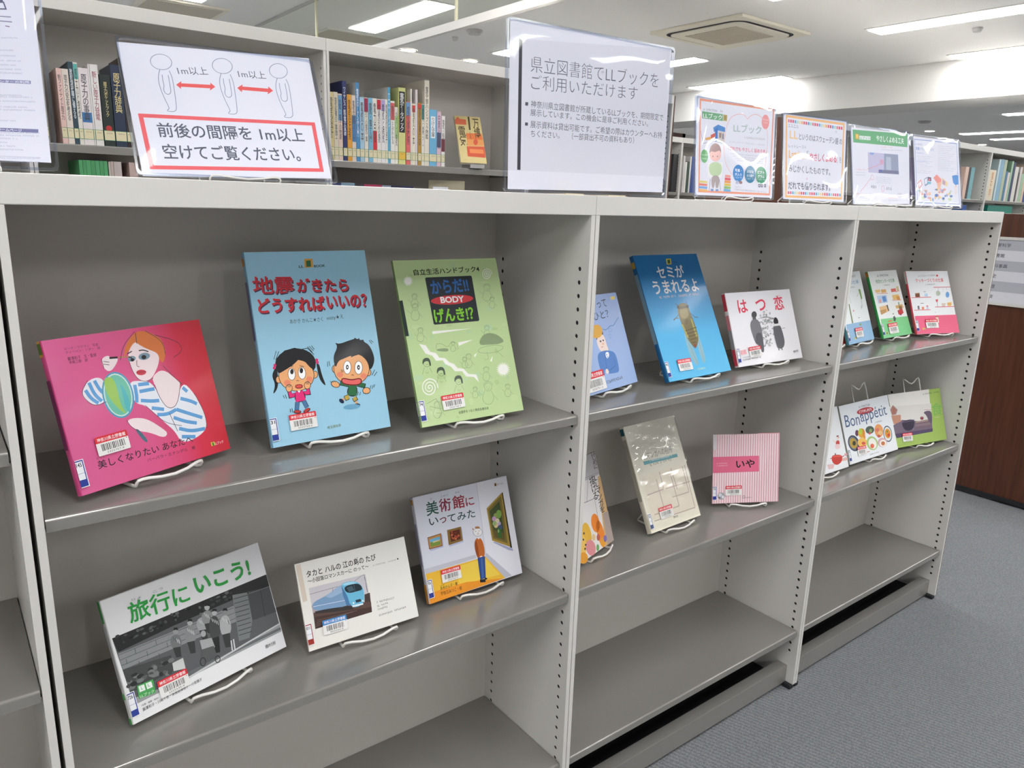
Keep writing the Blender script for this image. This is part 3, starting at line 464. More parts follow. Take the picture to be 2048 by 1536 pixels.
DATA['body']={'pos': [0.5758, 0.0602, 0.9799], 'yaw': -0.63, 'tilt': 20.5, 'w': 219.9, 'h': 294.1,'art':[
('G',1,((0,'bdd49b'),(1,'bdd49b'))),('P','b6d2a0',(600,339,577,361,525,366,483,351,483,327,526,312,578,317)),('P','b6d2a0',(144,1588,124,1643,79,1656,43,1618,43,1558,80,1520,125,1535)),
('P','b6d2a0',(562,1553,542,1575,498,1581,462,1565,463,1540,498,1525,542,1531)),('P','b4cc90',(624,2690,612,2731,584,2741,563,2713,563,2667,585,2639,612,2650)),
('P','b4cc90',(1762,592,1741,632,1694,642,1657,614,1658,569,1695,541,1742,552)),('P','c2d8a0',(313,1746,282,1782,210,1790,154,1766,154,1726,212,1702,283,1711)),
('P','b4cc90',(668,834,628,882,538,893,467,860,467,807,540,774,629,787)),('P','c2d8a0',(151,867,119,895,45,902,10,883,10,852,47,833,120,840)),('P','b4cc90',(971,1727,947,1749,892,1754,849,1739,849,1715,893,1700,948,1705)),
('P','b4cc90',(624,2283,610,2316,579,2325,555,2301,555,2264,580,2241,611,2249)),('P','c2d8a0',(1210,1864,1178,1886,1105,1891,1046,1876,1047,1852,1106,1838,1179,1843)),
('P','c2d8a0',(268,2608,238,2641,169,2649,114,2626,115,2589,170,2567,239,2575)),('P','b4cc90',(842,2141,821,2179,774,2188,736,2162,737,2120,775,2095,822,2104)),
('P','c2d8a0',(307,223,289,268,248,279,215,247,216,197,249,166,290,177)),('P','b4cc90',(356,2667,336,2683,291,2688,255,2676,255,2657,292,2646,337,2650)),
('P','b4cc90',(1600,2559,1560,2603,1469,2614,1397,2583,1398,2533,1471,2503,1561,2515)),('P','b8d4a8',(195,859,154,905,63,916,10,884,10,833,65,802,156,814)),
('P','c2d8a0',(1917,2485,1886,2503,1814,2508,1757,2495,1757,2474,1815,2461,1887,2466)),('P','c2d8a0',(1951,868,1932,907,1889,916,1856,889,1856,845,1890,819,1932,829)),
('P','b4cc90',(769,76,757,99,728,104,705,88,706,64,729,48,757,54)),('P','c2d8a0',(2179,1650,2155,1674,2099,1680,2055,1663,2056,1637,2100,1620,2156,1627)),('P','c2d8a0',(374,224,340,263,265,273,205,245,205,202,266,176,342,186)),
('P','b6d2a0',(1382,1579,1353,1608,1288,1615,1236,1595,1237,1563,1289,1544,1354,1552)),('P','c2d8a0',(395,1532,360,1564,282,1571,220,1549,221,1514,284,1492,361,1501)),
('P','b8d4a8',(1102,727,1078,744,1025,748,982,737,983,718,1026,706,1079,710)),('P','c2d8a0',(1032,1863,1008,1887,953,1893,910,1876,910,1849,955,1833,1009,1839)),
('P','c2d8a0',(165,762,146,786,104,792,71,775,71,749,105,733,147,739)),('P','b4cc90',(969,783,948,833,901,846,863,810,863,754,902,720,949,733)),
('P','b6d2a0',(1282,2824,1259,2875,1206,2887,1164,2851,1164,2795,1207,2760,1260,2773)),('P','c2d8a0',(1120,310,1102,360,1063,372,1031,337,1031,282,1063,248,1103,261)),
('P','b8d4a8',(841,1889,805,1930,725,1940,662,1912,662,1866,727,1838,806,1849)),('P','b8d4a8',(1228,1883,1196,1909,1124,1916,1066,1898,1067,1868,1125,1851,1197,1857)),
('P','c2d8a0',(2137,258,2096,312,2005,325,1932,287,1933,228,2007,192,2098,206)),('P','b6d2a0',(182,2567,167,2621,133,2634,106,2596,106,2537,134,2500,168,2514)),
('P','b8d4a8',(1918,1976,1893,2010,1836,2018,1790,1995,1791,1957,1837,1933,1894,1942)),('P','b6d2a0',(2000,662,1989,714,1963,726,1943,690,1943,633,1964,597,1989,611)),
('P','b8d4a8',(1374,771,1351,816,1299,828,1257,796,1257,745,1300,713,1352,725)),('P','b4cc90',(1968,1592,1930,1615,1844,1621,1777,1605,1777,1578,1846,1562,1931,1568)),
('P','b8d4a8',(1837,1625,1802,1676,1723,1689,1660,1653,1661,1596,1725,1560,1803,1574)),('P','b4cc90',(182,146,153,181,87,189,35,165,35,126,88,102,154,111)),
('P','b6d2a0',(1368,439,1345,484,1295,495,1255,463,1256,413,1296,381,1346,393)),('P','b8d4a8',(701,1021,687,1075,656,1088,632,1050,632,991,657,955,687,969)),
('P','b8d4a8',(894,2255,873,2280,827,2286,789,2268,790,2241,827,2224,874,2230)),('P','b4cc90',(1857,1170,1843,1222,1813,1234,1788,1198,1788,1141,1813,1106,1844,1119)),
('T','20241c','自立生活ハンドブック4',(37.3,266.2),(177.8,268.9),11.3,0.015),('P','2c3236',(603,2619,1564,2619,1580,2599,1571,1779,1546,1761,609,1761,591,1776,583,2601)),('T','2f68ac','からだ!!',(66.7,230.2),(147.3,232.2),25.8,0.03),
('E','d23c44',(1071,2190,455,4,-11,-86)),('T','f4f0f0','BODY',(81.7,213.7),(132.4,213.3),11.8,0.035),('T','86cc38','げんき!？',(62.7,178.3),(147.1,178.6),26.3,0.03),
('P','f2f2ea',(335,2565,290,2554,317,2523,273,2531,281,2490,249,2515,236,2473,221,2511,191,2475,195,2517,153,2496,177,2534,132,2530,170,2558,130,2573,175,2584,148,2615,191,2607,184,2647,216,2623,228,2665,244,2627,274,2663,270,2621,312,2643,288,2604,334,2608,295,2580)),
('P','f2f2ea',(2066,795,1995,790,2050,755,1982,768,2022,721,1962,749,1984,693,1937,735,1939,676,1909,728,1892,670,1881,728,1845,675,1854,734,1803,692,1830,747,1768,718,1813,765,1745,752,1802,787,1734,790,1800,812,1736,831,1805,836,1752,870,1818,858,1779,905,1838,877,1816,932,1863,891,1861,950,1890,898,1908,957,1919,899,1955,952,1946,892,1998,936,1970,879,2033,909,1988,861,2057,875,1998,839,2068,836,2001,815)),
('L','f2f2ea',1.4,(1929,2634,1932,2633,1932,2630,1930,2627,1926,2624,1920,2624,1915,2626,1910,2631,1910,2639,1913,2648,1921,2657,1933,2662,1946,2662,1958,2657,1967,2647,1969,2632,1964,2616,1952,2601,1934,2591,1913,2587,1892,2592,1877,2606,1870,2626,1873,2650,1887,2673,1910,2690,1939,2700,1968,2697,1992,2683,2007,2659,2009,2629,1996,2598,1971,2571,1936,2554,1898,2550,1864,2562,1839,2587,1829,2622,1837,2661,1862,2698,1900,2725,1946,2737,1991,2732,2027,2709,2048,2671,2048,2625),0),
('L','f2f2ea',2,(279,666,282,664,283,660,280,655,274,651,266,651,258,655,252,664,251,676,256,689,267,700,283,706,302,706,319,697,331,680,334,658,328,634,310,614,285,600,256,598,228,608,206,630,196,661,200,695,219,728,251,752,291,762,332,755,366,731,387,694,390,648,372,603,337,566,288,545,236,545,188,566,153,607,140,660,150,717,184,768,237,804,300,817,364,803,415,764,444,705,445,637),0),
('P','f0f0e8',(538,1648,1375,1636,530,1595)),('P','f0f0e8',(1028,1404,1350,1427,1031,1339)),('P','f0f0e8',(1317,1143,1390,1177,1323,1094)),('P','f0f0e8',(1643,1001,1723,1091,1678,985)),
('P','f0f0e8',(228,1446,352,1411,419,1289,532,1254,581,1168,698,1144,763,1067,863,1021,916,944,1036,919,1126,813,1290,783,1316,635,1224,742,1061,773,999,875,850,892,786,981,676,1040,638,1115,504,1117,444,1216,322,1263)),
('O','7d9070',0.5,(304,2278,47,-2,-9,-46)),('O','7d9070',0.5,(307,2292,57,-3,-9,-46),180,360),('L','7d9070',0.5,(255,2239,199,2144,239,2083,313,2086,358,2158,335,2234),2),('L','7d9070',0.4,(214,2190,167,2239),2),
('L','7d9070',0.4,(358,2182,399,2123),2),('L','7d9070',0.4,(284,2279,293,2274),2),('L','7d9070',0.4,(314,2278,324,2272),2),('L','7d9070',0.4,(285,2258,299,2250,319,2259),2),('O','7d9070',0.5,(280,2093,56,-4,-11,-56)),
('O','7d9070',0.5,(283,2109,68,-4,-11,-55),180,360),('L','7d9070',0.5,(221,2046,155,1933,202,1860,290,1863,345,1948,316,2040),2),('L','7d9070',0.4,(172,1988,116,2047),2),('L','7d9070',0.4,(344,1977,393,1906),2),
('L','7d9070',0.4,(255,2094,267,2088),2),('L','7d9070',0.4,(292,2092,304,2086),2),('L','7d9070',0.4,(256,2069,273,2059,297,2069),2),('O','7d9070',0.5,(300,1672,46,-4,-10,-46)),('O','7d9070',0.5,(302,1686,57,-5,-9,-46),180,360),
('L','7d9070',0.5,(250,1634,195,1541,235,1480,308,1480,354,1551,330,1627),2),('L','7d9070',0.4,(210,1586,163,1636),2),('L','7d9070',0.4,(353,1574,394,1515),2),('L','7d9070',0.4,(279,1673,288,1668),2),
('L','7d9070',0.4,(310,1671,319,1666),2),('L','7d9070',0.4,(280,1652,294,1644,314,1652),2),('O','7d9070',0.5,(1872,2373,64,-3,-13,-60)),('O','7d9070',0.5,(1876,2391,78,-4,-13,-60),180,360),
('L','7d9070',0.5,(1804,2322,1727,2200,1781,2123,1882,2126,1946,2219,1913,2317),2),('L','7d9070',0.4,(1747,2259,1683,2322),2),('L','7d9070',0.4,(1945,2249,2001,2174),2),('L','7d9070',0.4,(1844,2374,1856,2368),2),
('L','7d9070',0.4,(1886,2372,1899,2366),2),('L','7d9070',0.4,(1845,2347,1864,2337,1891,2348),2),('O','7d9070',0.5,(1941,2144,43,-2,-9,-40)),('O','7d9070',0.5,(1944,2156,52,-3,-9,-40),180,360),
('L','7d9070',0.5,(1895,2110,1844,2029,1880,1977,1948,1979,1990,2041,1969,2106),2),('L','7d9070',0.4,(1857,2069,1814,2111),2),('L','7d9070',0.4,(1990,2061,2027,2011),2),('L','7d9070',0.4,(1922,2145,1931,2141),2),
('L','7d9070',0.4,(1951,2144,1959,2139),2),('L','7d9070',0.4,(1923,2127,1936,2120,1954,2127),2),('O','7d9070',0.5,(1704,1611,47,-3,-9,-43)),('O','7d9070',0.5,(1707,1625,58,-5,-9,-44),180,360),
('L','7d9070',0.5,(1654,1575,1597,1487,1637,1428,1712,1428,1759,1496,1735,1569),2),('L','7d9070',0.4,(1612,1530,1565,1578),2),('L','7d9070',0.4,(1758,1518,1799,1461),2),('L','7d9070',0.4,(1683,1613,1693,1608),2),
('L','7d9070',0.4,(1715,1611,1724,1605),2),('L','7d9070',0.4,(1684,1593,1699,1585,1719,1592),2),('O','7d9070',0.5,(1192,1119,50,-5,-10,-47)),('O','7d9070',0.5,(1195,1133,61,-6,-10,-47),180,360),
('L','7d9070',0.5,(1139,1081,1079,986,1121,922,1200,920,1250,992,1225,1072),2),('L','7d9070',0.4,(1094,1032,1044,1086),2),('L','7d9070',0.4,(1250,1017,1293,954),2),('L','7d9070',0.4,(1170,1121,1180,1115),2),
('L','7d9070',0.4,(1203,1118,1213,1112),2),('L','7d9070',0.4,(1171,1099,1186,1091,1207,1098),2),('O','7d9070',0.5,(1099,1080,40,-4,-8,-38)),('O','7d9070',0.5,(1101,1091,49,-5,-8,-37),180,360),
('L','7d9070',0.5,(1057,1050,1009,974,1043,923,1106,922,1145,979,1125,1043),2),('L','7d9070',0.4,(1021,1011,981,1054),2),('L','7d9070',0.4,(1145,998,1179,949),2),('L','7d9070',0.4,(1081,1082,1089,1077),2),
('L','7d9070',0.4,(1108,1079,1116,1074),2),('L','7d9070',0.4,(1082,1064,1094,1057,1111,1063),2),('O','7d9070',0.5,(1520,842,52,-6,-10,-48)),('O','7d9070',0.5,(1524,856,63,-6,-11,-47),180,360),
('L','7d9070',0.5,(1465,804,1404,709,1448,643,1529,641,1580,713,1554,794),2),('L','7d9070',0.4,(1420,756,1368,810),2),('L','7d9070',0.4,(1579,738,1624,674),2),('L','7d9070',0.4,(1498,845,1508,839),2),
('L','7d9070',0.4,(1532,841,1542,835),2),('L','7d9070',0.4,(1499,823,1514,813,1536,821),2),('O','7d9070',0.5,(1495,528,82,-10,-17,-75)),('O','7d9070',0.5,(1500,551,101,-12,-17,-76),180,360),
('L','7d9070',0.5,(1408,469,1310,319,1379,214,1509,208,1590,321,1548,452),2),('L','7d9070',0.4,(1336,393,1254,481),2),('L','7d9070',0.4,(1589,360,1661,257),2),('L','7d9070',0.4,(1459,533,1475,523),2),
('L','7d9070',0.4,(1513,526,1530,516),2),('L','7d9070',0.4,(1460,498,1485,483,1520,494),2),('O','7d9070',0.5,(1929,475,48,-6,-9,-43)),('O','7d9070',0.5,(1932,488,59,-7,-9,-43),180,360),
('L','7d9070',0.5,(1878,441,1821,355,1861,295,1937,291,1985,357,1960,431),2),('L','7d9070',0.4,(1836,398,1788,448),2),('L','7d9070',0.4,(1984,379,2026,320),2),('L','7d9070',0.4,(1908,478,1918,472),2),
('L','7d9070',0.4,(1940,474,1950,468),2),('L','7d9070',0.4,(1909,457,1924,449,1944,455),2),('O','7d9070',0.5,(1204,516,40,-5,-8,-38)),('O','7d9070',0.5,(1206,527,49,-6,-8,-37),180,360),
('L','7d9070',0.5,(1161,487,1114,412,1148,360,1211,357,1250,414,1230,478),2),('L','7d9070',0.4,(1126,449,1086,492),2),('L','7d9070',0.4,(1250,433,1285,382),2),('L','7d9070',0.4,(1186,518,1194,513),2),
('L','7d9070',0.4,(1213,515,1221,510),2),('L','7d9070',0.4,(1187,501,1199,493,1216,499),2),('O','7d9070',0.5,(370,342,56,-8,-11,-54)),('O','7d9070',0.5,(374,358,68,-9,-11,-54),180,360),
('L','7d9070',0.5,(311,300,245,194,293,118,381,113,436,194,407,287),2),('L','7d9070',0.4,(262,246,206,309),2),('L','7d9070',0.4,(435,222,484,148),2),('L','7d9070',0.4,(346,345,357,338),2),('L','7d9070',0.4,(383,340,394,333),2),
('L','7d9070',0.4,(347,320,364,310,388,317),2),('O','7d9070',0.5,(913,1385,34,-3,-7,-33)),('O','7d9070',0.5,(915,1395,42,-4,-7,-33),180,360),('L','7d9070',0.5,(876,1358,835,1292,864,1248,918,1247,952,1298,935,1353),2),
('L','7d9070',0.4,(846,1324,811,1361),2),('L','7d9070',0.4,(952,1315,982,1272),2),('L','7d9070',0.4,(897,1386,904,1382),2),('L','7d9070',0.4,(920,1384,927,1380),2),('L','7d9070',0.4,(898,1371,908,1365,923,1371),2),
('S','8a9c76',(1596,1521,1861,1512,2065,1346,1933,1295,1696,1303,1435,1314)),('O','7d9070',0.5,(1706,1216,283,7,-4,-68)),('L','7d9070',0.5,(1608,1176,1620,1027,1520,1038),2),('L','7d9070',0.5,(1844,1166,1928,1071,1952,1044),2),
('S','8a9c76',(546,1323,790,1325,802,1252,565,1286)),('L','7d9070',0.5,(546,1323,565,1416,673,1418,790,1325,879,1424,999,1401,1002,1281),2),('O','5d6e56',0.5,(315,1101,67,-7,-15,-72)),
('S','4c5a4a',(219,1065,239,1167,308,1195,388,1173,390,1028,352,1051,358,1129,274,1133)),('L','4c5a4a',0.4,(285,1081,308,1067,337,1080),0),('L','7d9070',0.5,(248,1027,184,907),2),('L','7d9070',0.5,(350,1016,383,920),2),
('L','7d9070',0.5,(257,945,276,909,314,939),2),('O','5d6e56',0.5,(568,911,69,-8,-15,-73)),('S','4c5a4a',(470,875,491,978,561,1005,642,983,645,837,606,860,612,939,527,944)),('L','4c5a4a',0.4,(537,891,561,877,591,890),0),
('L','7d9070',0.5,(499,837,434,716),2),('L','7d9070',0.5,(604,825,638,727),2),('L','7d9070',0.5,(509,754,528,717,567,747),2),('O','5d6e56',0.5,(897,720,70,-8,-16,-74)),
('S','4c5a4a',(795,685,817,789,889,816,973,792,975,644,936,668,941,748,854,754)),('L','4c5a4a',0.4,(865,700,889,685,920,698),0),('L','7d9070',0.5,(826,646,759,524),2),('L','7d9070',0.5,(934,633,968,533),2),
('L','7d9070',0.5,(835,562,855,524,895,554),2),('L','5d6e56',0.5,(171,392,368,458,434,264,212,341),0),('L','5d6e56',0.5,(317,211,420,196,350,114),0),('T','4a5844','全国手をつなぐ育成会連合会',(77.1,12.7),(142,12.1),5.2,0),
('P','23302c',(-15,2225,55,2231,58,1601,-14,1598)),('K','red',(46.2,48.7),(91.9,49.7)),]}
DATA['trip']={'pos': [0.0948, 0.0694, 0.6025], 'yaw': 14.29, 'tilt': 22.2, 'w': 262.5, 'h': 186.5,'art':[
('G',0,((0,'eeeeee'),(1,'e9e9ec'))),('P','5f6164',(22,1294,2621,1293,2609,278,70,258)),('P','2b2c2c',(22,1294,2621,1293,2618,1067,2191,1116,904,1108,50,1069)),('E','606262',(962,1232,18,0,3,-23)),
('E','606262',(388,1255,24,0,3,-22)),('E','4e5050',(319,1182,30,-1,1,-16)),('E','3e4040',(1659,1250,36,0,2,-13)),('E','606262',(587,1221,33,0,2,-19)),('E','606262',(985,1220,37,0,2,-17)),('E','3e4040',(1439,1150,34,0,2,-21)),
('E','606262',(576,1173,33,-1,2,-19)),('E','606262',(1810,1213,34,0,2,-19)),('E','1e1f1f',(276,1196,36,-1,1,-17)),('E','4e5050',(807,1211,23,-1,3,-24)),('E','3e4040',(374,1191,17,0,2,-20)),('E','1e1f1f',(1749,1239,27,0,2,-17)),
('E','3e4040',(100,1294,31,0,2,-21)),('E','606262',(1860,1263,36,0,3,-27)),('E','3e4040',(161,1177,18,0,2,-18)),('E','1e1f1f',(1716,1255,40,-1,3,-22)),('E','606262',(1704,1253,36,-1,2,-17)),('E','606262',(448,1252,36,-1,2,-17)),
('E','1e1f1f',(739,1183,26,0,2,-19)),('E','606262',(466,1176,30,0,2,-19)),('E','3e4040',(667,1166,19,0,2,-13)),('E','1e1f1f',(1869,1144,34,-1,2,-18)),('E','4e5050',(208,1263,28,-1,2,-18)),('E','4e5050',(1152,1281,18,0,1,-14)),
('E','1e1f1f',(127,1245,15,0,2,-15)),('E','1e1f1f',(1439,1260,19,-1,2,-17)),('E','4e5050',(1683,1195,37,0,2,-21)),('E','3e4040',(1828,1160,33,-1,3,-23)),('E','606262',(1370,1212,21,-1,3,-24)),('E','4e5050',(922,1282,20,0,3,-23)),
('E','1e1f1f',(963,1218,37,0,2,-16)),('E','3e4040',(728,1236,22,0,2,-21)),('E','3e4040',(564,1189,19,0,2,-22)),('E','3e4040',(1585,1255,30,-1,3,-23)),('E','606262',(351,1187,22,0,2,-14)),('E','606262',(1006,1265,31,0,2,-24)),
('E','606262',(571,1208,29,0,1,-13)),('E','1e1f1f',(1200,1255,36,-1,2,-19)),('E','3e4040',(1583,1173,41,0,3,-24)),('E','3e4040',(1692,1193,33,0,2,-20)),('E','3e4040',(1925,1234,23,0,1,-14)),('E','4e5050',(960,1179,17,0,3,-21)),
('E','4e5050',(629,1213,31,0,2,-13)),('E','3e4040',(1886,1167,20,-1,1,-17)),('E','3e4040',(504,1168,16,0,3,-20)),('P','8e9092',(45,1050,883,1031,1913,1020,1934,759,815,783,49,806)),('L','55585a',0.73,(46,1030,856,1011),0),
('L','55585a',0.82,(856,1011,1904,989),0),('L','55585a',0.73,(47,952,858,929),0),('L','55585a',0.73,(858,929,1898,905),0),('L','55585a',0.82,(49,870,860,842),0),('L','55585a',0.82,(860,842,1891,816),0),
('L','55585a',0.82,(282,1024,278,948),0),('L','55585a',0.73,(595,1020,591,942),0),('L','55585a',0.82,(434,914,429,837),0),('L','55585a',0.82,(744,911,739,833),0),('L','55585a',0.73,(130,930,126,855),0),
('L','55585a',0.82,(289,825,285,749),0),('L','55585a',0.82,(591,811,586,733),0),('P','4a4c4c',(49,806,751,706,769,464,310,455,89,441,54,641)),('E','7a7d7d',(204,635,48,0,4,-24)),('E','5f6262',(303,561,27,0,4,-29)),
('E','7a7d7d',(94,596,39,0,4,-24)),('E','7a7d7d',(179,553,27,0,2,-18)),('E','7a7d7d',(627,473,34,-1,6,-40)),('E','494b4b',(671,470,34,-1,5,-33)),('E','5f6262',(220,585,34,0,4,-31)),('E','7a7d7d',(495,539,26,0,7,-41)),
('E','303232',(181,666,51,0,3,-23)),('E','5f6262',(187,564,42,0,3,-18)),('E','5f6262',(445,625,31,0,6,-37)),('E','7a7d7d',(105,510,49,0,4,-31)),('E','303232',(139,549,51,-1,5,-35)),('E','303232',(542,504,32,0,5,-31)),
('E','7a7d7d',(460,524,56,-1,4,-22)),('E','5f6262',(580,644,55,0,5,-34)),('E','7a7d7d',(736,631,48,0,5,-34)),('E','303232',(638,629,51,1,5,-27)),('E','7a7d7d',(452,570,34,0,5,-35)),('E','5f6262',(602,508,29,-1,4,-27)),
('E','303232',(254,610,52,0,5,-33)),('E','5f6262',(303,574,53,0,4,-22)),('E','303232',(258,495,22,0,3,-21)),('E','7a7d7d',(238,551,52,0,4,-29)),('E','494b4b',(89,634,26,0,6,-40)),('E','5f6262',(470,596,37,0,3,-22)),
('E','494b4b',(59,548,28,0,4,-25)),('E','5f6262',(471,651,39,1,7,-40)),('E','303232',(417,632,42,0,5,-32)),('E','494b4b',(560,651,31,0,5,-32)),('E','7a7d7d',(484,635,30,1,5,-35)),('E','7a7d7d',(417,596,53,0,6,-37)),
('E','7a7d7d',(488,552,31,0,4,-26)),('E','7a7d7d',(406,564,41,0,6,-37)),('P','9fa1a2',(76,356,888,268,2615,411,2609,278,70,258)),('P','6d7072',(695,350,2611,353,2613,309,908,301)),
('P','c9cbcc',(914,283,2634,427,2618,403,900,251)),('P','7c7f80',(1939,1192,2197,1137,2156,665,2031,418,1841,445)),('L','46494a',1.3,(1943,1122,2196,1091),0),('L','46494a',1.2,(1934,1048,2184,1016),0),
('L','46494a',1.3,(1924,974,2171,942),0),('L','46494a',1.3,(1914,900,2159,868),0),('L','46494a',1.2,(1905,826,2147,794),0),('L','46494a',1.3,(1895,752,2135,720),0),('L','46494a',1.2,(1886,679,2123,646),0),
('L','46494a',1.3,(1876,605,2111,573),0),('L','46494a',1.2,(1867,532,2099,499),0),('P','4c4e50',(2211,1143,2604,1068,2615,626,2161,663)),('L','3a3c3e',1.1,(2446,1110,2392,636),0),('L','77797a',1,(2225,1103,2616,1080),0),
('S','77797a',(827,975,945,966,966,806,900,741,805,772,786,886)),('P','3c3e3e',(807,794,920,767,895,613,817,637)),('E','9a9b9b',(912,1019,39,-17,-13,-48)),('P','262727',(876,1043,903,1079,954,1059,954,1014,917,1038)),
('L','606263',0.95,(850,950,856,893),0),('L','606263',1,(874,926,878,866),0),('L','d0d2d2',0.95,(897,903,901,839),0),('L','d0d2d2',1,(921,879,924,812),0),('S','8b8d8e',(1069,1010,1191,1001,1203,807,1131,726,1033,755,1017,889)),
('P','3c3e3e',(1036,782,1153,758,1120,575,1039,597)),('E','b0b1b1',(1157,1055,40,-17,-14,-49)),('P','262727',(1119,1079,1147,1115,1199,1096,1200,1049,1162,1074)),('L','c0c2c2',1,(1092,984,1099,927),0),
('L','c0c2c2',1,(1117,960,1122,899),0),('L','d0d2d2',1,(1141,937,1145,872),0),('L','d0d2d2',1,(1166,913,1169,844),0),('S','a5a7a8',(1284,1060,1409,1052,1431,887,1361,819,1261,851,1240,969)),
('P','3c3e3e',(1263,874,1383,847,1356,688,1274,712)),('E','6a6c6c',(1374,1106,37,-15,-12,-44)),('P','262727',(1340,1129,1365,1162,1414,1144,1415,1103,1379,1124)),('L','d0d2d2',1,(1308,1034,1315,976),0),
('L','c0c2c2',1,(1333,1010,1339,949),0),('L','c0c2c2',0.92,(1359,987,1363,921),0),('L','d0d2d2',0.95,(1384,963,1387,893),0),('S','8f9192',(1389,1126,1516,1119,1539,953,1468,885,1366,916,1345,1034)),
('P','3c3e3e',(1368,939,1490,912,1462,752,1379,776)),('E','b5b6b6',(1481,1173,42,-17,-14,-50)),('P','262727',(1442,1198,1471,1235,1526,1215,1526,1168,1487,1193)),('L','c0c2c2',1,(1414,1101,1421,1042),0),
('L','d0d2d2',1,(1440,1077,1445,1015),0),('L','c0c2c2',1,(1465,1053,1469,986),0),('L','606263',1,(1491,1029,1494,958),0),('S','4a4c4c',(1480,1000,1609,991,1603,728,1518,613,1414,640,1408,813)),
('P','2a2b2b',(1419,676,1545,658,1493,415,1408,435)),('E','b8b9b9',(1573,1046,42,-17,-15,-50)),('P','262727',(1533,1071,1563,1109,1618,1088,1618,1041,1579,1066)),('L','d0d2d2',1,(1505,974,1511,915),0),
('L','c0c2c2',1,(1531,949,1536,887),0),('L','d0d2d2',1,(1557,925,1561,858),0),('L','c0c2c2',1,(1582,901,1585,830),0),('S','b3b5b6',(1650,939,1782,930,1786,696,1703,596,1597,626,1586,782)),
('P','3c3e3e',(1602,658,1729,636,1685,418,1598,441)),('E','8c8e8e',(1745,986,43,-18,-15,-51)),('P','262727',(1705,1012,1735,1049,1791,1028,1792,980,1751,1006)),('L','d0d2d2',1,(1676,913,1683,854),0),
('L','c0c2c2',1,(1702,888,1708,825),0),('L','d0d2d2',1,(1729,864,1733,796),0),('L','606263',1,(1755,839,1758,767),0),('P','a9abac',(1228,728,1422,686,1434,526,1224,555)),('P','5a5c5d',(1210,583,1419,555,1430,350,1184,376)),
('E','aaacac',(1311,802,40,-18,-14,-47)),('O','303232',1.2,(1424,330,37,-17,-15,-51)),('O','303232',1.2,(1190,395,40,-19,-17,-58)),('L','d8dada',2.1,(1715,512,1692,353),0),('L','d8dada',2.1,(1759,515,1737,343),0),
('P','cfd2cf',(739,584,912,589,908,419,726,463)),('T','2fa348','旅行に',(31.4,138.6),(125.8,135.2),30.9,0.018),('T','2fa348','いこう!',(137,141.3),(235.6,137.6),30.1,0.03),('T','8a8a8a','りょ',(41.6,169.6),(55.8,169.8),3.5,0),
('T','8a8a8a','こう',(74.2,169.4),(90,170.1),3.5,0),('P','4faa5c',(173,501,411,488,399,287,153,311)),('P','f2f4f0',(190,483,272,477,273,390,187,396)),('P','f2f4f0',(296,476,379,470,380,383,296,387)),
('T','4faa5c','L',(21.7,41.8),(24.4,41.7),4.8,0),('T','4faa5c','L',(31.9,41.3),(35.1,41.2),5,0),('T','dff0dc','LLブック',(17.3,31.3),(38.1,29.6),4.9,0.01),('T','5a5a5c','（企画・編集・制作）',(16,19.1),(41.9,18.1),3,0),
('T','333336','藤澤和子・川﨑千恵・多賀谷津也子・小安展子',(16.3,11.4),(110.3,13.1),5,0),('T','333336','樹村房',(225,13),(244.7,12.1),6.1,0),('K','red',(44.5,42.6),(91,42.7)),]}
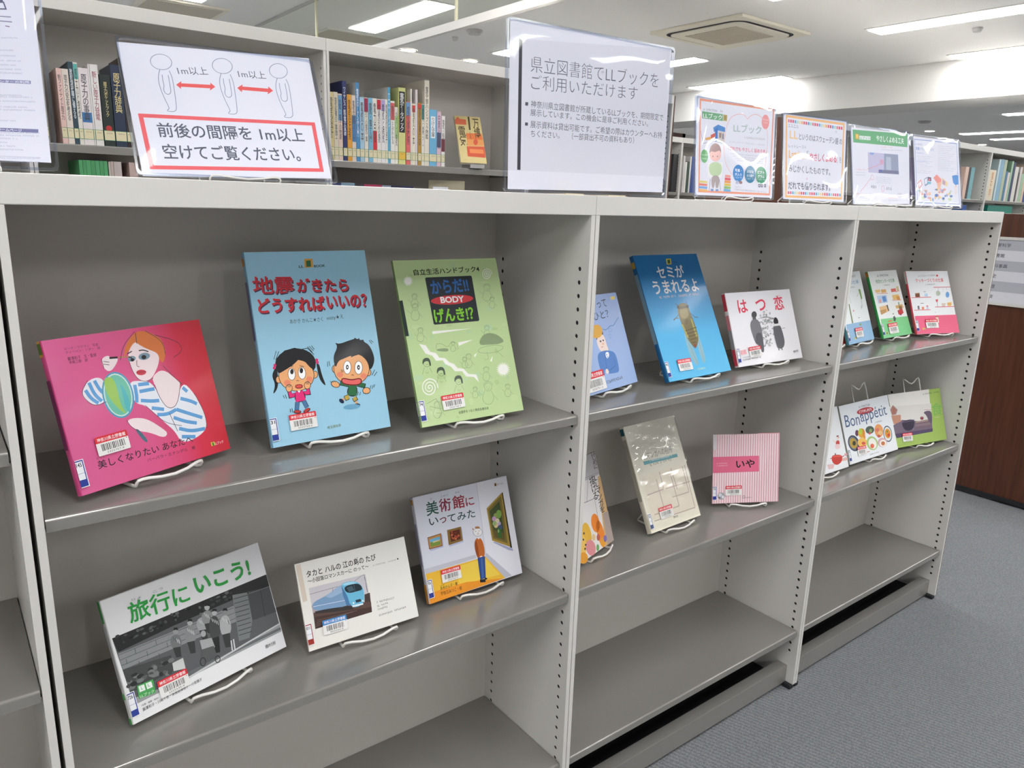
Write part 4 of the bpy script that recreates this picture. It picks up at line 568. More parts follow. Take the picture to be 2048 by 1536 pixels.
DATA['train']={'pos': [0.3753, 0.0969, 0.6025], 'yaw': -2.04, 'tilt': 22.79, 'w': 211.2, 'h': 149.5,'art':[
('G',0,((0,'ece9e2'),(1,'e9e8e2'))),('P','ddcfbf',(15,1477,101,1477,114,843,34,834)),('P','cfcbd0',(173,1040,1231,1012,1227,329,164,336)),('P','b2a5a8',(166,737,564,811,723,783,693,621,175,613)),
('P','5e4842',(178,612,787,594,1243,515,1227,329,164,336)),('P','4a3834',(177,537,1237,421,1227,329,164,336)),('L','7a625a',0.73,(163,374,756,432),0),('L','7a625a',0.71,(185,406,823,432),0),('L','7a625a',0.82,(206,437,890,431),0),
('L','7a625a',0.71,(228,469,957,431),0),('P','3d3838',(209,626,495,614,876,538,897,470,543,524,217,586)),('S','7fa0c4',(166,783,471,836,685,934,785,938,847,734,853,545,462,608,201,628)),
('P','9db8d6',(436,823,684,926,776,933,813,821,525,775)),('L','dfe6ee',0.81,(193,714,833,660),0),('P','4f7fae',(751,932,821,773,853,545,783,572,752,760)),
('S','72bfe0',(737,944,826,975,956,956,1066,912,1139,805,1147,668,1105,537,1019,490,887,504,845,594,826,755)),('S','a6dcf0',(770,943,840,963,955,949,1049,908,1012,897,798,919)),
('S','26333c',(782,905,1014,905,1107,857,1132,759,1037,758,828,766)),('L','5a7684',0.61,(980,903,987,767),0),('P','46606c',(839,869,942,881,976,793,873,782)),('P','2e3a44',(959,617,1060,613,1064,564,966,568)),
('E','e8f4f8',(917,577,16,-5,-2,-15)),('E','e8f4f8',(1092,569,15,-4,-2,-13)),('P','e9f2f5',(886,543,1094,525,1089,502,888,511)),('L','6a666c',0.61,(1207,1018,1217,586),0),('L','6a666c',0.63,(1004,944,1171,1012,1210,993),0),
('L','6a666c',0.61,(587,937,583,868),0),('L','6a666c',0.63,(169,934,685,934),0),('L','6a666c',0.61,(1198,973,1208,890,1205,700),0),('P','4a3c38',(1147,668,1251,672,1238,516,1121,533)),
('T','222226','タカと ハルの 江の島の たび',(17.3,122),(148.3,120.9),11.9,0.015),('T','222226','〜小田急ロマンスカーに のって〜',(17.4,111.6),(131.7,109.9),7.9,0.01),('T','555555','お だ きゅう',(27.4,117.8),(47.2,117.6),1.8,0),
('T','555555','え',(89.9,133.1),(91.8,133.1),2.1,0),('T','555555','しま',(108.6,132.3),(115,132.8),2.1,0),('D','9a9a98',(139.9,111.4),(187,110.7),2.5,1),('E','222226',(1905,1126,15,-3,-3,-14)),
('D','777777',(134.2,45.3),(169.3,44.2),3.4,2),('D','777777',(133.8,38),(154.4,38.3),3.4,3),('D','777777',(133.9,32.6),(156.2,32.2),3.4,4),('D','777777',(134.4,21.6),(191.9,21.7),3.4,5),('K','blue',(29.4,43.9),(73.9,42.8)),]}
DATA['museum']={'pos': [0.6266, 0.1147, 0.6025], 'yaw': -0.54, 'tilt': 18.69, 'w': 225.1, 'h': 206.7,'art':[
('G',0,((0,'dcdeea'),(1,'e2e3ee'))),('P','e9e9f2',(1487,2065,2246,2060,2247,7,1968,18,1452,619,1460,1192)),('L','c9cad8',1.2,(1487,2065,1460,1192,1427,615),0),('P','c6c6d2',(-6,676,1191,656,1200,586,12,579)),
('P','c2c2d0',(1429,625,1463,616,1974,25,1801,14,1416,556)),('P','f0bd3e',(12,579,1416,560,1803,14,1296,15,-1,-5,11,258)),('P','f3d050',(625,536,1400,535,1696,116,732,168)),('P','ef9a2e',(11,203,870,186,1803,14,-1,-5)),
('T','2c5a4c','美',(23.9,165.1),(51.8,164.5),27.5,0.015),('T','8c2c48','術',(53.3,166.6),(80.5,164.8),26,0.015),('T','a02c3c','館',(84.6,165.4),(113,163.8),26.7,0.015),('T','a02c40','に',(115.9,164.7),(136.2,164.6),17,0.015),
('T','2a4448','い',(26.7,145.8),(47.2,145.8),13.7,0.01),('T','70303c','っ',(50.2,144.7),(65.5,144.4),11,0.01),('T','2a4c48','てみた',(68.3,141.9),(133.5,139.1),16.9,0.01),('T','666666','び',(36.5,194.7),(40.8,194.7),4,0),
('T','666666','じゅつ',(61.8,194.4),(78,194.8),3.8,0),('T','666666','かん',(95.3,195.1),(105.5,195.3),3.8,0),('P','b8bedc',(191,1225,512,1233,496,987,188,981)),('P','8a5a34',(175,1252,489,1262,474,1011,170,1018)),
('P','c08a50',(189,1235,471,1246,458,1030,185,1034)),('P','6fb4d8',(215,1201,442,1208,438,1119,217,1112)),('P','7f9a48',(219,1144,441,1137,438,1050,215,1056)),('P','d8c090',(273,1146,431,1149,431,1126,279,1121)),
('P','b8bedc',(652,1256,976,1256,960,973,628,958)),('P','8a6a34',(630,1289,959,1285,950,1004,613,992)),('P','5c2a1c',(683,1243,917,1241,909,1048,678,1042)),('E','a84a30',(722,1164,35,-8,-3,-17)),
('E','3a1a18',(836,1129,33,-8,-3,-15)),('E','8a3424',(761,1163,17,-4,-4,-22)),('E','d0784a',(725,1170,19,-5,-4,-21)),('E','b85a34',(749,1104,37,-9,-5,-27)),('E','8a3424',(823,1101,18,-5,-4,-16)),
('E','b85a34',(868,1123,29,-7,-3,-16)),('E','a84a30',(812,1114,31,-7,-4,-21)),('E','a84a30',(734,1222,20,-5,-6,-29)),('E','b85a34',(870,1123,28,-7,-5,-25)),('E','8a3424',(818,1193,31,-7,-3,-15)),
('E','b85a34',(730,1120,29,-7,-4,-21)),('E','d0784a',(797,1075,20,-5,-4,-20)),('E','3a1a18',(749,1136,21,-5,-4,-22)),('E','a84a30',(799,1130,29,-7,-3,-17)),('E','a84a30',(818,1105,38,-9,-4,-21)),
('P','aab0d0',(1653,794,1690,800,2103,554,2117,501,2003,549)),('P','2c2a24',(2060,1732,2094,1755,2098,565,2049,593)),('P','a88c40',(1629,1506,2070,1746,2058,599,1638,837)),('P','7c6c34',(1660,1484,2032,1678,2007,687,1668,869)),
('P','46542e',(1693,1433,1974,1586,1955,769,1708,888)),('P','68582e',(1702,1037,1944,921,1952,776,1708,888)),('E','7fa850',(1905,1327,65,-15,-17,-85)),('E','8ea45c',(1816,1307,46,-10,-11,-57)),
('E','c49ac0',(1770,1258,51,-11,-10,-49)),('E','b8a4d0',(1867,1137,51,-11,-10,-49)),('E','e0c890',(1790,1116,50,-12,-10,-50)),('E','d8d0b0',(1843,1202,51,-12,-10,-49)),('E','a0b478',(1763,1161,50,-11,-10,-49)),
('E','48587c',(1886,1054,51,-12,-10,-50)),('P','3c6a34',(1801,1054,1894,1032,1890,835,1796,848)),('E','90b070',(1829,988,19,-5,-7,-34)),
('S','f2f0f2',(1230,1148,1217,1200,1289,1154,1381,1148,1437,1100,1420,1084,1431,1023,1339,997,1242,1033)),('O','8a8088',0.7,(1326,1083,107,-25,-16,-78)),('E','b07848',(1335,1178,58,-14,-4,-22)),
('L','5a5058',1,(1270,1119,1291,1105),0),('L','5a5058',0.92,(1348,1101,1376,1102),0),('L','c07080',1.1,(1325,1078,1336,1061),0),('L','5a5058',0.71,(1297,1055,1327,1040,1356,1049),0),('P','b8804c',(1219,1151,1209,1196,1256,1165)),
('S','c46a2c',(1254,978,1368,964,1423,830,1415,589,1333,552,1211,584,1189,849)),('S','9a4c1e',(1254,978,1278,808,1268,579,1211,584,1189,849)),('P','f4f0f0',(1282,981,1357,971,1328,931)),('E','f4e4e0',(1312,567,36,-9,-6,-33)),
('P','2f4c8e',(1222,581,1402,573,1340,144,1205,142)),('P','4668a8',(1286,555,1344,549,1298,165,1250,159)),('P','22242c',(1194,145,1330,127,1317,63,1190,89)),('P','22242c',(1311,152,1378,133,1356,106,1311,113)),
('T','4a3a20','赤木かん子・著',(27,18.8),(66.8,18.5),6.5,0),('T','4a3a20','宇佐江みつこ・絵',(26.4,8.5),(75.1,7.2),7.6,0),('T','7a6a40','あか ぎ',(26.7,26),(37.5,25.9),2.1,0),('P','c89030',(1914,1971,1969,1970,1967,1910,1913,1909)),
('P','3a3020',(1932,1963,1958,1964,1958,1916,1929,1914)),('D','8a8a92',(198.3,191.7),(212.2,191.4),2.8,3),('K','red',(33.5,56.3),(78,55.6)),]}
DATA['thought']={'pos': [0.9656, 0.0666, 0.9799], 'yaw': 12.32, 'tilt': 20.58, 'w': 200.0, 'h': 204.9,'art':[
('G',1,((0,'9fb8e2'),(1,'9db2e0'))),('T','26282e','じへいしょうって',(-12.2,171.5),(153.2,176.2),18.2,0),('T','26282e','どんなひと？',(20.3,147.8),(151.1,152.5),17.7,0),('P','e6cf70',(1743,1965,1921,1965,1901,1897,1728,1897)),
('S','44424c',(786,1124,1120,1286,1134,1177,896,1058)),('S','efd9d0',(830,1119,1087,1209,1152,1108,1152,946,1192,819,1008,776,858,863,820,988)),
('S','e0a83c',(634,1353,867,1421,1069,1407,1138,1284,1076,1184,973,1129,791,1134,613,1198)),('S','4f7fc4',(726,801,969,849,1260,810,1415,721,1405,423,1374,332,1282,311,888,340,855,478,828,309,725,339,691,582)),
('L','3a66a8',1.4,(1008,776,932,440),0),('L','3a66a8',1.4,(1009,401,1288,467,1312,654),0),('S','f2f4f8',(1013,789,1166,804,1145,690,1033,650)),('E','4a70b0',(1063,742,18,-2,-5,-13)),('E','4a70b0',(1079,692,18,-3,-5,-13)),
('S','f0dcd2',(893,459,987,437,994,345,873,347)),('E','44424c',(962,1050,31,-4,-9,-20)),('E','44424c',(1069,1058,27,-3,-8,-18)),('L','d07a5a',1.4,(930,920,1014,931),0),('E','eeb8a0',(1029,988,40,-5,-10,-23)),
('L','5585c0',1.6,(1142,1303,1219,1262,1349,1288,1470,1343,1581,1318,1722,1413,1871,1490),2),('O','5585c0',0.6,(1417,1245,56,-6,-18,-41)),('O','5585c0',0.6,(1362,1118,46,-5,-18,-41)),('D','3a3e50',(68.2,13.4),(108.8,14.7),6.5,6),
('D','3a3e50',(112.7,14.6),(146.6,16.2),6.6,7),('K','red',(1.9,46.3),(75,47.2)),]}
DATA['cicada']={'pos': [1.2198, 0.0686, 0.9799], 'yaw': 1.66, 'tilt': 26.24, 'w': 232.0, 'h': 300.6,'art':[
('G',1,((0,'62c0ec'),(0.35,'4fb0e2'),(0.7,'2b84bd'),(0.85,'1c6ca4'),(1,'1b6aa2'))),('P','e0c040',(1117,2898,1294,2903,1265,2761,1087,2754)),('P','2c5a34',(1152,2876,1252,2879,1233,2781,1131,2775)),
('D','1c2c3c',(99.5,277.8),(106.2,278),3.4,1),('D','1c2c3c',(128.6,277.9),(149.4,278.6),4,2),('T','e6e0de','セミが',(64.7,242.4),(163.2,241.7),31.4,0.018),('T','e6e0de','うまれるよ',(35.9,204.4),(201.7,204.5),32.7,0.018),
('D','dcc8b8',(48.5,193.5),(105.9,194.4),5.7,3),('D','dcc8b8',(116.9,193.7),(197.2,194.7),5.9,4),('S','8fb7c4',(995,1129,1119,848,1192,452,1177,268,1061,264,966,506,954,834)),
('S','8fb7c4',(1460,1149,1508,689,1477,345,1371,258,1332,436,1330,707)),('S','75683f',(1026,1713,1148,1787,1352,1783,1424,1687,1418,1519,1455,1394,1477,981,1414,820,1244,650,1152,719,1018,977,993,1279,965,1521)),
('S','94844f',(1072,1664,1350,1676,1360,1492,1254,1409,1022,1397)),('P','5d4f30',(1048,1711,1392,1719,1388,1658,1038,1636)),('E','3c2e1c',(1042,1697,43,-3,-18,-41)),('E','3c2e1c',(1388,1689,45,-3,-19,-42)),
('P','a8a050',(972,1280,1037,1275,1113,938,1048,944)),('P','a8a050',(1365,1401,1419,1366,1435,939,1368,945)),('L','55462a',1.9,(1053,1109,1490,1162),0),('L','55462a',2,(1079,1034,1445,1075),0),
('L','55462a',1.9,(1105,960,1401,988),0),('L','55462a',1.9,(1131,886,1358,901),0),('L','55462a',2,(1157,811,1314,814),0),('E','6a5a30',(1193,1323,71,-6,-31,-70)),('P','8a4030',(1196,766,1312,769,1238,656)),
('L','4a4a34',1.5,(987,1520,752,1388),0),('L','4a4a34',1.7,(948,1432,841,1440,749,1403),0),('L','4a4a34',1.6,(1418,1519,1535,1418,1655,1394),0),('L','4a4a34',1.7,(1054,1726,971,1792),0),('L','4a4a34',1.6,(1399,1734,1400,1841),0),
('L','6f9fb0',1.3,(1018,977,1143,293),0),('L','6f9fb0',1.2,(1431,879,1404,308),0),('L','6f9fb0',0.85,(1050,795,1138,637),0),('T','d8ecc0','埼玉福祉会',(109.1,14.8),(138.7,15.1),4.3,0),('K','red',(42.9,46.2),(91.4,46.1)),]}
DATA['love']={'pos': [1.4986, 0.0869, 0.9799], 'yaw': -2.52, 'tilt': 20.21, 'w': 261.2, 'h': 187.0,'art':[
('G',0,((0,'edebf0'),(1,'eceaee'))),('T','e0405c','は',(38.3,133.4),(75.3,134.3),33.9,0.02),('T','e0405c','つ',(110,134.5),(149.9,136.4),29.7,0.02),('T','e0405c','恋',(184.9,132.5),(224.4,134.2),38,0.02),
('D','d08090',(194.4,169),(215.4,169.7),2.7,1),('E','a2a2a5',(1147,642,52,-4,-10,-31)),('E','d4d3d6',(1344,1215,29,-2,-7,-21)),('E','c4c3c6',(1279,1108,46,-3,-6,-20)),('E','b4b3b6',(1447,1039,53,-4,-6,-20)),
('E','b4b3b6',(1241,886,50,-3,-8,-27)),('E','a2a2a5',(1343,436,53,-5,-6,-21)),('E','8c8c90',(1232,544,30,-3,-4,-15)),('E','b4b3b6',(1388,1011,34,-2,-6,-21)),('E','b4b3b6',(1369,510,39,-3,-10,-34)),
('E','c4c3c6',(1125,637,20,-2,-6,-21)),('E','8c8c90',(1442,1236,32,-2,-8,-26)),('E','c4c3c6',(1225,922,23,-2,-6,-21)),('E','a2a2a5',(1307,788,23,-2,-4,-16)),('E','8c8c90',(1084,772,30,-3,-8,-27)),
('E','b4b3b6',(1553,1053,48,-3,-6,-20)),('E','b4b3b6',(1059,637,43,-4,-7,-22)),('E','d4d3d6',(1378,1320,50,-3,-4,-16)),('E','d4d3d6',(1178,800,20,-2,-10,-32)),('E','c4c3c6',(1195,1171,40,-3,-9,-30)),
('E','8c8c90',(1243,517,35,-2,-7,-24)),('E','b4b3b6',(1274,1172,48,-3,-7,-22)),('E','a2a2a5',(997,528,26,-2,-6,-19)),('E','d4d3d6',(1383,562,52,-4,-10,-34)),('E','c4c3c6',(1024,849,52,-4,-10,-33)),
('E','d4d3d6',(1390,1155,48,-3,-10,-33)),('E','8c8c90',(1385,877,28,-2,-8,-27)),('E','c4c3c6',(1322,497,49,-4,-7,-22)),('E','c4c3c6',(1308,1214,21,-1,-9,-31)),('E','a2a2a5',(1392,1056,48,-3,-8,-25)),
('E','b4b3b6',(1269,753,20,-1,-5,-15)),('E','8c8c90',(1371,1108,48,-3,-4,-14)),('E','b4b3b6',(1240,1008,49,-3,-7,-24)),('E','d4d3d6',(1315,415,36,-3,-6,-20)),('E','a2a2a5',(1116,1049,42,-3,-8,-28)),
('E','b4b3b6',(1225,1044,49,-4,-6,-20)),('E','8c8c90',(1362,1316,23,-1,-8,-28)),('E','a2a2a5',(1577,714,23,-2,-9,-32)),('E','c4c3c6',(1200,1231,44,-3,-9,-31)),('E','8c8c90',(1337,1177,52,-3,-4,-15)),
('E','8c8c90',(1362,702,38,-3,-10,-33)),('E','d4d3d6',(1060,827,34,-2,-9,-31)),('E','a2a2a5',(1207,500,33,-2,-8,-25)),('E','b4b3b6',(1514,1035,25,-2,-9,-30)),('E','8c8c90',(1708,1035,43,-3,-5,-16)),
('E','d4d3d6',(1330,457,50,-4,-8,-24)),('E','b4b3b6',(1465,736,37,-2,-9,-27)),('E','a2a2a5',(1307,901,48,-4,-9,-30)),('E','d4d3d6',(1321,453,34,-3,-7,-24)),('E','a2a2a5',(1254,714,40,-3,-5,-16)),
('E','a2a2a5',(967,866,51,-4,-9,-29)),('E','c4c3c6',(1550,1135,26,-1,-9,-29)),('E','c4c3c6',(1260,794,26,-2,-7,-24)),('E','d4d3d6',(1542,953,25,-2,-7,-21)),('E','8c8c90',(998,927,32,-2,-10,-34)),
('E','b4b3b6',(1648,876,48,-3,-7,-23)),('E','a2a2a5',(1260,705,45,-4,-10,-32)),('E','8c8c90',(1596,1021,44,-3,-7,-23)),('E','b4b3b6',(1155,454,40,-4,-8,-26)),('E','c4c3c6',(1372,565,43,-3,-7,-23)),
('E','c4c3c6',(1471,807,34,-2,-5,-16)),('E','a2a2a5',(1001,810,32,-2,-6,-20)),('E','d4d3d6',(1282,484,22,-1,-9,-32)),('E','b4b3b6',(1313,446,38,-3,-5,-20)),('E','b4b3b6',(1482,1351,25,-1,-4,-13)),
('E','a2a2a5',(1379,1183,29,-2,-6,-23)),('E','c4c3c6',(1253,822,24,-1,-6,-21)),('E','8c8c90',(1255,667,38,-3,-6,-21)),('E','c4c3c6',(1066,1056,24,-2,-8,-27)),('E','b4b3b6',(1008,926,36,-3,-8,-28)),
('E','a2a2a5',(1043,1059,41,-3,-5,-17)),('E','a2a2a5',(1435,1185,37,-3,-10,-35)),('E','c4c3c6',(1382,901,52,-4,-10,-34)),('E','8c8c90',(1474,1086,52,-3,-9,-31)),('E','a2a2a5',(1609,1124,39,-2,-10,-32)),
('E','b4b3b6',(1573,1037,50,-3,-6,-18)),('E','d4d3d6',(1217,584,40,-3,-7,-21)),('E','d4d3d6',(1259,713,23,-1,-7,-23)),('E','b4b3b6',(1182,1064,52,-4,-7,-22)),('E','d4d3d6',(1010,809,49,-3,-5,-16)),
('E','a2a2a5',(1557,1140,50,-4,-9,-33)),('E','d4d3d6',(1308,986,40,-3,-9,-29)),('E','d4d3d6',(1167,909,50,-3,-7,-21)),('E','a2a2a5',(1030,973,21,-2,-9,-30)),('E','a2a2a5',(1028,799,24,-1,-5,-17)),
('E','a2a2a5',(1218,773,52,-4,-6,-22)),('E','d4d3d6',(1000,763,25,-2,-8,-28)),('E','a2a2a5',(1267,565,47,-4,-9,-29)),('E','c4c3c6',(1506,1018,27,-2,-5,-15)),('E','a2a2a5',(1168,871,53,-4,-3,-13)),
('E','c4c3c6',(1154,620,22,-2,-7,-23)),('E','a2a2a5',(1160,838,45,-3,-4,-14)),('E','8c8c90',(1197,884,43,-3,-7,-24)),('E','a2a2a5',(1320,1068,34,-2,-9,-31)),('E','a2a2a5',(1420,587,36,-2,-9,-30)),
('E','c4c3c6',(1361,1303,51,-3,-6,-17)),('E','8c8c90',(1564,859,24,-2,-4,-13)),('E','c4c3c6',(1372,554,40,-3,-6,-20)),('E','a2a2a5',(1143,885,43,-3,-9,-33)),('E','b4b3b6',(1590,1264,32,-2,-11,-35)),
('E','a2a2a5',(1331,729,45,-3,-5,-17)),('E','a2a2a5',(1328,750,23,-2,-4,-15)),('E','b4b3b6',(1443,480,26,-2,-5,-19)),('E','a2a2a5',(1397,933,31,-2,-5,-18)),('E','b4b3b6',(986,819,36,-3,-10,-34)),
('E','a2a2a5',(1099,1155,22,-2,-4,-13)),('E','b4b3b6',(1624,866,49,-3,-6,-20)),('E','b4b3b6',(1345,1250,45,-3,-9,-30)),('E','b4b3b6',(1493,1166,36,-3,-7,-23)),('E','8c8c90',(961,819,30,-2,-4,-14)),
('E','c4c3c6',(1271,478,33,-3,-6,-19)),('E','b4b3b6',(1525,1077,30,-1,-10,-34)),('E','a2a2a5',(1274,555,23,-2,-5,-17)),('E','d4d3d6',(990,691,44,-3,-7,-22)),('E','b4b3b6',(1324,713,45,-4,-9,-32)),
('E','c4c3c6',(1195,786,39,-2,-10,-34)),('E','b4b3b6',(1374,1068,29,-2,-9,-29)),('E','d4d3d6',(1220,604,44,-4,-9,-31)),('E','8c8c90',(1672,1123,34,-2,-7,-23)),('E','8c8c90',(1108,434,52,-5,-5,-17)),
('E','d4d3d6',(1066,667,36,-3,-9,-32)),('E','4a484c',(950,1268,101,-6,-26,-87)),('S','58565a',(890,1215,996,1208,997,1128,839,1139)),
('S','75747a',(759,1096,883,1158,1074,1139,1145,911,1120,626,1078,285,968,282,905,484,795,525,740,750,708,973)),('S','55545a',(877,803,1142,783,1068,286,968,282,905,484,795,525)),
('S','343236',(1665,972,1689,1100,1785,1165,1875,1088,1866,958)),('S','626166',(1618,949,1917,954,1971,722,1984,459,1861,313,1632,320,1612,457,1589,718)),('P','e4e2e4',(1635,974,1915,981,1907,922,1628,916)),
('L','46454a',3.3,(1673,323,1679,274),0),('L','46454a',3.4,(1798,328,1812,272),0),('L','88878c',1.4,(1969,836,2102,843),0),('P','f0c0c4',(142,409,380,419,391,293,153,284)),('T','e06a78','はつ恋',(15,30.6),(35,31.3),9.5,0),
('D','7a787e',(18.2,14.2),(90.6,15.5),3.8,5),('D','9a989e',(20,20.3),(46.2,20.9),3.1,6),('T','4a484e','樹村房',(225.8,15.7),(247.6,17.1),6.1,0),('K','red',(46.1,45.3),(93.5,46.9)),]}
DATA['draw']={'pos': [0.9852, 0.0742, 0.6025], 'yaw': 17.32, 'tilt': 17.91, 'w': 150.0, 'h': 212.2,'art':[
('G',1,((0,'e6e2e0'),(1,'d8d4d4'))),('P','cda878',(1408,1550,1524,1539,1494,-9,1074,-10,1114,139)),('P','a89890',(1288,709,1529,686,1494,-9,1190,3)),('P','b6b2b6',(947,2109,1511,2126,1513,1575,832,1606)),
('L','8a888e',0.98,(807,1667,1534,1624),0),('V','222226','LLマンガを',(120.1,160.9),(141.7,72.3),0.01),('V','222226','描ける',(103,163),(125.1,107.7),0.01),('V','5a4440','はじめに',(134.1,214.2),(152.9,173.6),0.01),
('L','44464a',1.1,(992,1614,738,1154),0),('L','44464a',0.98,(1081,1156,1028,495),0),('L','44464a',1.1,(615,1166,1085,1128),0),('E','e8852c',(891,609,172,-44,-31,-208)),('E','e8852c',(1011,312,145,-34,-7,-317)),
('E','e0b040',(444,482,183,-49,-41,-273)),('E','eac060',(160,295,152,-56,-108,-247)),('E','d88c90',(489,175,194,-51,-15,-177)),('E','b45a50',(877,277,65,-23,-31,-70)),('E','e6a030',(1022,118,113,-41,-43,-94)),
('E','e09a30',(115,77,174,-65,-49,-112)),('E','6aa060',(761,77,55,-20,-31,-70)),('E','7a6ab0',(1148,155,67,-24,-32,-71)),('E','e0c090',(693,342,73,-26,-30,-70)),('E','4a4440',(348,555,31,-11,-10,-23)),
('E','4a4440',(315,304,31,-11,-10,-23)),('E','4a4440',(272,438,30,-11,-10,-23)),('E','4a4440',(258,233,31,-11,-10,-23)),]}
DATA['manga']={'pos': [1.2282, 0.0917, 0.6025], 'yaw': 1.68, 'tilt': 25.36, 'w': 188.2, 'h': 261.3,'art':[
('G',1,((0,'ece6d4'),(1,'dedacb'))),('P','e6dccb',(180,1356,1670,1375,1833,239,134,295)),('P','4b9ca6',(353,1691,1627,1652,1628,1568,361,1604)),('T','54646a','LLマンガへの招待',(39.7,171.7),(148.5,171.5),17.1,0),
('D','6a7478',(63.6,192.6),(95.8,192.5),4.6,1),('D','e6f0f0',(58.8,164.6),(141.2,162.7),4,2),('D','55534c',(54.4,153.3),(138,152.7),5.2,3),('L','c0aaa2',2.6,(640,1188,644,528),0),('L','c0aaa2',2.7,(818,1339,805,923),0),
('L','c0aaa2',2.6,(1259,1344,1286,804),0),('L','c0aaa2',2.7,(1188,1170,1193,401),0),('L','c0aaa2',2.7,(1689,1311,1686,652),0),('L','c0aaa2',2.7,(1786,1322,1748,258),0),('L','c0aaa2',2.6,(197,893,799,909),0),
('L','c0aaa2',2.6,(884,903,1824,890),0),('L','c0aaa2',2.5,(1032,656,1683,646),0),('L','c0aaa2',2.6,(949,400,1193,401),0),('L','c0aaa2',2.5,(260,400,894,375),0),('L','c0aaa2',2.5,(203,256,1760,232),0),
('T','55534c','樹村房',(88.3,15.7),(105.8,15.2),5.7,0),('K','red',(41.6,51.5),(90.7,51.1)),]}
DATA['iya']={'pos': [1.5034, 0.1289, 0.6025], 'yaw': -28.39, 'tilt': 10.39, 'w': 186.0, 'h': 182.7,'art':[
('G',0,((0,'f2d0d6'),(1,'f2d0d6'))),('P','c8606e',(49,3,58,3,58,1824,49,1824)),('P','f6e6ea',(65,3,91,3,91,1824,65,1824)),('P','c8606e',(115,3,124,3,124,1824,115,1824)),('P','f6e6ea',(132,3,158,3,158,1824,132,1824)),
('P','c8606e',(182,3,191,3,191,1824,182,1824)),('P','f6e6ea',(198,3,224,3,224,1824,198,1824)),('P','c8606e',(248,3,257,3,257,1824,248,1824)),('P','f6e6ea',(264,3,290,3,290,1824,264,1824)),
('P','c8606e',(314,3,323,3,323,1824,314,1824)),('P','f6e6ea',(331,3,357,3,357,1824,331,1824)),('P','c8606e',(381,3,390,3,390,1824,381,1824)),('P','f6e6ea',(397,3,423,3,423,1824,397,1824)),
('P','c8606e',(447,3,456,3,456,1824,447,1824)),('P','f6e6ea',(464,3,490,3,490,1824,464,1824)),('P','c8606e',(514,3,523,3,523,1824,514,1824)),('P','f6e6ea',(530,3,556,3,556,1824,530,1824)),
('P','c8606e',(580,3,589,3,589,1824,580,1824)),('P','f6e6ea',(597,3,623,3,623,1824,597,1824)),('P','c8606e',(647,3,656,3,656,1824,647,1824)),('P','f6e6ea',(663,3,689,3,689,1824,663,1824)),
('P','c8606e',(713,3,722,3,722,1824,713,1824)),('P','f6e6ea',(730,3,756,3,756,1824,730,1824)),('P','c8606e',(779,3,788,3,788,1824,779,1824)),('P','f6e6ea',(796,3,822,3,822,1824,796,1824)),
('P','c8606e',(846,3,855,3,855,1824,846,1824)),('P','f6e6ea',(862,3,888,3,888,1824,862,1824)),('P','c8606e',(912,3,921,3,921,1824,912,1824)),('P','f6e6ea',(929,3,955,3,955,1824,929,1824)),
('P','c8606e',(979,3,988,3,988,1824,979,1824)),('P','f6e6ea',(995,3,1021,3,1021,1824,995,1824)),('P','c8606e',(1045,3,1054,3,1054,1824,1045,1824)),('P','f6e6ea',(1062,3,1088,3,1088,1824,1062,1824)),
('P','c8606e',(1112,3,1121,3,1121,1824,1112,1824)),('P','f6e6ea',(1128,3,1154,3,1154,1824,1128,1824)),('P','c8606e',(1178,3,1187,3,1187,1824,1178,1824)),('P','f6e6ea',(1195,3,1221,3,1221,1824,1195,1824)),
('P','c8606e',(1245,3,1254,3,1254,1824,1245,1824)),('P','f6e6ea',(1261,3,1287,3,1287,1824,1261,1824)),('P','c8606e',(1311,3,1320,3,1320,1824,1311,1824)),('P','f6e6ea',(1327,3,1353,3,1353,1824,1327,1824)),
('P','c8606e',(1377,3,1386,3,1386,1824,1377,1824)),('P','f6e6ea',(1394,3,1420,3,1420,1824,1394,1824)),('P','c8606e',(1444,3,1453,3,1453,1824,1444,1824)),('P','f6e6ea',(1460,3,1486,3,1486,1824,1460,1824)),
('P','c8606e',(1510,3,1519,3,1519,1824,1510,1824)),('P','f6e6ea',(1527,3,1553,3,1553,1824,1527,1824)),('P','c8606e',(1577,3,1586,3,1586,1824,1577,1824)),('P','f6e6ea',(1593,3,1619,3,1619,1824,1593,1824)),
('P','c8606e',(1643,3,1652,3,1652,1824,1643,1824)),('P','f6e6ea',(1660,3,1686,3,1686,1824,1660,1824)),('P','c8606e',(1710,3,1719,3,1719,1824,1710,1824)),('P','f6e6ea',(1726,3,1752,3,1752,1824,1726,1824)),
('P','c8606e',(1776,3,1785,3,1785,1824,1776,1824)),('P','f6e6ea',(1793,3,1819,3,1819,1824,1793,1824)),('P','c8606e',(1842,3,1851,3,1851,1824,1842,1824)),('P','f6e6ea',(1859,3,1858,3,1858,1824,1859,1824)),
('P','e77090',(-6,1241,1289,1246,1298,825,2,815)),('T','222226','いや',(64.6,92.5),(117.2,93.6),22,0.02),('D','f8d0dc',(9.7,105),(40.2,105.4),3,1),('D','f8d0dc',(9.8,98.9),(40.3,99.3),3,2),
('P','e2dcde',(-10,1823,89,1824,96,1436,-3,1423)),('E','a8a8ae',(241,197,103,-4,2,-99)),('E','d8d8dc',(214,228,46,-1,1,-49)),('E','e4e4e8',(290,170,32,-1,0,-43)),('E','707078',(193,152,26,-1,1,-24)),
('O','50505a',0.8,(882,151,29,-1,1,-37)),('D','906a74',(92.8,11.9),(112.4,12.4),2.7,4),('K','red',(34.8,46.3),(80.7,47)),]}
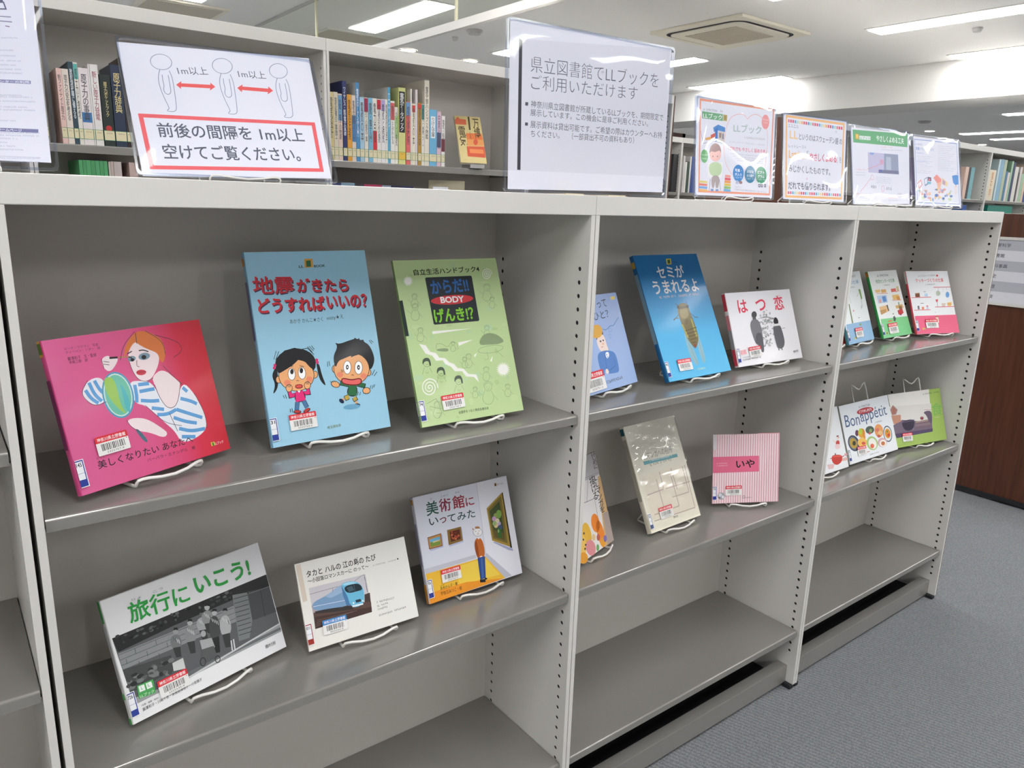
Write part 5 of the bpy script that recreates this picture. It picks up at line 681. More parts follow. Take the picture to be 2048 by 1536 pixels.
DATA['jobblue']={'pos': [2.0651, 0.1127, 0.9799], 'yaw': 6.08, 'tilt': 19.83, 'w': 183.3, 'h': 216.1,'art':[
('G',1,((0,'e9edee'),(1,'e4eaec'))),('P','8fb9dc',(75,609,1814,597,1846,-8,0,1)),('T','6a9cc8','調理の仕事',(45.4,177.9),(159.3,177.6),11.9,0),('D','6a7078',(91.9,198.2),(145.6,198.7),6.5,1),
('D','8a9098',(86.5,166.6),(126.5,166.7),4,2),('P','7a9a50',(1445,1594,1596,1599,1601,1311,1505,1253)),('L','7a8a60',1.6,(1508,1259,1479,1076),0),('P','6a7a44',(535,1197,600,1192,582,608,488,608)),
('L','8a9a60',1.3,(1390,1486,1254,1380),0),('L','9aa890',1.5,(697,1416,714,1211),0),('E','e0a0b0',(789,973,51,-4,-16,-31)),('E','4a4a50',(1057,735,32,-3,-7,-15)),('E','c8c8d0',(1420,1046,53,-4,-29,-55)),
('P','7aa060',(991,554,1130,560,1124,496,983,486)),('T','7ab06a','LL',(56.6,14.2),(70.1,14.6),4.8,0),('P','c8c040',(439,182,545,185,543,117,436,115)),('K','red',(55.3,44.7),(107.4,44.1)),]}
DATA['jobgreen']={'pos': [2.2789, 0.1173, 0.9799], 'yaw': 0.72, 'tilt': 22.11, 'w': 187.3, 'h': 216.3,'art':[
('G',1,((0,'eef0ee'),(1,'e8ebea'))),('P','7fd08e',(83,620,1882,596,1905,3,-9,0)),('T','4c9a62','物流センターの仕事',(35.4,176.2),(159.8,175.8),12.8,0.008),('D','44505a',(52.6,197.1),(143.9,197.9),7.4,1),
('D','70787c',(78.3,166.3),(123.4,166.7),4.2,2),('P','e2c080',(172,1560,497,1568,507,1472,187,1464)),('P','d8a860',(547,1554,875,1555,873,1453,556,1445)),('P','e06a5a',(1204,1546,1541,1555,1536,1444,1198,1437)),
('P','d8c890',(1590,1602,1750,1620,1745,1459,1591,1454)),('P','b8cfe8',(210,1367,833,1370,805,1118,184,1119)),('P','5a90d0',(513,1327,742,1334,752,1157,520,1147)),('P','e8a090',(282,1244,390,1250,379,1131,272,1125)),
('P','e8c070',(1184,1340,1637,1345,1654,1179,1189,1181)),('P','d89840',(1451,1276,1657,1285,1672,1165,1457,1158)),('P','e4bc88',(179,1012,717,1039,795,853,193,750)),('P','c89a60',(169,894,560,916,585,819,193,750)),
('P','d8b070',(1229,983,1722,1014,1760,888,1254,884)),('P','8a6a40',(1441,958,1643,957,1662,845,1435,848)),('P','c83c40',(1296,820,1649,871,1675,721,1436,651,1309,697)),('L','d86a60',1.6,(244,1437,951,1413),0),
('L','d86a60',1.6,(1126,1172,1716,1151),0),('L','d86a60',1.6,(1475,1423,1751,1471),0),('P','3c4048',(665,1030,749,1054,748,856,690,836)),('P','4a7040',(1477,1078,1538,1099,1516,977,1467,980)),
('P','2c3a50',(1357,694,1509,695,1471,649)),('P','40464a',(918,639,1019,663,1070,568,975,478,883,509)),('P','d08a50',(517,536,815,550,792,504,517,488)),('E','6a7a4a',(970,732,38,-2,-11,-21)),
('P','d8c840',(226,190,347,192,336,121,216,120)),('P','3a4a30',(269,179,317,180,304,124,256,124)),('D','eaf4e8',(37,14.2),(59,14.8),4.6,4),('K','red',(41.4,44.3),(100.9,44.6)),]}
DATA['jobpink']={'pos': [2.4712, 0.1042, 0.9799], 'yaw': -17.19, 'tilt': 22.84, 'w': 186.2, 'h': 213.5,'art':[
('G',1,((0,'f0f0f2'),(1,'e9ebee'))),('P','ee6a8c',(38,612,1882,618,1878,1,-5,6)),('T','dc4656','クッキーづくりの仕事',(35.3,174.3),(160,175.3),13.6,0.01),('T','4a4a52','しごとにいってきます',(52.9,193.8),(127.8,195.4),6.8,0),
('E','dc4656',(1357,1977,46,0,-9,-36)),('D','70727a',(76,164.7),(118.9,166),4.1,2),('L','d4525c',2.1,(39,1233,906,1240),0),('L','d4525c',2,(1092,1570,1877,1577),0),('L','d4525c',2.1,(1001,897,1872,895),0),
('L','d4525c',2,(59,807,775,811),0),('P','7a4a34',(227,1377,430,1392,415,1250,221,1245)),('P','9a6a44',(227,1377,430,1392,428,1357,224,1340)),('P','cfe2f0',(629,1372,777,1382,781,1264,618,1259)),
('L','5a5a60',1.5,(619,1425,711,1428),0),('P','b8d4ea',(642,1334,768,1342,770,1269,632,1264)),('E','b4bfae',(1254,1363,99,-1,-21,-85)),('L','9a9aa0',1,(1321,1565,1283,1439),0),('E','74a8dc',(1659,1310,83,-1,-25,-102)),
('L','9a9aa0',1,(1675,1574,1666,1485),0),('L','c8c8d0',1.1,(1509,1550,1488,1398),0),('P','e0606a',(1080,1152,1198,1162,1160,1075,1092,1063)),('L','8a6a60',1.6,(1134,1075,1113,912),0),
('P','eac070',(1582,1042,1784,1051,1734,918,1567,916)),('L','d07050',1.2,(1569,992,1769,993),0),('P','d8c8c0',(1312,1022,1511,1023,1448,906,1316,906)),('L','4a4a50',1.5,(386,1033,525,1036),0),
('P','7a7c84',(229,917,310,920,304,829,223,825)),('P','e89070',(411,913,509,917,497,827,400,824)),('P','c0d0e0',(617,922,706,928,697,838,611,830)),('P','e0707a',(625,954,707,958,698,923,619,919)),
('P','5a5a62',(236,947,311,950,306,916,231,912)),('P','a8784a',(900,579,1078,585,1073,562,901,554)),('P','f2d8c8',(930,541,1047,550,1053,375,998,352)),('D','8a3a50',(59.8,51.2),(86.2,53),2.5,3),
('E','c8c8c0',(973,715,26,-1,-4,-15)),('P','d8c840',(271,199,347,207,349,148,276,140)),('D','a8e0b0',(35.6,15.2),(55.9,19.1),4,5),('K','red',(43.1,48.6),(96.9,48.7)),]}
DATA['jobred']={'pos': [1.9082, 0.1255, 0.9799], 'yaw': 2.0, 'tilt': 20.98, 'w': 180.0, 'h': 216.3,'art':[
('G',0,((0,'eceaea'),(1,'eceaea'))),('P','e2584e',(5,5,1795,5,1795,520,5,520)),]}
DATA['cook']={'pos': [1.8464, 0.0865, 0.6025], 'yaw': -0.99, 'tilt': 20.02, 'w': 257.0, 'h': 187.8,'art':[
('G',1,((0,'eceef0'),(1,'e6e9ec'))),('S','c83c34',(1780,440,1880,483,2288,424,2338,318,2257,212,2018,148,1825,206,1741,329)),('P','e05a4c',(1852,464,2260,404,2272,354,1816,422)),
('P','6a4a3c',(1968,515,2026,510,2020,458,1966,463)),('L','c83c34',2.3,(1681,399,1788,403),0),('L','c83c34',2.4,(2326,345,2440,361),0),('P','8a3030',(2237,1011,2346,1013,2348,921,2239,919)),
('P','f0d0c0',(2245,973,2331,972,2311,902,2234,905)),('S','c84a44',(2140,858,2340,874,2324,707,2112,718)),('S','e8c8c8',(2067,774,2320,756,2316,600,2040,634)),('L','f0d0c0',2.9,(2144,809,2018,902),0),
('P','d8a0a0',(2461,418,2614,416,2618,342,2469,344)),('P','e4c0c0',(1465,260,1869,210,1742,91,1497,112)),('P','e0b8b0',(2289,303,2594,298,2594,201,2302,216)),]}
DATA['bon']={'pos': [2.123, 0.0883, 0.6025], 'yaw': -1.23, 'tilt': 19.98, 'w': 290.5, 'h': 183.2,'art':[
('G',1,((0,'eef1f4'),(1,'e6eaef'))),('D','4a4e58',(108.3,162.8),(174.1,162.6),6.7,1),('E','b8303c',(1419,1498,499,-6,6,-105)),('P','b8303c',(1082,1431,1235,1430,1126,1362)),
('T','f6f0f0','どうぞめしあがれ',(106.1,146.4),(181.2,145.7),9.4,0.02),('T','44608c','Bon',(16.2,114.1),(98.9,111.2),37.8,0),('T','44608c',"'",(106,130.8),(113.1,131),6.7,0),('T','44608c','appétit',(106.3,106),(267.1,108.1),47,0),
('D','5a6478',(182.9,102.2),(229.5,103.1),4.7,2),('E','3a3f50',(419,606,304,5,55,-256)),('E','6a7488',(398,610,238,3,46,-215)),('E','b89a40',(398,610,195,3,36,-171)),('E','3c3a30',(440,603,94,-15,-25,-70)),
('E','5a3050',(701,885,95,-15,-34,-95)),('E','e4a830',(962,844,198,-31,-52,-142)),('E','b8d040',(913,902,110,-17,-34,-95)),('E','e08a34',(1067,752,63,-3,-8,-222)),('E','f0c060',(902,553,263,-43,-52,-142)),
('E','d8584a',(959,518,109,-18,-17,-47)),('E','4a5a50',(1462,868,253,-14,-5,-124)),('E','8aa060',(1498,837,90,-14,-22,-60)),('E','d84a50',(1413,761,63,-9,-12,-33)),('E','a8c878',(1446,439,321,-6,27,-225)),
('E','f2f0e8',(1464,423,229,-4,21,-180)),('E','e87050',(1415,355,112,-18,-27,-72)),('E','e8a060',(1975,764,258,-20,-23,-213)),('E','e07a6a',(1892,802,115,-17,-23,-60)),('E','e8c088',(2021,692,115,-17,-26,-68)),
('E','c85a50',(1911,594,92,-15,-16,-44)),('E','6a2a34',(2455,774,122,-19,-28,-74)),('E','4a5a70',(2463,585,264,-21,-29,-266)),('E','e8ece8',(2463,585,221,-18,-25,-228)),('E','e09030',(2467,597,173,-14,-16,-157)),
('E','d84434',(2505,539,76,-12,-19,-49)),('E','6a8a40',(2463,663,47,-7,-13,-34)),('E','d8b0b8',(2045,367,283,-25,-16,-151)),('E','f4eee8',(2073,336,208,-34,-42,-109)),('E','c87a4a',(2071,332,115,-19,-24,-64)),
('P','c84a50',(605,240,1226,227,1220,211,610,217)),('D','5a6070',(117.6,9.2),(172.3,9.2),4,4),('K','red',(52,47.1),(102.5,44.5)),]}
DATA['shoku']={'pos': [2.4163, 0.0903, 0.6025], 'yaw': -10.35, 'tilt': 17.94, 'w': 267.6, 'h': 179.5,'art':[
('G',0,((0,'a9c668'),(1,'a3c062'))),('P','ece9e4',(-62,1803,2080,1800,1983,342,106,328)),('P','e0dcd8',(-52,1402,2102,1304,2009,664,-46,749)),('P','7a6a7c',(-46,749,499,901,2009,664,1983,342,106,328)),
('P','574a68',(38,479,2005,448,1983,342,106,328)),('P','a88078',(-34,1296,132,1437,333,1260,224,1113,26,1107)),('P','c8927a',(-34,1100,455,1077,430,856,61,790)),('P','b07060',(121,1385,236,1269,152,1147,37,1158)),
('S','3c3448',(452,867,1140,875,1069,629,923,513,619,506,481,653)),('P','5a506a',(486,837,1115,851,1103,812,485,792)),('L','9a94a8',2.1,(948,536,1033,554),0),('P','7c6470',(1136,755,1861,760,1940,536,1087,521)),
('P','a89088',(1181,777,1824,785,1832,723,1149,722)),('P','8c7880',(1132,676,1926,672,1930,591,1109,604)),('E','8a3c44',(1514,855,90,-9,-12,-58)),('E','b08080',(1521,889,41,-4,-3,-16)),
('S','6a5a70',(1607,1041,1846,1085,2087,1034,2012,582,1850,707,1771,931)),('L','b05a5a',1,(1667,1130,2057,1092),0),('T','78b85c','食',(207.5,87.9),(264.6,85.6),43.7,0),('D','4a5a34',(173.1,163.6),(260,164.6),4.8,1),
('D','e8f0d8',(220.5,79.2),(245.9,78.5),2.8,3),('D','7a9a4a',(13.1,6.4),(53,6.9),2.6,4),('K','red',(37.7,45.4),(87.9,43.8)),]}
DATA['distance']={'pos': [0.1861, 0.19, 1.3826], 'yaw': -4.49, 'tilt': 29.13, 'w': 296.3, 'h': 228.4,'art':[
('Q','e9eaf0',(19,2179,2921,2322,2865,80,79,-11)),('O','8b95ab',1,(584,1919,144,-18,-41,-135)),('L','8b95ab',1,(550,1788,510,1678,499,1537,533,1324,593,1123,553,1102,562,1075,676,1083,694,1203,704,1563,700,1683,676,1785),2),
('L','8b95ab',1,(566,1696,562,1585,570,1516,550,1444,565,1377,611,1362,651,1407,652,1537,651,1701),2),('O','8b95ab',1,(1474,1974,146,-17,-45,-138)),
('L','8b95ab',1,(1436,1841,1393,1730,1379,1587,1412,1371,1472,1168,1430,1146,1439,1119,1559,1127,1579,1249,1596,1614,1593,1735,1569,1838),2),
('L','8b95ab',1,(1452,1747,1446,1636,1453,1566,1431,1493,1446,1425,1494,1410,1537,1455,1540,1587,1541,1753),2),('O','8b95ab',1,(2355,2004,141,-16,-49,-139)),
('L','8b95ab',1,(2313,1869,2266,1757,2250,1613,2281,1395,2341,1191,2297,1169,2306,1142,2432,1150,2455,1273,2477,1641,2477,1763,2452,1867),2),
('L','8b95ab',1,(2328,1775,2320,1662,2327,1592,2303,1519,2317,1450,2368,1435,2414,1481,2419,1613,2422,1781),2),('P','f0625f',(740,1548,827,1622,815,1583,1241,1609,1244,1648,1308,1581,1215,1505,1229,1545,803,1521,801,1482)),
('P','f0625f',(1639,1603,1736,1679,1721,1638,2131,1649,2136,1691,2201,1618,2099,1541,2115,1583,1706,1573,1702,1532)),('T','5c6270','1m以上',(80.2,172.9),(124,177.9),14,0),('T','5c6270','1m以上',(169.9,179.4),(213.1,182),14.2,0),
('L','f0686a',6.2,(179,971,2755,1065,2731,224,216,135),1),('T','585e6c','前後の間隔を 1m以上',(37.7,63.2),(255.6,71.5),24.5,0.012),('T','585e6c','空けてご覧ください。',(40.3,27.8),(242.8,35.8),24.9,0.012),]}
DATA['notice']={'pos': [0.8046, 0.15, 1.3796], 'yaw': -4.03, 'tilt': 0.67, 'w': 414.8, 'h': 301.0,'art':[
('Q','e9eaf0',(72,2984,4069,2985,4075,105,96,40)),('P','dfe0e6',(70,2655,4025,2969,4083,430,98,384)),('P','3c3c44',(271,2682,343,2652,373,397,299,396)),('T','5e606c','県立図書館でLLブックを',(54.8,214.1),(375.9,218.9),28.3,-0.012),
('T','5e606c','ご利用いただけます',(56.5,184.3),(320.3,189.8),25.9,-0.012),('P','50525e',(444,1609,509,1611,505,1551,443,1550)),('P','50525e',(451,1254,515,1254,514,1199,449,1198)),
('T','5c5e68','神奈川県立図書館が所蔵しているLLブックを、期間限定で',(57.1,152),(396,155.5),13.5,0),('T','5c5e68','展示しています。この機会に是非ご利用ください。',(56.4,137.8),(354.2,140.9),12.5,0),('T','5c5e68','展示資料は貸出可能です。ご希望の際はカウンターへお持',(57.2,116.4),(395.6,120.5),13.2,0),
('T','5c5e68','ちください。\u3000（一部貸出不可の資料もあり）',(58.9,100.2),(317.9,105),13.1,0),]}
DATA['leaflet']={'pos': [1.2528, 0.07, 1.383], 'yaw': 0.75, 'tilt': 4.37, 'w': 295.3, 'h': 208.1,'art':[
('Q','e9eaf0',(37,2055,2911,2057,2913,52,45,39)),('L','f2a080',4.5,(151,1992,2821,2037,2800,127,175,121),1),('D','8a9a8a',(24.7,178),(90.3,180.1),4.8,1),('P','6fae7c',(215,1765,931,1766,933,1627,222,1622)),
('T','f2f6f0','LLブック',(25.4,163),(91.1,164.1),11,0.02),('P','c8b070',(944,1763,1085,1765,1084,1634,946,1631)),('P','a89458',(980,1743,1052,1743,1051,1656,982,1656)),
('L','f0b8ae',1.4,(1834,1742,1716,1825,1521,1831,1226,1749,1076,1548,1002,1182,1001,945,1094,712,1338,507),2),('L','f0b8ae',1.4,(1834,1742,1969,1847,2226,1883,2467,1777,2600,1591,2652,1295,2617,959,2572,755),2),
('T','a9c0b4','LLブック',(132.6,142.6),(237.9,145.5),18.5,0.01),('D','b0b8b4',(173.4,131.6),(252.9,134),4.5,2),('D','c8c8cc',(118.9,119.5),(253.8,121.3),3.4,3),('T','ea7c8c','「だれでも やさしく 読める本」',(115.8,102.6),(261.1,104.2),9.4,0.02),
('D','b4b4bc',(124.4,95.1),(248.2,95.9),2.3,10),('D','b4b4bc',(132.8,90.9),(248.7,89.3),2.2,11),('D','b4b4bc',(141.3,86.5),(249.1,84.3),2.3,12),('D','b4b4bc',(149.9,82.2),(249.4,80.1),2.2,13),
('E','f2a09c',(2523,1741,149,13,12,-160)),('D','f8e0dc',(240.9,177.2),(263.1,177.2),3.3,5),('D','f8e0dc',(242.8,170.8),(262.1,170.8),3.3,6),('P','4f8fd0',(606,1464,772,1539,1025,1497,1025,1403,778,1415,637,1373)),
('P','e8e8f0',(178,1368,426,1464,637,1373,620,1186,277,1116)),('P','d8604c',(524,1303,676,1361,693,1285,540,1227)),('P','e8b060',(335,1228,538,1273,541,1212,363,1184)),('P','3f78c0',(672,1438,762,1476,775,1213,685,1175)),
('P','d8ccc4',(779,1400,1003,1402,1001,1197,788,1214)),('P','a08878',(820,1372,899,1370,891,1268,820,1269)),('P','8a8a9a',(926,1364,984,1363,985,1243,926,1252)),('L','8a8a98',0.9,(178,1368,277,1113,646,1185,1003,1158),0),
('E','74b878',(334,855,123,7,6,-139)),('D','e8f4e8',(23.7,86.8),(42.8,86.7),2.7,7),('D','e8f4e8',(24.8,79.1),(42.2,78.6),2.8,8),('P','f2f2ee',(435,724,984,769,948,433,474,429)),('E','f3c0b4',(705,927,206,12,9,-164)),
('S','a07c78',(499,899,499,1008,572,1105,699,1153,832,1123,903,1033,905,939,864,1015,709,958,539,971)),('E','5a4444',(622,867,16,1,1,-14)),('E','5a4444',(779,876,16,1,1,-14)),('S','c6dcae',(480,742,952,760,946,465,525,447)),
('S','b4a8a4',(576,465,892,479,853,206,747,203,733,377,694,201,615,198)),('L','8a7a74',1.3,(554,385,526,148),0),('L','8a7a74',1.3,(869,398,930,161),0),('P','7a9ac8',(577,181,682,185,676,133,587,131)),
('P','7a9ac8',(748,179,854,182,851,139,755,136)),('P','e6d47c',(171,346,452,342,449,295,168,300)),('P','e88878',(173,287,455,282,452,235,170,241)),('P','7aa8d8',(176,228,458,223,455,175,173,182)),
('P','f0b870',(178,169,461,163,458,116,175,122)),('P','f0a090',(1079,503,1275,496,1278,447,1076,452)),('P','e8606a',(1071,442,1278,434,1281,386,1068,390)),('P','ee9a4c',(1064,381,1282,373,1285,325,1061,329)),
('P','e6c850',(1056,319,1285,312,1288,263,1053,268)),('P','9ac878',(1049,258,1289,250,1292,202,1046,206)),('P','7ab4dc',(1041,197,1292,189,1295,140,1038,145)),('E','3f8ccc',(1557,554,202,9,11,-186)),
('T','f0f6fa','写真・',(142.7,58.3),(167.9,58.2),6.8,0.02),('T','f0f6fa','絵入り',(143.2,49.3),(168.4,49.1),6.8,0.02),('D','e4eef4',(141.3,44.7),(171,44.6),2.9,9),('E','3a84a6',(2003,547,209,10,13,-188)),
('T','f0f6fa','ふりがな',(186.9,57.8),(212.9,57.6),6.9,0.02),('T','f0f6fa','分ち書き',(187.5,48.6),(213.5,48.3),6.9,0.02),('D','e4eef4',(185.5,43.9),(216.2,43.8),2.9,9),('E','419a70',(2431,550,215,9,14,-192)),
('T','f0f6fa','ピクト',(229.3,58),(256,57.9),7,0.02),('T','f0f6fa','グラム',(229.9,48.7),(256.7,48.5),7,0.02),('D','e4eef4',(227.9,43.9),(259.5,43.8),3,9),('P','b8c0d8',(1468,398,1566,394,1571,321,1473,325)),
('S','a07c78',(1595,392,1716,390,1714,324,1596,327)),('P','6a6a74',(2335,349,2413,347,2415,276,2340,279)),('E','e8e8f0',(2376,314,18,0,2,-21)),('P','6a6a74',(2433,353,2511,351,2513,280,2438,282)),
('E','e8e8f0',(2475,317,17,1,1,-20)),('P','6a6a74',(2565,358,2643,355,2645,284,2570,287)),('E','e8e8f0',(2606,322,18,0,2,-20)),('D','b4b4bc',(145,24.3),(170.2,24.3),2.3,21),('D','b0b0b8',(142.5,18.5),(266,16.2),2.9,22),]}
DATA['meaning']={'pos': [1.621, 0.1, 1.3829], 'yaw': -5.88, 'tilt': 7.05, 'w': 256.3, 'h': 210.3,'art':[
('Q','e9eaf0',(43,2068,2513,2073,2465,31,79,47)),('L','f3bf7e',5.5,(160,2023,2405,2001,2363,122,181,114),1),('P','e4808a',(220,1953,278,1954,280,1883,221,1883)),('P','e0606e',(247,238,304,239,306,173,249,173)),
('P','e0606e',(301,1953,360,1953,361,1882,302,1882)),('P','e0607a',(327,239,384,239,386,173,329,173)),('P','e0607a',(382,1952,442,1952,443,1881,384,1881)),('P','6aaad0',(407,239,465,239,466,173,409,173)),
('P','6aaad0',(465,1951,524,1951,526,1880,466,1880)),('P','b8dcc8',(488,239,546,239,547,173,490,173)),('P','b8dcc8',(547,1950,607,1950,608,1879,549,1879)),('P','f0dc9c',(569,239,627,239,629,173,571,173)),
('P','f0dc9c',(630,1949,690,1949,691,1878,631,1878)),('P','eeb078',(650,239,709,240,710,173,652,173)),('P','eeb078',(713,1948,773,1948,775,1877,715,1877)),('P','e46a70',(732,240,791,240,792,173,734,173)),
('P','e46a70',(796,1947,857,1947,859,1876,798,1876)),('P','dc5a70',(814,240,873,240,875,173,816,173)),('P','dc5a70',(880,1946,941,1947,943,1875,882,1875)),('P','6a9cc8',(897,240,956,240,958,173,898,173)),
('P','6a9cc8',(965,1945,1026,1946,1028,1874,967,1874)),('P','a8d8c4',(980,240,1039,240,1041,173,981,173)),('P','a8d8c4',(1050,1945,1111,1945,1113,1873,1052,1873)),('P','e4808a',(1063,240,1122,241,1124,173,1065,173)),
('P','e4808a',(1135,1944,1196,1944,1198,1872,1137,1872)),('P','e0606e',(1146,240,1206,241,1208,173,1148,173)),('P','e0606e',(1220,1943,1282,1943,1284,1871,1222,1871)),('P','e0607a',(1230,241,1290,241,1292,173,1232,173)),
('P','e0607a',(1306,1942,1368,1942,1371,1870,1308,1870)),('P','6aaad0',(1315,241,1375,241,1377,173,1317,173)),('P','6aaad0',(1392,1941,1455,1941,1457,1869,1395,1868)),('P','b8dcc8',(1399,241,1460,241,1462,173,1401,173)),
('P','b8dcc8',(1479,1940,1542,1940,1544,1867,1482,1867)),('P','f0dc9c',(1485,241,1545,241,1548,173,1487,173)),('P','f0dc9c',(1566,1939,1629,1939,1632,1866,1569,1866)),('P','eeb078',(1570,241,1631,242,1633,173,1572,173)),
('P','eeb078',(1654,1938,1717,1938,1720,1865,1656,1865)),('P','e46a70',(1656,242,1717,242,1720,173,1658,173)),('P','e46a70',(1742,1937,1806,1937,1808,1864,1744,1864)),('P','dc5a70',(1742,242,1804,242,1806,173,1745,173)),
('P','dc5a70',(1830,1936,1894,1936,1897,1863,1833,1863)),('P','6a9cc8',(1829,242,1891,242,1893,173,1831,173)),('P','6a9cc8',(1919,1935,1984,1935,1986,1862,1922,1862)),('P','a8d8c4',(1916,242,1978,242,1981,173,1918,173)),
('P','a8d8c4',(2008,1934,2073,1934,2076,1861,2011,1861)),('P','e4808a',(2004,242,2066,243,2069,173,2006,173)),('P','e4808a',(2098,1933,2163,1933,2166,1860,2101,1860)),('P','e0606e',(2091,242,2154,243,2157,174,2094,173)),
('P','e0606e',(2188,1932,2254,1932,2256,1858,2191,1858)),('P','e0607a',(2180,243,2243,243,2246,174,2182,173)),('P','e0607a',(2279,1931,2344,1932,2347,1857,2282,1857)),('P','6aaad0',(2269,243,2332,243,2335,174,2271,173)),
('T','9a9ca8','エルエル',(22.6,176.6),(61.4,176.1),8.4,0),('T','f2d09c','LL',(28.3,150.4),(59.7,150.3),19.3,0.02),('T','7e808e','というのはスウェーデン語 の',(64,149.3),(234.6,147.6),16.7,0.01),('D','9a9ca8',(205.3,177.3),(210.5,176.9),4.7,1),
('T','9a9ca8','レットレースト',(26,128.1),(91.7,128.6),8.2,0),('T','f3c080','Lattlast',(27,103.6),(93.8,104.6),19,0.02),('T','8a8c98','「',(94.5,114.9),(101.4,114.9),9.2,0),('T','e4627a','やさしくよめる',(104.7,101.1),(212.7,101.4),19.5,0.02),
('T','9a9ca8','」を',(213.2,102.1),(232.9,101.5),15.9,0),('T','7e808e','みじかくしたものです。',(26.5,70.9),(188.4,68.4),17.4,0.01),('T','5e6070','だれでも借りられます。',(26.3,28.9),(189.8,29.2),19,0.015),
('T','d88090','か',(93.7,53.8),(100.1,53.7),5.6,0),]}
DATA['ideas']={'pos': [1.9094, 0.075, 1.3819], 'yaw': -5.88, 'tilt': 10.69, 'w': 275.0, 'h': 208.2,'art':[
('Q','e9eaf0',(42,2008,2712,2030,2657,65,55,2)),('P','6cb47c',(127,1956,2648,2019,2615,1650,139,1624)),('P','d8b048',(234,1859,388,1859,387,1716,233,1716)),('P','f0d070',(275,1844,358,1842,352,1737,275,1737)),
('P','e8f0e8',(404,1817,908,1829,894,1728,402,1717)),('T','6cb47c','LLブック',(42.9,172.6),(87.9,173.8),7.6,0.01),('T','f6faf4','やさしくよめる工夫',(117,171.9),(245.6,172),17.1,0.02),('D','e8b0a0',(135,156.6),(188.9,157.5),2.9,1),
('D','b8bac4',(137.7,149.4),(239.1,152.7),3,2),('P','b4b6d0',(765,1403,2156,1419,2174,875,765,868)),('P','c8c4dc',(765,1403,1499,1411,1473,881,765,868)),('P','8aa8d8',(847,1402,1062,1404,997,1344,875,1346)),
('P','9aa4b8',(1499,1411,2156,1419,2157,950,1475,918)),('P','b8c4d0',(1590,1331,1813,1325,1812,971,1573,979)),('P','7a7c98',(1226,962,2152,968,2174,875,1222,870)),('P','d8a8c0',(1302,1242,1459,1241,1453,1102,1296,1113)),
('P','5a6ab0',(1273,964,1383,966,1380,905,1270,905)),('L','ea9a9a',1.3,(733,953,1296,1103),0),('L','ea9a9a',1.1,(385,336,858,708),0),('D','ea9a9a',(20.6,90.5),(68.5,90.9),3.2,3),('D','b8bac4',(20.2,83.3),(60.6,83.9),2.5,4),
('D','b8bac4',(19.8,76.6),(61.8,77.4),2.6,5),('O','ea9a9a',1,(930,738,68,3,-3,-64)),('D','c0c2cc',(109.1,74.5),(178.5,74.6),2.2,20),('D','c0c2cc',(108.9,69.7),(178.3,69.7),2.2,21),('D','c0c2cc',(108.7,64.9),(178.1,64.9),2.2,22),
('D','c0c2cc',(108.4,60.1),(177.8,60),2.2,23),('T','7c7e8a','希望の',(86.1,44.8),(110.8,44.9),8.1,0),('T','7c7e8a','または',(156.2,42.4),(181.8,42.5),8.2,0),('O','ea9a9a',1,(1399,452,63,2,-4,-82)),
('D','ea8a8a',(20.2,25.8),(51.6,25.8),4,6),('D','c0c2cc',(19.9,19.5),(112.7,20.3),2.1,30),('D','c0c2cc',(19.6,14.8),(112.4,15.5),2.1,31),('D','c0c2cc',(19.4,10.1),(112.2,10.7),2.1,32),
('D','ea9a9a',(163.1,19.9),(205.1,19.9),2.6,7),('D','c0c2cc',(162.8,13.3),(208,13.6),2.3,8),('E','d8d8de',(2186,290,132,4,-4,-76)),]}
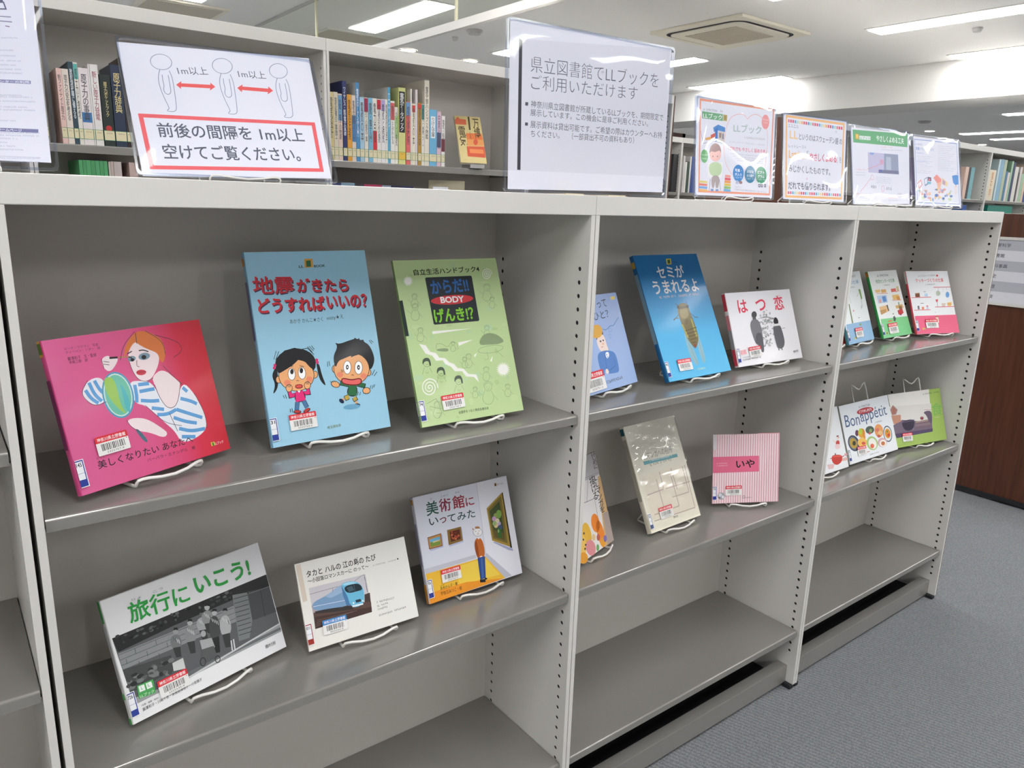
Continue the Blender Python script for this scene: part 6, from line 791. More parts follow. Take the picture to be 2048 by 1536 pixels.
DATA['bluecard']={'pos': [2.2517, 0.07, 1.382], 'yaw': -4.73, 'tilt': 11.74, 'w': 265.8, 'h': 210.2,'art':[
('Q','e9eaf0',(91,2032,2589,2053,2612,65,60,38)),('L','7f9cce',2,(146,1958,2483,1984,2516,136,158,129),1),('D','9ab0d8',(17.9,179.3),(55.1,180.7),5.1,1),('T','7a9cd4','読書バリアフリーって',(19.3,165.5),(117.2,166.5),8.9,0.01),
('D','9ab0d8',(18.5,155.2),(60.4,156.1),3.6,2),('D','b4b6c4',(21.4,146.9),(108.3,148.9),1.8,40),('D','b4b6c4',(21,142.2),(92.8,143.2),1.7,41),('D','b4b6c4',(20.6,137.4),(77.4,137.5),1.8,42),
('D','b4b6c4',(20.2,132.6),(107.1,134.3),1.8,43),('D','b4b6c4',(19.8,127.9),(91.6,128.6),1.8,44),('D','b4b6c4',(19.4,123.1),(76.2,123),1.8,45),('D','b4b6c4',(19,118.3),(105.9,119.7),1.8,46),
('D','b4b6c4',(18.6,113.6),(90.4,114.1),1.8,47),('D','b4b6c4',(18.2,108.8),(75,108.5),1.8,48),('D','b4b6c4',(17.8,104),(104.7,105.1),1.8,49),('D','b4b6c4',(17.5,99.3),(89.2,99.5),1.8,50),
('D','b4b6c4',(139.5,183.1),(239.3,186.4),1.8,60),('D','b4b6c4',(139,177.6),(226.9,180),1.8,61),('D','b4b6c4',(138.6,172.1),(214.5,173.6),1.8,62),('D','b4b6c4',(138.1,166.6),(202.1,167.3),1.8,63),
('D','b4b6c4',(137.7,161.1),(237.5,163.8),1.8,64),('D','b4b6c4',(137.2,155.6),(225.1,157.5),1.8,65),('D','b4b6c4',(136.8,150.1),(212.7,151.2),1.8,66),('D','b4b6c4',(136.3,144.6),(200.3,145),1.8,67),
('D','b4b6c4',(135.9,139.1),(235.7,141.3),1.8,68),('D','b4b6c4',(135.4,133.5),(223.2,135),1.9,69),('D','b4b6c4',(135,128),(210.8,128.8),1.9,70),('D','b4b6c4',(134.6,122.5),(198.5,122.6),1.9,71),
('D','b4b6c4',(134.1,117),(233.9,118.8),1.9,72),('D','b4b6c4',(133.7,111.5),(221.4,112.6),1.8,73),('D','8aa4d4',(20.1,131),(78.8,131.6),3.6,3),('P','4f94d4',(2144,990,2414,1026,2517,1006,2496,744,2321,710,2187,784)),
('L','4f7ab0',1.4,(2446,1118,2454,1024),0),('P','f0e4d8',(2278,683,2387,691,2351,435,2270,433)),('L','e09090',1.3,(2290,673,2399,684),0),('P','e88c7c',(204,697,396,810,464,657,281,521)),
('P','f6f4f2',(251,689,385,770,420,659,295,561)),('P','8a9ab8',(562,821,735,898,753,668,593,612)),('P','f0f0f4',(598,812,713,863,719,707,612,663)),('P','5a5a70',(765,899,958,887,949,776,762,779)),
('P','7ac0d0',(742,758,947,756,924,694,754,678)),('E','e07080',(848,822,53,3,-3,-36)),('P','f0988c',(1071,882,1269,992,1527,860,1475,695,1249,747)),('P','f4c0a0',(1248,727,1520,778,1425,550,1311,566)),
('P','f0d8a0',(1569,903,1890,772,1821,646,1535,718)),('P','c8a8c0',(1605,864,1754,788,1706,683,1573,719)),('E','c8d8a0',(1588,245,49,1,-3,-47)),('E','7a8ac0',(1581,527,62,2,-2,-32)),('E','e8b8c0',(1123,293,45,1,-4,-49)),
('E','e8a890',(1234,371,45,2,-4,-53)),('E','e8a890',(1375,465,71,2,-3,-31)),('E','e8a890',(1546,484,78,3,-4,-47)),('E','f0c8a0',(591,492,84,3,-2,-20)),('E','c8d8a0',(463,279,79,2,-4,-51)),('E','a8d0c8',(615,311,64,1,-2,-26)),
('E','e8a890',(830,273,83,3,-3,-30)),('E','8ab0dc',(997,234,48,1,-4,-48)),('E','f0c8a0',(677,473,53,2,-4,-42)),('E','7a8ac0',(572,305,80,3,-3,-36)),('E','a8d0c8',(1317,266,32,1,-2,-26)),('E','f0d090',(876,226,44,2,-4,-51)),
('E','c8d8a0',(1970,453,53,2,-3,-33)),('E','e8a890',(1670,553,83,3,-3,-36)),('E','e8b8c0',(1796,385,58,1,-2,-28)),('E','f0d090',(1238,510,45,1,-1,-19)),('E','e8b8c0',(602,367,73,2,-1,-19)),('E','c8d8a0',(1334,323,43,1,-4,-47)),
('E','e8a890',(435,379,81,3,-3,-31)),('E','8ab0dc',(626,458,35,1,-4,-45)),('E','e8b8c0',(1458,536,75,3,-4,-48)),('E','e8a890',(1258,378,90,3,-2,-24)),('E','8ab0dc',(1801,388,56,2,-4,-49)),('E','a8d0c8',(282,473,76,3,-2,-26)),
('E','f0d090',(1275,545,79,3,-4,-48)),('E','e8b8c0',(672,385,64,2,-4,-44)),('E','8ab0dc',(1979,262,65,1,-2,-22)),('E','f0d090',(1395,308,85,3,-3,-36)),('E','f0c8a0',(825,397,76,2,-5,-51)),('E','8ab0dc',(1517,516,55,2,-3,-30)),
('E','c8d8a0',(2020,512,39,1,-2,-30)),('E','e8a890',(356,436,58,2,-4,-48)),('E','5a80c0',(556,362,40,2,-4,-43)),('E','5a80c0',(2041,364,82,3,-3,-35)),('E','c8d8a0',(1947,266,89,2,-3,-42)),('E','f0d090',(1155,310,69,2,-3,-44)),
('E','5a80c0',(1694,360,37,1,-3,-33)),('E','e8b8c0',(1290,346,88,3,-1,-18)),('E','f0d090',(1874,416,77,2,-2,-30)),('E','5a80c0',(1582,282,78,3,-3,-39)),('E','5a80c0',(1195,364,91,3,-4,-45)),('E','5a80c0',(1203,536,81,3,-2,-20)),
('E','e8b8c0',(759,283,68,2,-3,-35)),]}
DATA['hours']={'pos': [-0.1439, 0.13, 1.3809], 'yaw': -5.0, 'tilt': 1.5, 'w': 226.0, 'h': 316.0,'art':[
('Q','e9eaf2',(80,100,2180,100,2180,3070,80,3070)),('L','9a9ab0',1.2,(1584,1715,1933,1739),0),('L','9a9ab0',1.3,(1579,1668,1939,1686),0),('L','8a7a90',1.1,(1867,1633,1909,1630),0),
('L','6a6a84',1.5,(1599,1849,1876,1891,1893,1820,1591,1780),0),('P','6a6a84',(1774,1942,1877,1951,1870,1890,1768,1881)),('P','8f90b4',(1352,1007,2059,1046,2058,1008,1348,973)),
('T','eef0fa','かながわ県民センターの利用',(138.3,96.7),(204.3,101.3),2.8,0.02),('P','7f80a8',(1290,468,2082,489,2077,446,1286,429)),('T','eef0fa','ホームページ',(166,44.5),(190.9,44.6),3.2,0.02),('D','b2b4c8',(141.5,144.9),(197,150.5),1.6,100),
('D','b2b4c8',(139.9,131.5),(191.8,136.2),1.6,101),('D','b2b4c8',(139.2,125.4),(193.6,130.2),1.6,102),('D','b2b4c8',(138.6,120),(198,125.2),1.6,103),('D','b2b4c8',(138.1,115.3),(192.5,119.8),1.6,104),
('D','b2b4c8',(137.5,110.5),(197,115.4),1.6,105),('D','b2b4c8',(137,106.4),(197.8,111.3),1.7,106),('D','b2b4c8',(134.2,81.8),(195.2,85.9),1.7,107),('D','b2b4c8',(134,79.8),(207.7,84.9),1.6,108),
('D','b2b4c8',(133.4,75),(208.5,80),1.6,109),('D','b2b4c8',(132.7,68.8),(200.1,72.9),1.6,110),('D','b2b4c8',(132.3,65.3),(207.5,70),1.7,111),('D','b2b4c8',(131,53.6),(185.8,56.1),1.6,112),
('D','b2b4c8',(129.4,39.7),(208.7,43.5),1.7,113),('D','b2b4c8',(129.1,36.6),(208.3,40.3),1.7,114),('D','b2b4c8',(128.7,33.4),(184.9,35.4),1.7,115),('D','b2b4c8',(128.2,29.2),(174.4,30.5),1.7,116),
('D','b2b4c8',(127.7,25),(181.5,26.6),1.7,117),('D','b2b4c8',(127.2,20.8),(189.9,22.8),1.7,118),('D','b2b4c8',(126.1,11),(206.9,13.6),1.7,119),('D','b2b4c8',(125.6,6.8),(206.5,9.1),1.7,120),
('L','c4c6d8',0.6,(1266,148,2071,155),0),]}
DATA['expo']={'pos': [1.6898, 1.62, 1.5073], 'yaw': -14.83, 'tilt': 26.87, 'w': 110.5, 'h': 209.5,'art':[
('G',0,((0,'d6c48a'),(1,'d6c48a'))),('P','dc6a48',(-26,1702,3,1906,135,2052,218,1957,475,1943,467,1705)),('P','e2783c',(387,1328,1058,1357,1097,1072,392,1025)),('P','e29a58',(380,1058,1097,1072,1106,802,385,757)),
('P','d65a3c',(334,737,1117,769,1081,262,318,286)),('E','d65a3c',(753,948,98,6,-20,-136)),('P','e88a50',(447,627,1031,629,1036,444,437,443)),('P','4a3c20',(567,2086,642,2085,620,1486,544,1480)),
('V','4a3c20','万博',(74.5,201.5),(102.2,111.8),0.01),('V','4a3c20','電気',(7.5,162.5),(38.3,74),0.01),('V','6a4a28','日本の電気',(54.3,140.6),(59.2,107.2),0),('D','8a7a4a',(8.5,10.8),(26,10.7),2.6,1),]}
B2=[
 (11314,181,232,'dccb94','cream','電気設計',''),
 (11502,153,233,'e2d9c4','off-white','電気設備の工事施工',''),
 (11661,160,229,'e8cfc0','peach','放電・電子の物語','b:6fa0c8:.6:.98'),
 (11842,156,274,'2b3468','tall navy','ワイヤレス・航空電子の基礎','w'),
 (12013,169,230,'e6a53c','orange','電気法規','k'),
 (12193,155,229,'e6d4c8','pale peach','電気回路ノート','b:4f7fb0:.3:.7'),
 (12358,141,274,'4a8cc0','tall blue','電気のしくみ入門','w'),
 (12511,169,226,'aacbe0','pale blue','電気の本','k'),
 (12692,146,226,'ebe4d8','white and maroon','はじめての電気工事','b:a02850:.78:.99'),
 (12854,169,227,'7ab8d6','sky blue','電気・電子入門','k'),
 (13029,170,227,'ece6dc','white and red','電力白書','b:d8343c:.2:.5'),
 (13205,165,226,'ece8e4','white with red head','技術者のための電気','b:c8283c:.84:.99'),
 (13380,160,227,'ece8ea','white with lilac head','電気と磁気','b:b4a4d4:.82:.99'),
 (13546,101,228,'e8e6e0','thin white','電気化学',''),
 (13653,114,272,'5aa8cc','tall sky blue','エネルギー','w'),
 (13774,166,225,'eceae4','white with red label','電気のことがわかる','b:d86060:.7:.97'),
 (13949,128,205,'e8e6d8','white and green','やさしい電気','b:a8cc88:.45:.85'),
 (14110,292,276,'d8d890','thick yellow-green','電気データブック','B'),
 (14424,190,229,'e06a68','coral red','電気事故例','b:6f9ccc:.78:.99'),
 (14623,63,276,'e4e0d6','very thin tall white','',''),
 (14692,139,225,'ece4d0','white and brown','電気の本','b:d84848:.86:.97'),
 (14838,93,276,'dcd4d8','thin tall grey','',''),
 (14951,151,230,'b8903c','golden brown','電気設備技術','b:d84a40:.9:.98'),
 (15112,121,227,'e6e4dc','white with teal head','電気と暮らし','b:4a8a84:.75:.99'),
 (15243,207,315,'e8e0d0','tallest cream','電気工学ハンドブック図鑑',''),
 (15463,329,211,'6fb4da','thick sky blue','りけん文庫','W'),
 (15806,184,207,'e0c0d0','pink and navy','日常と電気','b:4a5078:.35:.62'),
 (16014,161,192,'ece8e4','white and maroon','電気・科学の話','b:7a2438:.3:.55'),
]
B1=[
 (2549,86,273,'b4b0a8','tall pale grey','',''),
 (2966,138,208,'e8c4bc','pink','新ファイナイト原子力',''),
 (3110,162,208,'e6dacf','cream','原子力の安全を考える',''),
 (3281,123,229,'2c4654','dark teal','放射線被曝に備える','w'),
 (3411,111,229,'e4e0d8','white with teal head','原子力と環境','b:58b0a8:.8:.98'),
 (3529,257,216,'e9e0e2','thick white with red and blue block','原子力の事典','b:3a78b4:.3:.43'),
 (3792,39,229,'e2dede','thin white','',''),
 (3840,208,229,'e8e4e2','thick white','新しい原子力発電','r'),
 (4071,289,204,'1c2a26','thick black','原子力ポケットブック','G'),
 (4382,305,235,'22304a','thickest navy','原子力辞典','G'),
 (4699,149,261,'2a1c1c','tall dark brown','',''),
]
L1=[
 (3331,93,297,'5fb878','green','',''),
 (3430,91,297,'58ae70','green','',''),
 (3528,114,297,'5fb878','green','',''),
 (3648,114,297,'58ae70','green','',''),
 (3769,108,297,'62bc7c','green','',''),
 (3884,104,297,'58ae70','green','',''),
 (3995,101,297,'5fb878','green','',''),
 (4123,58,296,'dcd4c8','off-white','',''),
 (4188,70,297,'e0ccc4','pale pink','',''),
 (4267,214,297,'e0d0cc','pink and white','',''),
 (4699,232,297,'dcc0b8','pale brown','',''),
]
L2=[
 (11351,405,261,'2c3c78','dark blue','',''),
 (11765,539,264,'8fb0c4','pale blue','',''),
 (12322,354,260,'2c2438','black','',''),
 (12689,738,261,'b8305c','crimson','',''),
 (13439,384,260,'9aa8c0','grey blue','',''),
 (13842,397,260,'1c2050','navy','',''),
 (14252,551,260,'283060','navy','',''),
]
R1=[
 (56354,177,268,'b0a0cc','lilac','',''),
 (62990,568,235,'e0c0b0','peach','',''),
 (63581,344,235,'3c3438','black','',''),
 (63972,626,236,'7ab0b8','teal and white','',''),
]
R2=[
 (68892,319,323,'c8dce0','white','',''),
 (69249,671,326,'8cb4cc','pale blue','',''),
 (69959,549,325,'b8c4a8','grey green','',''),
 (70547,422,238,'4a7ca0','blue','',''),
 (71009,426,230,'e0d4cc','off-white','',''),
 (71475,362,322,'9cc0a0','tall pale green','',''),
 (71877,433,315,'26305c','navy','',''),
 (72351,711,282,'e0dcd4','white','',''),
 (73104,304,239,'40383c','black','',''),
 (73450,446,285,'dcd4d0','white','',''),
 (73937,520,233,'a8c8a8','mint','',''),
 (74500,454,308,'e4c8b0','peach','',''),
 (74969,660,248,'2c4c90','blue','',''),
]
R3=[
 (48063,590,295,'2c2c30','thick black','',''),
]
R4=[
 (49345,175,289,'d8d4d4','white','',''),
 (49549,244,242,'e0dcd8','white','',''),
 (49822,284,247,'3c5048','dark green','',''),
 (50136,187,288,'dcd8d8','white','',''),
 (50353,696,290,'3c5494','blue','',''),
]

# ---------------------------------------------------------------- wire stands and faced out books
def wire_stand(label, x, y, z, yaw, tilt, T, Hs, half=.05, lipz=.0135, r=.0024, group='white wire book stands', foot=.085, front=-.0095):
    """one bent wire: wavy lip in front of the book, runners along the shelf, rear feet, back frame with a notched top"""
    o = thing('book_stand', label, 'book stand', (x, y, z), (0, 0, R(yaw)), group); m = MB(); tt = math.tan(R(tilt)); L = []
    yb = lambda h: T/math.cos(R(tilt))+.0045+h*tt
    def side(s):
        X = s*half; ap = .055
        return [(X, front-.001, lipz-.001), (X*1.03, front, lipz-.004), (X*1.03, front+.003, r*2), (X, front+.009, r+.0003), (X, foot-.01, r+.0002), (X, foot, r+.001), (X, foot+.001, .007), (X, yb(ap)+.006, ap-.004), (X, yb(ap)+.001, ap+.002), (X, yb(ap+.012), ap+.012), (X, yb(Hs-.006), Hs-.006), (X*.95, yb(Hs), Hs)]
    top = [(half*.7, yb(Hs-.003), Hs-.003), (half*.3, yb(Hs-.014), Hs-.014), (0, yb(Hs-.018), Hs-.018), (-half*.3, yb(Hs-.014), Hs-.014), (-half*.7, yb(Hs-.003), Hs-.003)]
    lip = [(-half*.9, front-.003, lipz), (-half*.75, front-.005, lipz), (-half*.4, front-.009, lipz-.0025), (0, front-.010, lipz-.004), (half*.4, front-.009, lipz-.0025), (half*.75, front-.005, lipz), (half*.9, front-.003, lipz)]
    m.tube(side(1)+top+side(-1)[::-1]+lip, r, 8, closed=True); m.build('wire_frame', WIRE, o, smooth=True)
    return o
NUMS = {}
def faced_book(key, label, stand_label, T=.01, soft=False, spine='b8b8c0', lab='726', labcol='2c3f96', num='2325757-9', Hs=.15, bands=(), pm=None, group='picture books faced out on the shelves', sw=.05, tape=None, hasl=True):
    d = DATA[key]; w, h = d['w'], d['h']; W_, H_ = w/1000, h/1000; x, y, z = d['pos']
    o = thing('book', label, 'book', (x, y, z)); o['group'] = group
    o.matrix_world = Matrix.Translation((x, y, z)) @ Matrix.Rotation(R(d['yaw']), 4, 'Z') @ Matrix.Rotation(-R(d['tilt']), 4, 'X')
    m = MB(); sc = lin(spine); e = .0022 if not soft else .0006; ins = .003 if not soft else .0003
    m.box((0, 0, 0), (W_, e, H_), sc); m.box((0, T-e, 0), (W_, T, H_), sc)
    n = 5; pr = []
    for i in range(n+1):
        a = math.pi*i/n; pr.append((-.0016*math.sin(a) if T > .007 else -.0004*math.sin(a), T/2-T/2*math.cos(a)))
    m.mesh([(p[0], p[1], 0) for p in pr]+[(p[0], p[1], H_) for p in pr]+[(.002, T, 0), (.002, 0, 0), (.002, T, H_), (.002, 0, H_)], [(i, n+1+i, n+2+i, i+1) for i in range(n)]+[tuple(range(n+1))+(2*n+2, 2*n+3), tuple(range(n+1, 2*n+2))[::-1]+(2*n+5, 2*n+4)], sc)
    art = d['art']; A = Art(m); A.run([a for a in art if a[0] not in 'K'], w, h)
    B = Art(m, 0, -.0019, lambda u, v, yy: (yy, T/2-u, v)); tw = T*1000/2-1.2
    for v0, v1, c in bands: B.poly(c, [(-tw, h*v0), (tw, h*v0), (tw, h*v1), (-tw, h*v1)])
    m.build('cover', pm or PRINT, o)
    p = MB(); p.box((.001, e, ins), (W_-ins, T-e, H_-ins)); p.build('pages', PAGES, o)
    for a in art:
        if a[0] == 'K': sticker(o, a[1], a[2], a[3], num)
    if hasl: spine_label(o, T, labcol, lab)
    ux = math.cos(R(d['yaw'])); uy = math.sin(R(d['yaw'])); mid = W_*.52
    if stand_label: wire_stand(stand_label, x+ux*mid, y+uy*mid, z-.012, d['yaw'], d['tilt'], T, Hs, sw)
    return o
SB = 'white wire book stand under '
LL = (.86, .97, 'd8a838')
faced_book('pink', 'pink landscape book with a drawn woman holding a hand mirror', SB+'the pink book with the hand mirror', .0105, spine='d8508c', bands=((.9, 1, 'd8a03c'), (.915, .985, '5c7a30'), (.3, .75, '7a2c58')), lab='145', num='2325757-9')
faced_book('quake', 'tall light blue earthquake picture book with two frightened cartoon children', SB+'the light blue earthquake book', .0105, spine='7fb0c8', bands=((.93, .97, 'c88a30'), (.55, .85, '5a5a80')), lab='31', num='2325754-6', Hs=.2)
faced_book('body', 'green handbook with a black title square and sketched figures', SB+'the green sketched handbook', .007, True, spine='8aa468', lab='74', num='2325758-2', Hs=.2)
faced_book('trip', 'white travel book with a black and white group photo and green title', SB+'the travel book with the group photo', .0105, spine='e4e4e4', bands=((.82, 1, '3fa050'), (0, .05, '55b060'), (.3, .8, 'c4c4c8'), (.2, .25, '55b060')), lab='726', num='2325535-4', Hs=.14)
faced_book('train', 'thin white book with a photo of a pale blue express train', SB+'the train book', .0045, True, spine='e4dccf', lab='記12', labcol='a03428', num='80025065-8', Hs=.12)
faced_book('museum', 'museum picture book with a cat headed visitor on a yellow floor', SB+'the museum picture book', .0105, spine='c4c4d0', bands=((.93, .98, 'b88030'), (.35, .75, '8a8aa0'), (0, .18, 'd8902c')), lab='706', num='2325752-9', Hs=.16)
faced_book('thought', 'periwinkle book with a thinking man in an orange cap, behind an upright', SB+'the periwinkle book with the orange cap', .006, True, spine='8aa4d8', num='2325751-3', Hs=.15, lab='378')
faced_book('cicada', 'tall glossy blue book with a large cicada on the cover', SB+'the tall cicada book', .0125, spine='1d5f90', bands=((.9, .95, 'b8983c'), (.3, .85, '7a98a8')), lab='486', num='2325749-6', Hs=.2)
faced_book('love', 'square white book with pink title and two grey figures seen from behind', SB+'the white book with two grey figures', .0125, spine='e6dfe2', bands=((.76, .99, 'd04858'), (.5, .7, 'd88a94'), (.24, .5, '9a9a9e'), (.02, .24, 'd04858')), lab='913', num='2325534-6', Hs=.14)
faced_book('draw', 'white and tan book with vertical title and orange balloons, behind an upright', SB+'the book with orange balloons', .006, True, spine='d8d0cc', hasl=False, Hs=.16, sw=.045)
mg = faced_book('manga', 'thick cream paperback with teal band in a crinkled clear jacket', SB+'the cream paperback in the clear jacket', .0145, spine='e0dac8', bands=((.92, .985, '1f5866'), (.3, .88, 'b4b0a0')), lab='726', labcol='44568c', num='2325536-1', Hs=.17)
faced_book('iya', 'small square pink and white striped booklet with pink title patch', SB+'the striped pink booklet', .005, True, spine='e8c0c8', lab='726', num='2325760-3', Hs=.12)
faced_book('jobred', 'red and white book, only its lower corner showing past the upright', SB+'the nearly hidden red book', .009, spine='d8584e', hasl=False, Hs=.15)
faced_book('jobblue', 'white and pale blue work book with kitchen tools, partly behind the upright', SB+'the pale blue kitchen work book', .009, spine='3c8a98', num='2325746-7', lab='366')
faced_book('jobgreen', 'white and light green work book with little boxes and bags', SB+'the light green work book', .009, spine='38a050', bands=((.92, .99, 'c87c30'),), num='2325747-4', lab='366')
faced_book('jobpink', 'white and rose pink cookie making work book at the right end', SB+'the rose pink cookie book', .009, spine='d8505c', bands=((.8, 1, 'e4e4dc'),), num='2325748-1', lab='366')
faced_book('cook', 'white cookery book with a red pot, partly behind the upright', SB+'the cookery book with the red pot', .005, True, spine='d8d8d8', hasl=False, Hs=.14)
faced_book('bon', 'white landscape cookbook with large blue lettering and many dishes', SB+'the cookbook with many dishes', .005, True, spine='c8ccc4', hasl=True, lab='596', Hs=.232, sw=.042)
faced_book('shoku', 'green landscape food book with a photo of stacked bowls', SB+'the green food book with bowls', .005, True, spine='7f9a48', hasl=False, num='2325761-0', Hs=.222, sw=.042)
# crinkled clear jacket over the upper part of the cream paperback
d = DATA['manga']; m = MB(); rn = random.Random(7); nx, nz_ = 30, 48; W_, H_ = d['w']/1000, d['h']/1000; vs = []
for j in range(nz_+1):
    for i in range(nx+1):
        a, b = i/nx, j/nz_; q = math.sin(a*17+b*5)*.5+math.sin(a*7-b*13+1)*.6+.75*math.sin(b*48+a*9)+.35*math.sin(b*95-a*22)+rn.uniform(-.3, .3); u = max(0, (b-.5)/.5)
        vs.append((.002+(W_-.002)*a, -.0042-.0007*q*(.25+1.9*u)-.0085*math.sin(math.pi*u)*(1-(2*a-1)**4), H_*(.02+.975*b)))
m.mesh(vs, [(j*(nx+1)+i, j*(nx+1)+i+1, (j+1)*(nx+1)+i+1, (j+1)*(nx+1)+i) for j in range(nz_) for i in range(nx)])
m.build('clear_jacket', clear('jacket_film', 'fbfbfa', 1.5, .06, .03), mg, smooth=True)
# wider back leaf of the striped booklet
d = DATA['iya']; bk = [o for o in bpy.data.objects if o.get('label', '').startswith('small square pink')][0]; m = MB(); W_, H_ = d['w']/1000, d['h']/1000
m.box((W_*.69, .0055, -.0005), (W_+.004, .0063, H_+.0015), lin('e8a0b0')); m.build('back_leaf', PRINT, bk)

# ---------------------------------------------------------------- clear card holders on the top boards
def card(key, label, cat='sign', T=.0045, bulge=.0012, stand='wire', seed=1, slabel=None):
    d = DATA[key]; w, h = d['w'], d['h']; W_, H_ = w/1000, h/1000; x, y, z = d['pos']
    o = thing('card_holder_sign', label, cat, (x, y, z), None, 'signs in clear card cases')
    o.matrix_world = Matrix.Translation((x, y, z)) @ Matrix.Rotation(R(d['yaw']), 4, 'Z') @ Matrix.Rotation(-R(d['tilt']), 4, 'X')
    art = list(d['art']); q = [a for a in art if a[0] == 'Q'][0]; m = MB(); A = Art(m, 0, .0020)
    A.run(art, w, h); ps = pairs(q[2]); m.face([(u/1000, .0026, v/1000) for u, v in ps], lin('e4e4e8')); m.build('paper', MATTE, o)
    m = MB(); nx, nz_ = 26, 18; vs = []; rn = random.Random(seed); p1, p2, p3 = rn.uniform(0, 6), rn.uniform(0, 6), rn.uniform(0, 6)
    for j in range(nz_+1):
        for i in range(nx+1):
            a, b = i/nx, j/nz_; e = min(1, 12*min(a, 1-a, b, 1-b)); vs.append((W_*a, -bulge*e*(.6+.3*math.sin(a*5+p1)+.35*math.sin(b*6+a*3+p2)+.15*math.sin(a*13+b*9+p3)), H_*b))
    m.mesh(vs, [(j*(nx+1)+i, j*(nx+1)+i+1, (j+1)*(nx+1)+i+1, (j+1)*(nx+1)+i) for j in range(nz_) for i in range(nx)]); m.build('clear_front', CLEAR, o, smooth=True)
    m = MB(); m.face([(0, T, 0), (0, T, H_), (W_, T, H_), (W_, T, 0)]); m.build('clear_back', CLEAR, o)
    m = MB(); f = .0036; r = .006
    def ring(s):
        return [(max(s, min(W_-s, px)), py) for px, py in [(s, s+r), (s+r*.3, s+r*.3), (s+r, s), (W_-s-r, s), (W_-s-r*.3, s+r*.3), (W_-s, s+r), (W_-s, H_-s-r), (W_-s-r*.3, H_-s-r*.3), (W_-s-r, H_-s), (s+r, H_-s), (s+r*.3, H_-s-r*.3), (s, H_-s-r)]]
    a, b = ring(0), ring(f); k = len(a)
    vs = [(p[0], -.0006, p[1]) for p in a]+[(p[0], -.0006, p[1]) for p in b]+[(p[0], T+.0004, p[1]) for p in a]+[(p[0], T+.0004, p[1]) for p in b]; fs = []
    for i in range(k):
        e = (i+1) % k; fs += [(i, e, k+e, k+i), (2*k+i, 3*k+i, 3*k+e, 2*k+e), (i, 2*k+i, 2*k+e, e), (k+i, k+e, 3*k+e, 3*k+i)]
    m.mesh(vs, fs); m.build('case_edge', EDGE, o)
    ux = math.cos(R(d['yaw'])); uy = math.sin(R(d['yaw'])); zt = TT
    if stand == 'wire': wire_stand(slabel, x+ux*W_*.5, y+uy*W_*.5, zt, d['yaw'], d['tilt'], T, H_*.62, .05, .010, r=.0014, foot=.075, group='white wire stands on the top boards')
    return o
ST = 'white wire stand on the top board under '
card('hours', 'upright visitor notice in a clear case, cut off at the left edge', seed=3, bulge=.006, slabel=ST+'the cut off visitor notice')
card('distance', 'social distance sign with three outlined people and red arrows', seed=5, bulge=.003, slabel=ST+'the social distance sign')
nt = card('notice', 'largest sign, library notice in grey lettering with a dark bar', seed=8, bulge=.0018, stand='none')
card('leaflet', 'orange framed leaflet with a reading child and three coloured ovals', seed=12, bulge=.004, slabel=ST+'the orange framed leaflet')
card('meaning', 'orange framed card with rows of small coloured squares', seed=13, slabel=ST+'the card with coloured squares')
card('ideas', 'white card with green header and a room photo', seed=17, bulge=.003, slabel=ST+'the green header card')
card('bluecard', 'blue framed card crowded with tiny pictures, last on the right', seed=21, bulge=.003, slabel=ST+'the blue framed card')
d = DATA['notice']; W_ = d['w']/1000
m = MB(); m.box((.03, -.03, TT+.0003-d['pos'][2]), (W_-.03, .06, -.0006)); m.build('base', CLEAR, nt)
for a in (.29, .55): m = MB(); m.box((W_*a, -.0316, TT+.0006-d['pos'][2]), (W_*a+.045, .0615, -.0002)); m.build('tape', TAPE, nt)

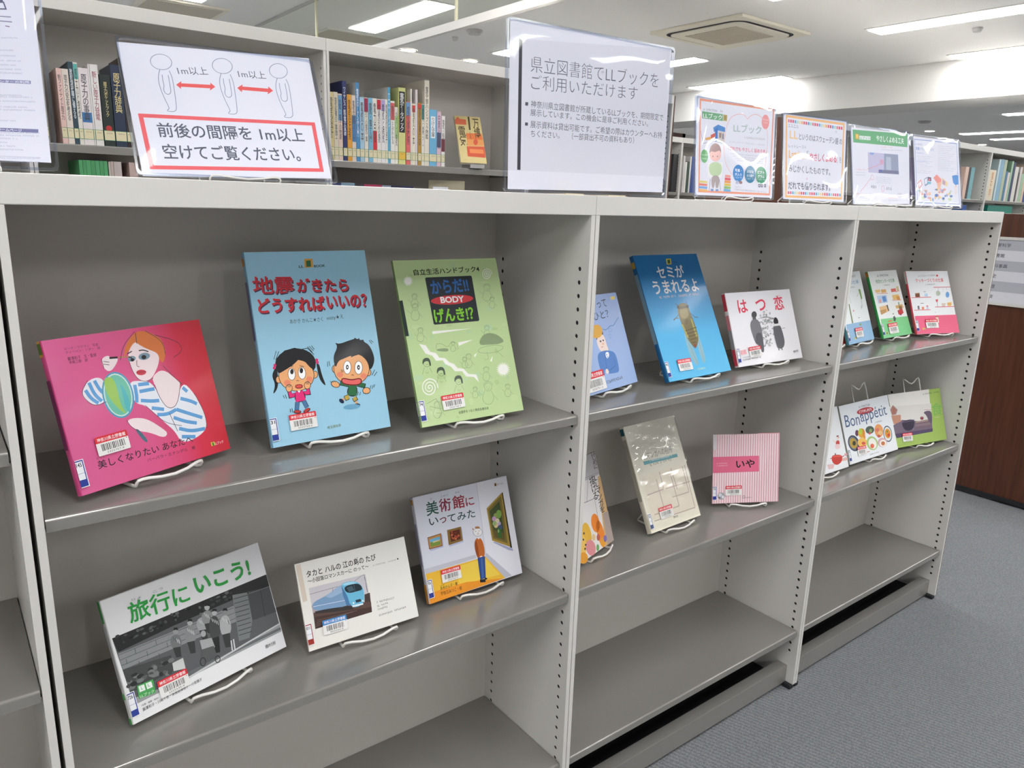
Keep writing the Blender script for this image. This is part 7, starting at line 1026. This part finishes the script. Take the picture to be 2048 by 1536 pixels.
# ---------------------------------------------------------------- books standing in the back rows
def spine_book(key, x, wd, h, col, y, z, label, txt='', deco='', dep=None, group=None, sticker_c='e6dcb8', small=False, cat='book'):
    o = thing('book', label, cat, (x, y, z), None, group); m = MB(); c = lin(col); D = dep or min(.215, h*.7)
    m.box((0, 0, 0), (wd, .0015, h), c); cb = lin('d6d4d0') if label.startswith('tall') and 'blue' in label else c; m.box((0, .0015, 0), (.0012, D, h), cb); m.box((wd-.0012, .0015, 0), (wd, D, h), c)
    A = Art(m); W1, H1 = wd*1000, h*1000; tc = '4a4a50'
    if deco[:2] == 'b:':
        _, bc, p, q = deco.split(':'); A.poly(bc, [(.3, H1*float(p)), (W1-.3, H1*float(p)), (W1-.3, H1*float(q)), (.3, H1*float(q))])
    a0, a1 = .92, .32
    if deco == 'w': tc = 'e8ecf0'
    if deco == 'k': tc = '5a4630'
    if deco == 'r': tc = 'a05060'
    if deco == 'B': A.poly('1c1c20', [(2.5, H1*.42), (W1-2, H1*.42), (W1-2, H1*.95), (2.5, H1*.95)]); tc = 'f2f2f2'; a0, a1 = .93, .44
    if deco == 'W': A.poly('eceef0', [(W1*.2, H1*.5), (W1*.8, H1*.5), (W1*.8, H1*.88), (W1*.2, H1*.88)]); a0, a1 = .86, .52
    if deco == 'G': tc = 'd8c890'; a0, a1 = .9, .42
    if txt and not small:
        g = min(.6 if deco not in ('B', 'G') else .62, (a0-a1)*H1/len(txt)/W1*1.0); A.column(tc, txt, (W1*(.5-g/2), H1*a0), (W1*(.5+g/2), H1*a1), .008)
    if deco == 'G' and wd < .03: A.poly('c03030', [(W1*.5+W1*.3*math.cos(q*.52), 52+W1*.3*math.sin(q*.52)) for q in range(12)])
    m.build('cover', CLOTH, o)
    if not small:
        p = MB(); p.box((.0012, .0015, .002), (wd-.0012, D-.002, h-.002)); p.build('pages', PAGES, o)
    if not small and sticker_c:
        l = MB(); L = Art(l, 0, -.0006); L.poly('4a9a6c', [(.2, 17), (W1-.2, 17), (W1-.2, 46), (.2, 46)]); L.poly(sticker_c if deco not in ('B',) else 'e8c050', [(.7, 18.2), (W1-.7, 18.2), (W1-.7, 44.8), (.7, 44.8)]); L.dashes('8a8068', (W1*.25, 36), (W1*.78, 36), min(4, W1*.4), int(x*1000) % 97); l.build('call_number_label', MATTE, o)
    return o
ORD = ('first', 'second', 'third', 'fourth', 'fifth', 'sixth', 'seventh', 'eighth', 'ninth', 'tenth', 'eleventh', 'twelfth', 'thirteenth', 'fourteenth', 'fifteenth', 'sixteenth', 'seventeenth', 'eighteenth', 'nineteenth', 'twentieth', 'twenty first', 'twenty second', 'twenty third', 'twenty fourth', 'twenty fifth', 'twenty sixth', 'twenty seventh', 'twenty eighth')
def row(rows, y, z, where, group, **k):
    for i, r in enumerate(rows):
        spine_book(None, r[0]/1e4, r[1]/1e4, r[2]/1000, r[3], y, z, '%s book, %s from left %s' % (r[4], ORD[i], where), r[5], r[6], group=group, **k)
row(B2, 1.63, 1.4862, 'beside the faced out yellow book', 'electrical books on the second row shelf')
row(B1, 1.63, 1.4862, 'between the two left signs', 'atomic energy books on the second row shelf')
row(L1, 1.64, 1.1462, 'on the lower shelf with green magazines', 'magazines on the lower shelf', small=True)
row(L2, 1.64, 1.1462, 'on the lower shelf, top edge only', 'books on the lower shelf', small=True)
row(R1, 1.62, 1.4862, 'right of the blue framed card', 'far books right of the blue framed card', small=True)
row(R2, 1.62, 1.4862, 'behind the section marker', 'far books at the right edge', small=True)
row(R3, 3.22, 1.4752, 'beside the large notice', 'far books in the third row', small=True)
row(R4, 3.22, 1.4752, 'between notice and leaflet', 'far books in the third row', small=True)
faced_book('expo', 'yellow and orange paperback faced out on the second row shelf', None, .016, True, spine='d8cfb0', hasl=False, group='electrical books on the second row shelf', pm=CLOTH)
d = DATA['expo']; m = MB(); W_ = d['w']/1000
m.box((W_*.3, -.016, -.0204), (W_*.86, .08, -.0194)); m.box((W_*.3, -.016, -.0194), (W_*.86, -.015, -.006))
m.mesh([(.02, .045, -.0195), (.09, .045, -.0195), (.09, .087, .12), (.02, .087, .12), (.02, .047, -.0195), (.09, .047, -.0195), (.09, .089, .12), (.02, .089, .12)], [(0, 1, 2, 3), (7, 6, 5, 4), (0, 4, 5, 1), (1, 5, 6, 2), (2, 6, 7, 3), (3, 7, 4, 0)])
o = m.build('book_stand', GREYP); o.location = d['pos']; o.rotation_euler = (0, 0, R(d['yaw'])); tag(o, 'grey bent plate stand under the faced out yellow paperback', 'book stand')
m = MB(); m.box((0, 0, 0), (.004, .15, .29), lin('cfc6a8')); m.box((.004, 0, .0), (.0055, .15, .29), lin('e8e4d8')); o = m.build('book', CLOTH); o.location = (1.735, 1.66, 1.1462); o.rotation_euler = (0, 0, R(68)); tag(o, 'pale board cover set aslant on the lower shelf below the faced out yellow book', 'book')
m = MB(); m.box((0, 0, 0), (.07, .003, .262), lin('e8eaf2')); o = m.build('shelf_divider', CLOTH); o.location = (1.555, 1.615, 1.1462); tag(o, 'small white divider card on the lower shelf before the slanting cover', 'divider')
# section marker, lying green folder and blue file in the far block
t = thing('section_marker', 'cream shelf marker with vertical orange lettering at the right edge', 'shelf marker', (6.735, 1.617, 1.4862)); m = MB(); m.box((0, 0, 0), (.12, .003, .235), lin('e8dcc4')); A = Art(m); A.column('d08a40', '電気工学', (38, 215), (82, 30), .01); m.build('card', CLOTH, t); m = MB(); m.box((0, .003, 0), (.12, .09, .002)); m.build('foot_plate', STEEL, t)
m = MB(); m.box((0, 0, 0), (.5, .2, .3), lin('1f8a78')); m.box((.0, -.001, .3), (.5, .2, .304), lin('2a5a58')); tag(m.build('box_file', CLOTH), 'dark green box file on the lower shelf below the section marker', 'file').location = (6.83, 1.625, 1.1462)
m = MB(); m.box((0, 0, 0), (.07, .2, .292), lin('2a5cb0')); m.box((.01, -.0006, .06), (.06, 0, .2), lin('dfe4ee')); tag(m.build('box_file', CLOTH), 'blue box file on the lower shelf right of the blue framed card', 'file').location = (6.36, 1.625, 1.1462)
# things at the far end
t = thing('exit_sign', 'small green and white exit sign far off above the back shelves', 'exit sign', (8.76, 6.1, 2.09)); m = MB(); m.box((0, 0, 0), (.42, .05, .25)); m.build('housing', PAINT, t)
m = MB(); m.face([(.01, -.001, .01), (.41, -.001, .01), (.41, -.001, .24), (.01, -.001, .24)]); m.build('green_panel', EXITG, t)
m = MB(); m.face([(.14, -.002, .03), (.36, -.002, .03), (.36, -.002, .22), (.14, -.002, .22)]); m.build('white_panel', EXITW, t)
m = MB(); m.tube([(.2, .02, .25), (.2, .02, H-2.091)], .008); m.build('hanger', STEEL, t)
m = MB(); m.box((0, 0, 0), (.9, .12, 2.3)); m.box((-.06, -.02, 0), (0, .14, 2.36)); m.box((.9, -.02, 0), (.96, .14, 2.36)); m.box((-.06, -.02, 2.3), (.96, .14, 2.36)); tag(m.build('wooden_partition', WOOD), 'dark brown wooden partition far behind the third row', 'partition').location = (7.7, 6.4, 0)
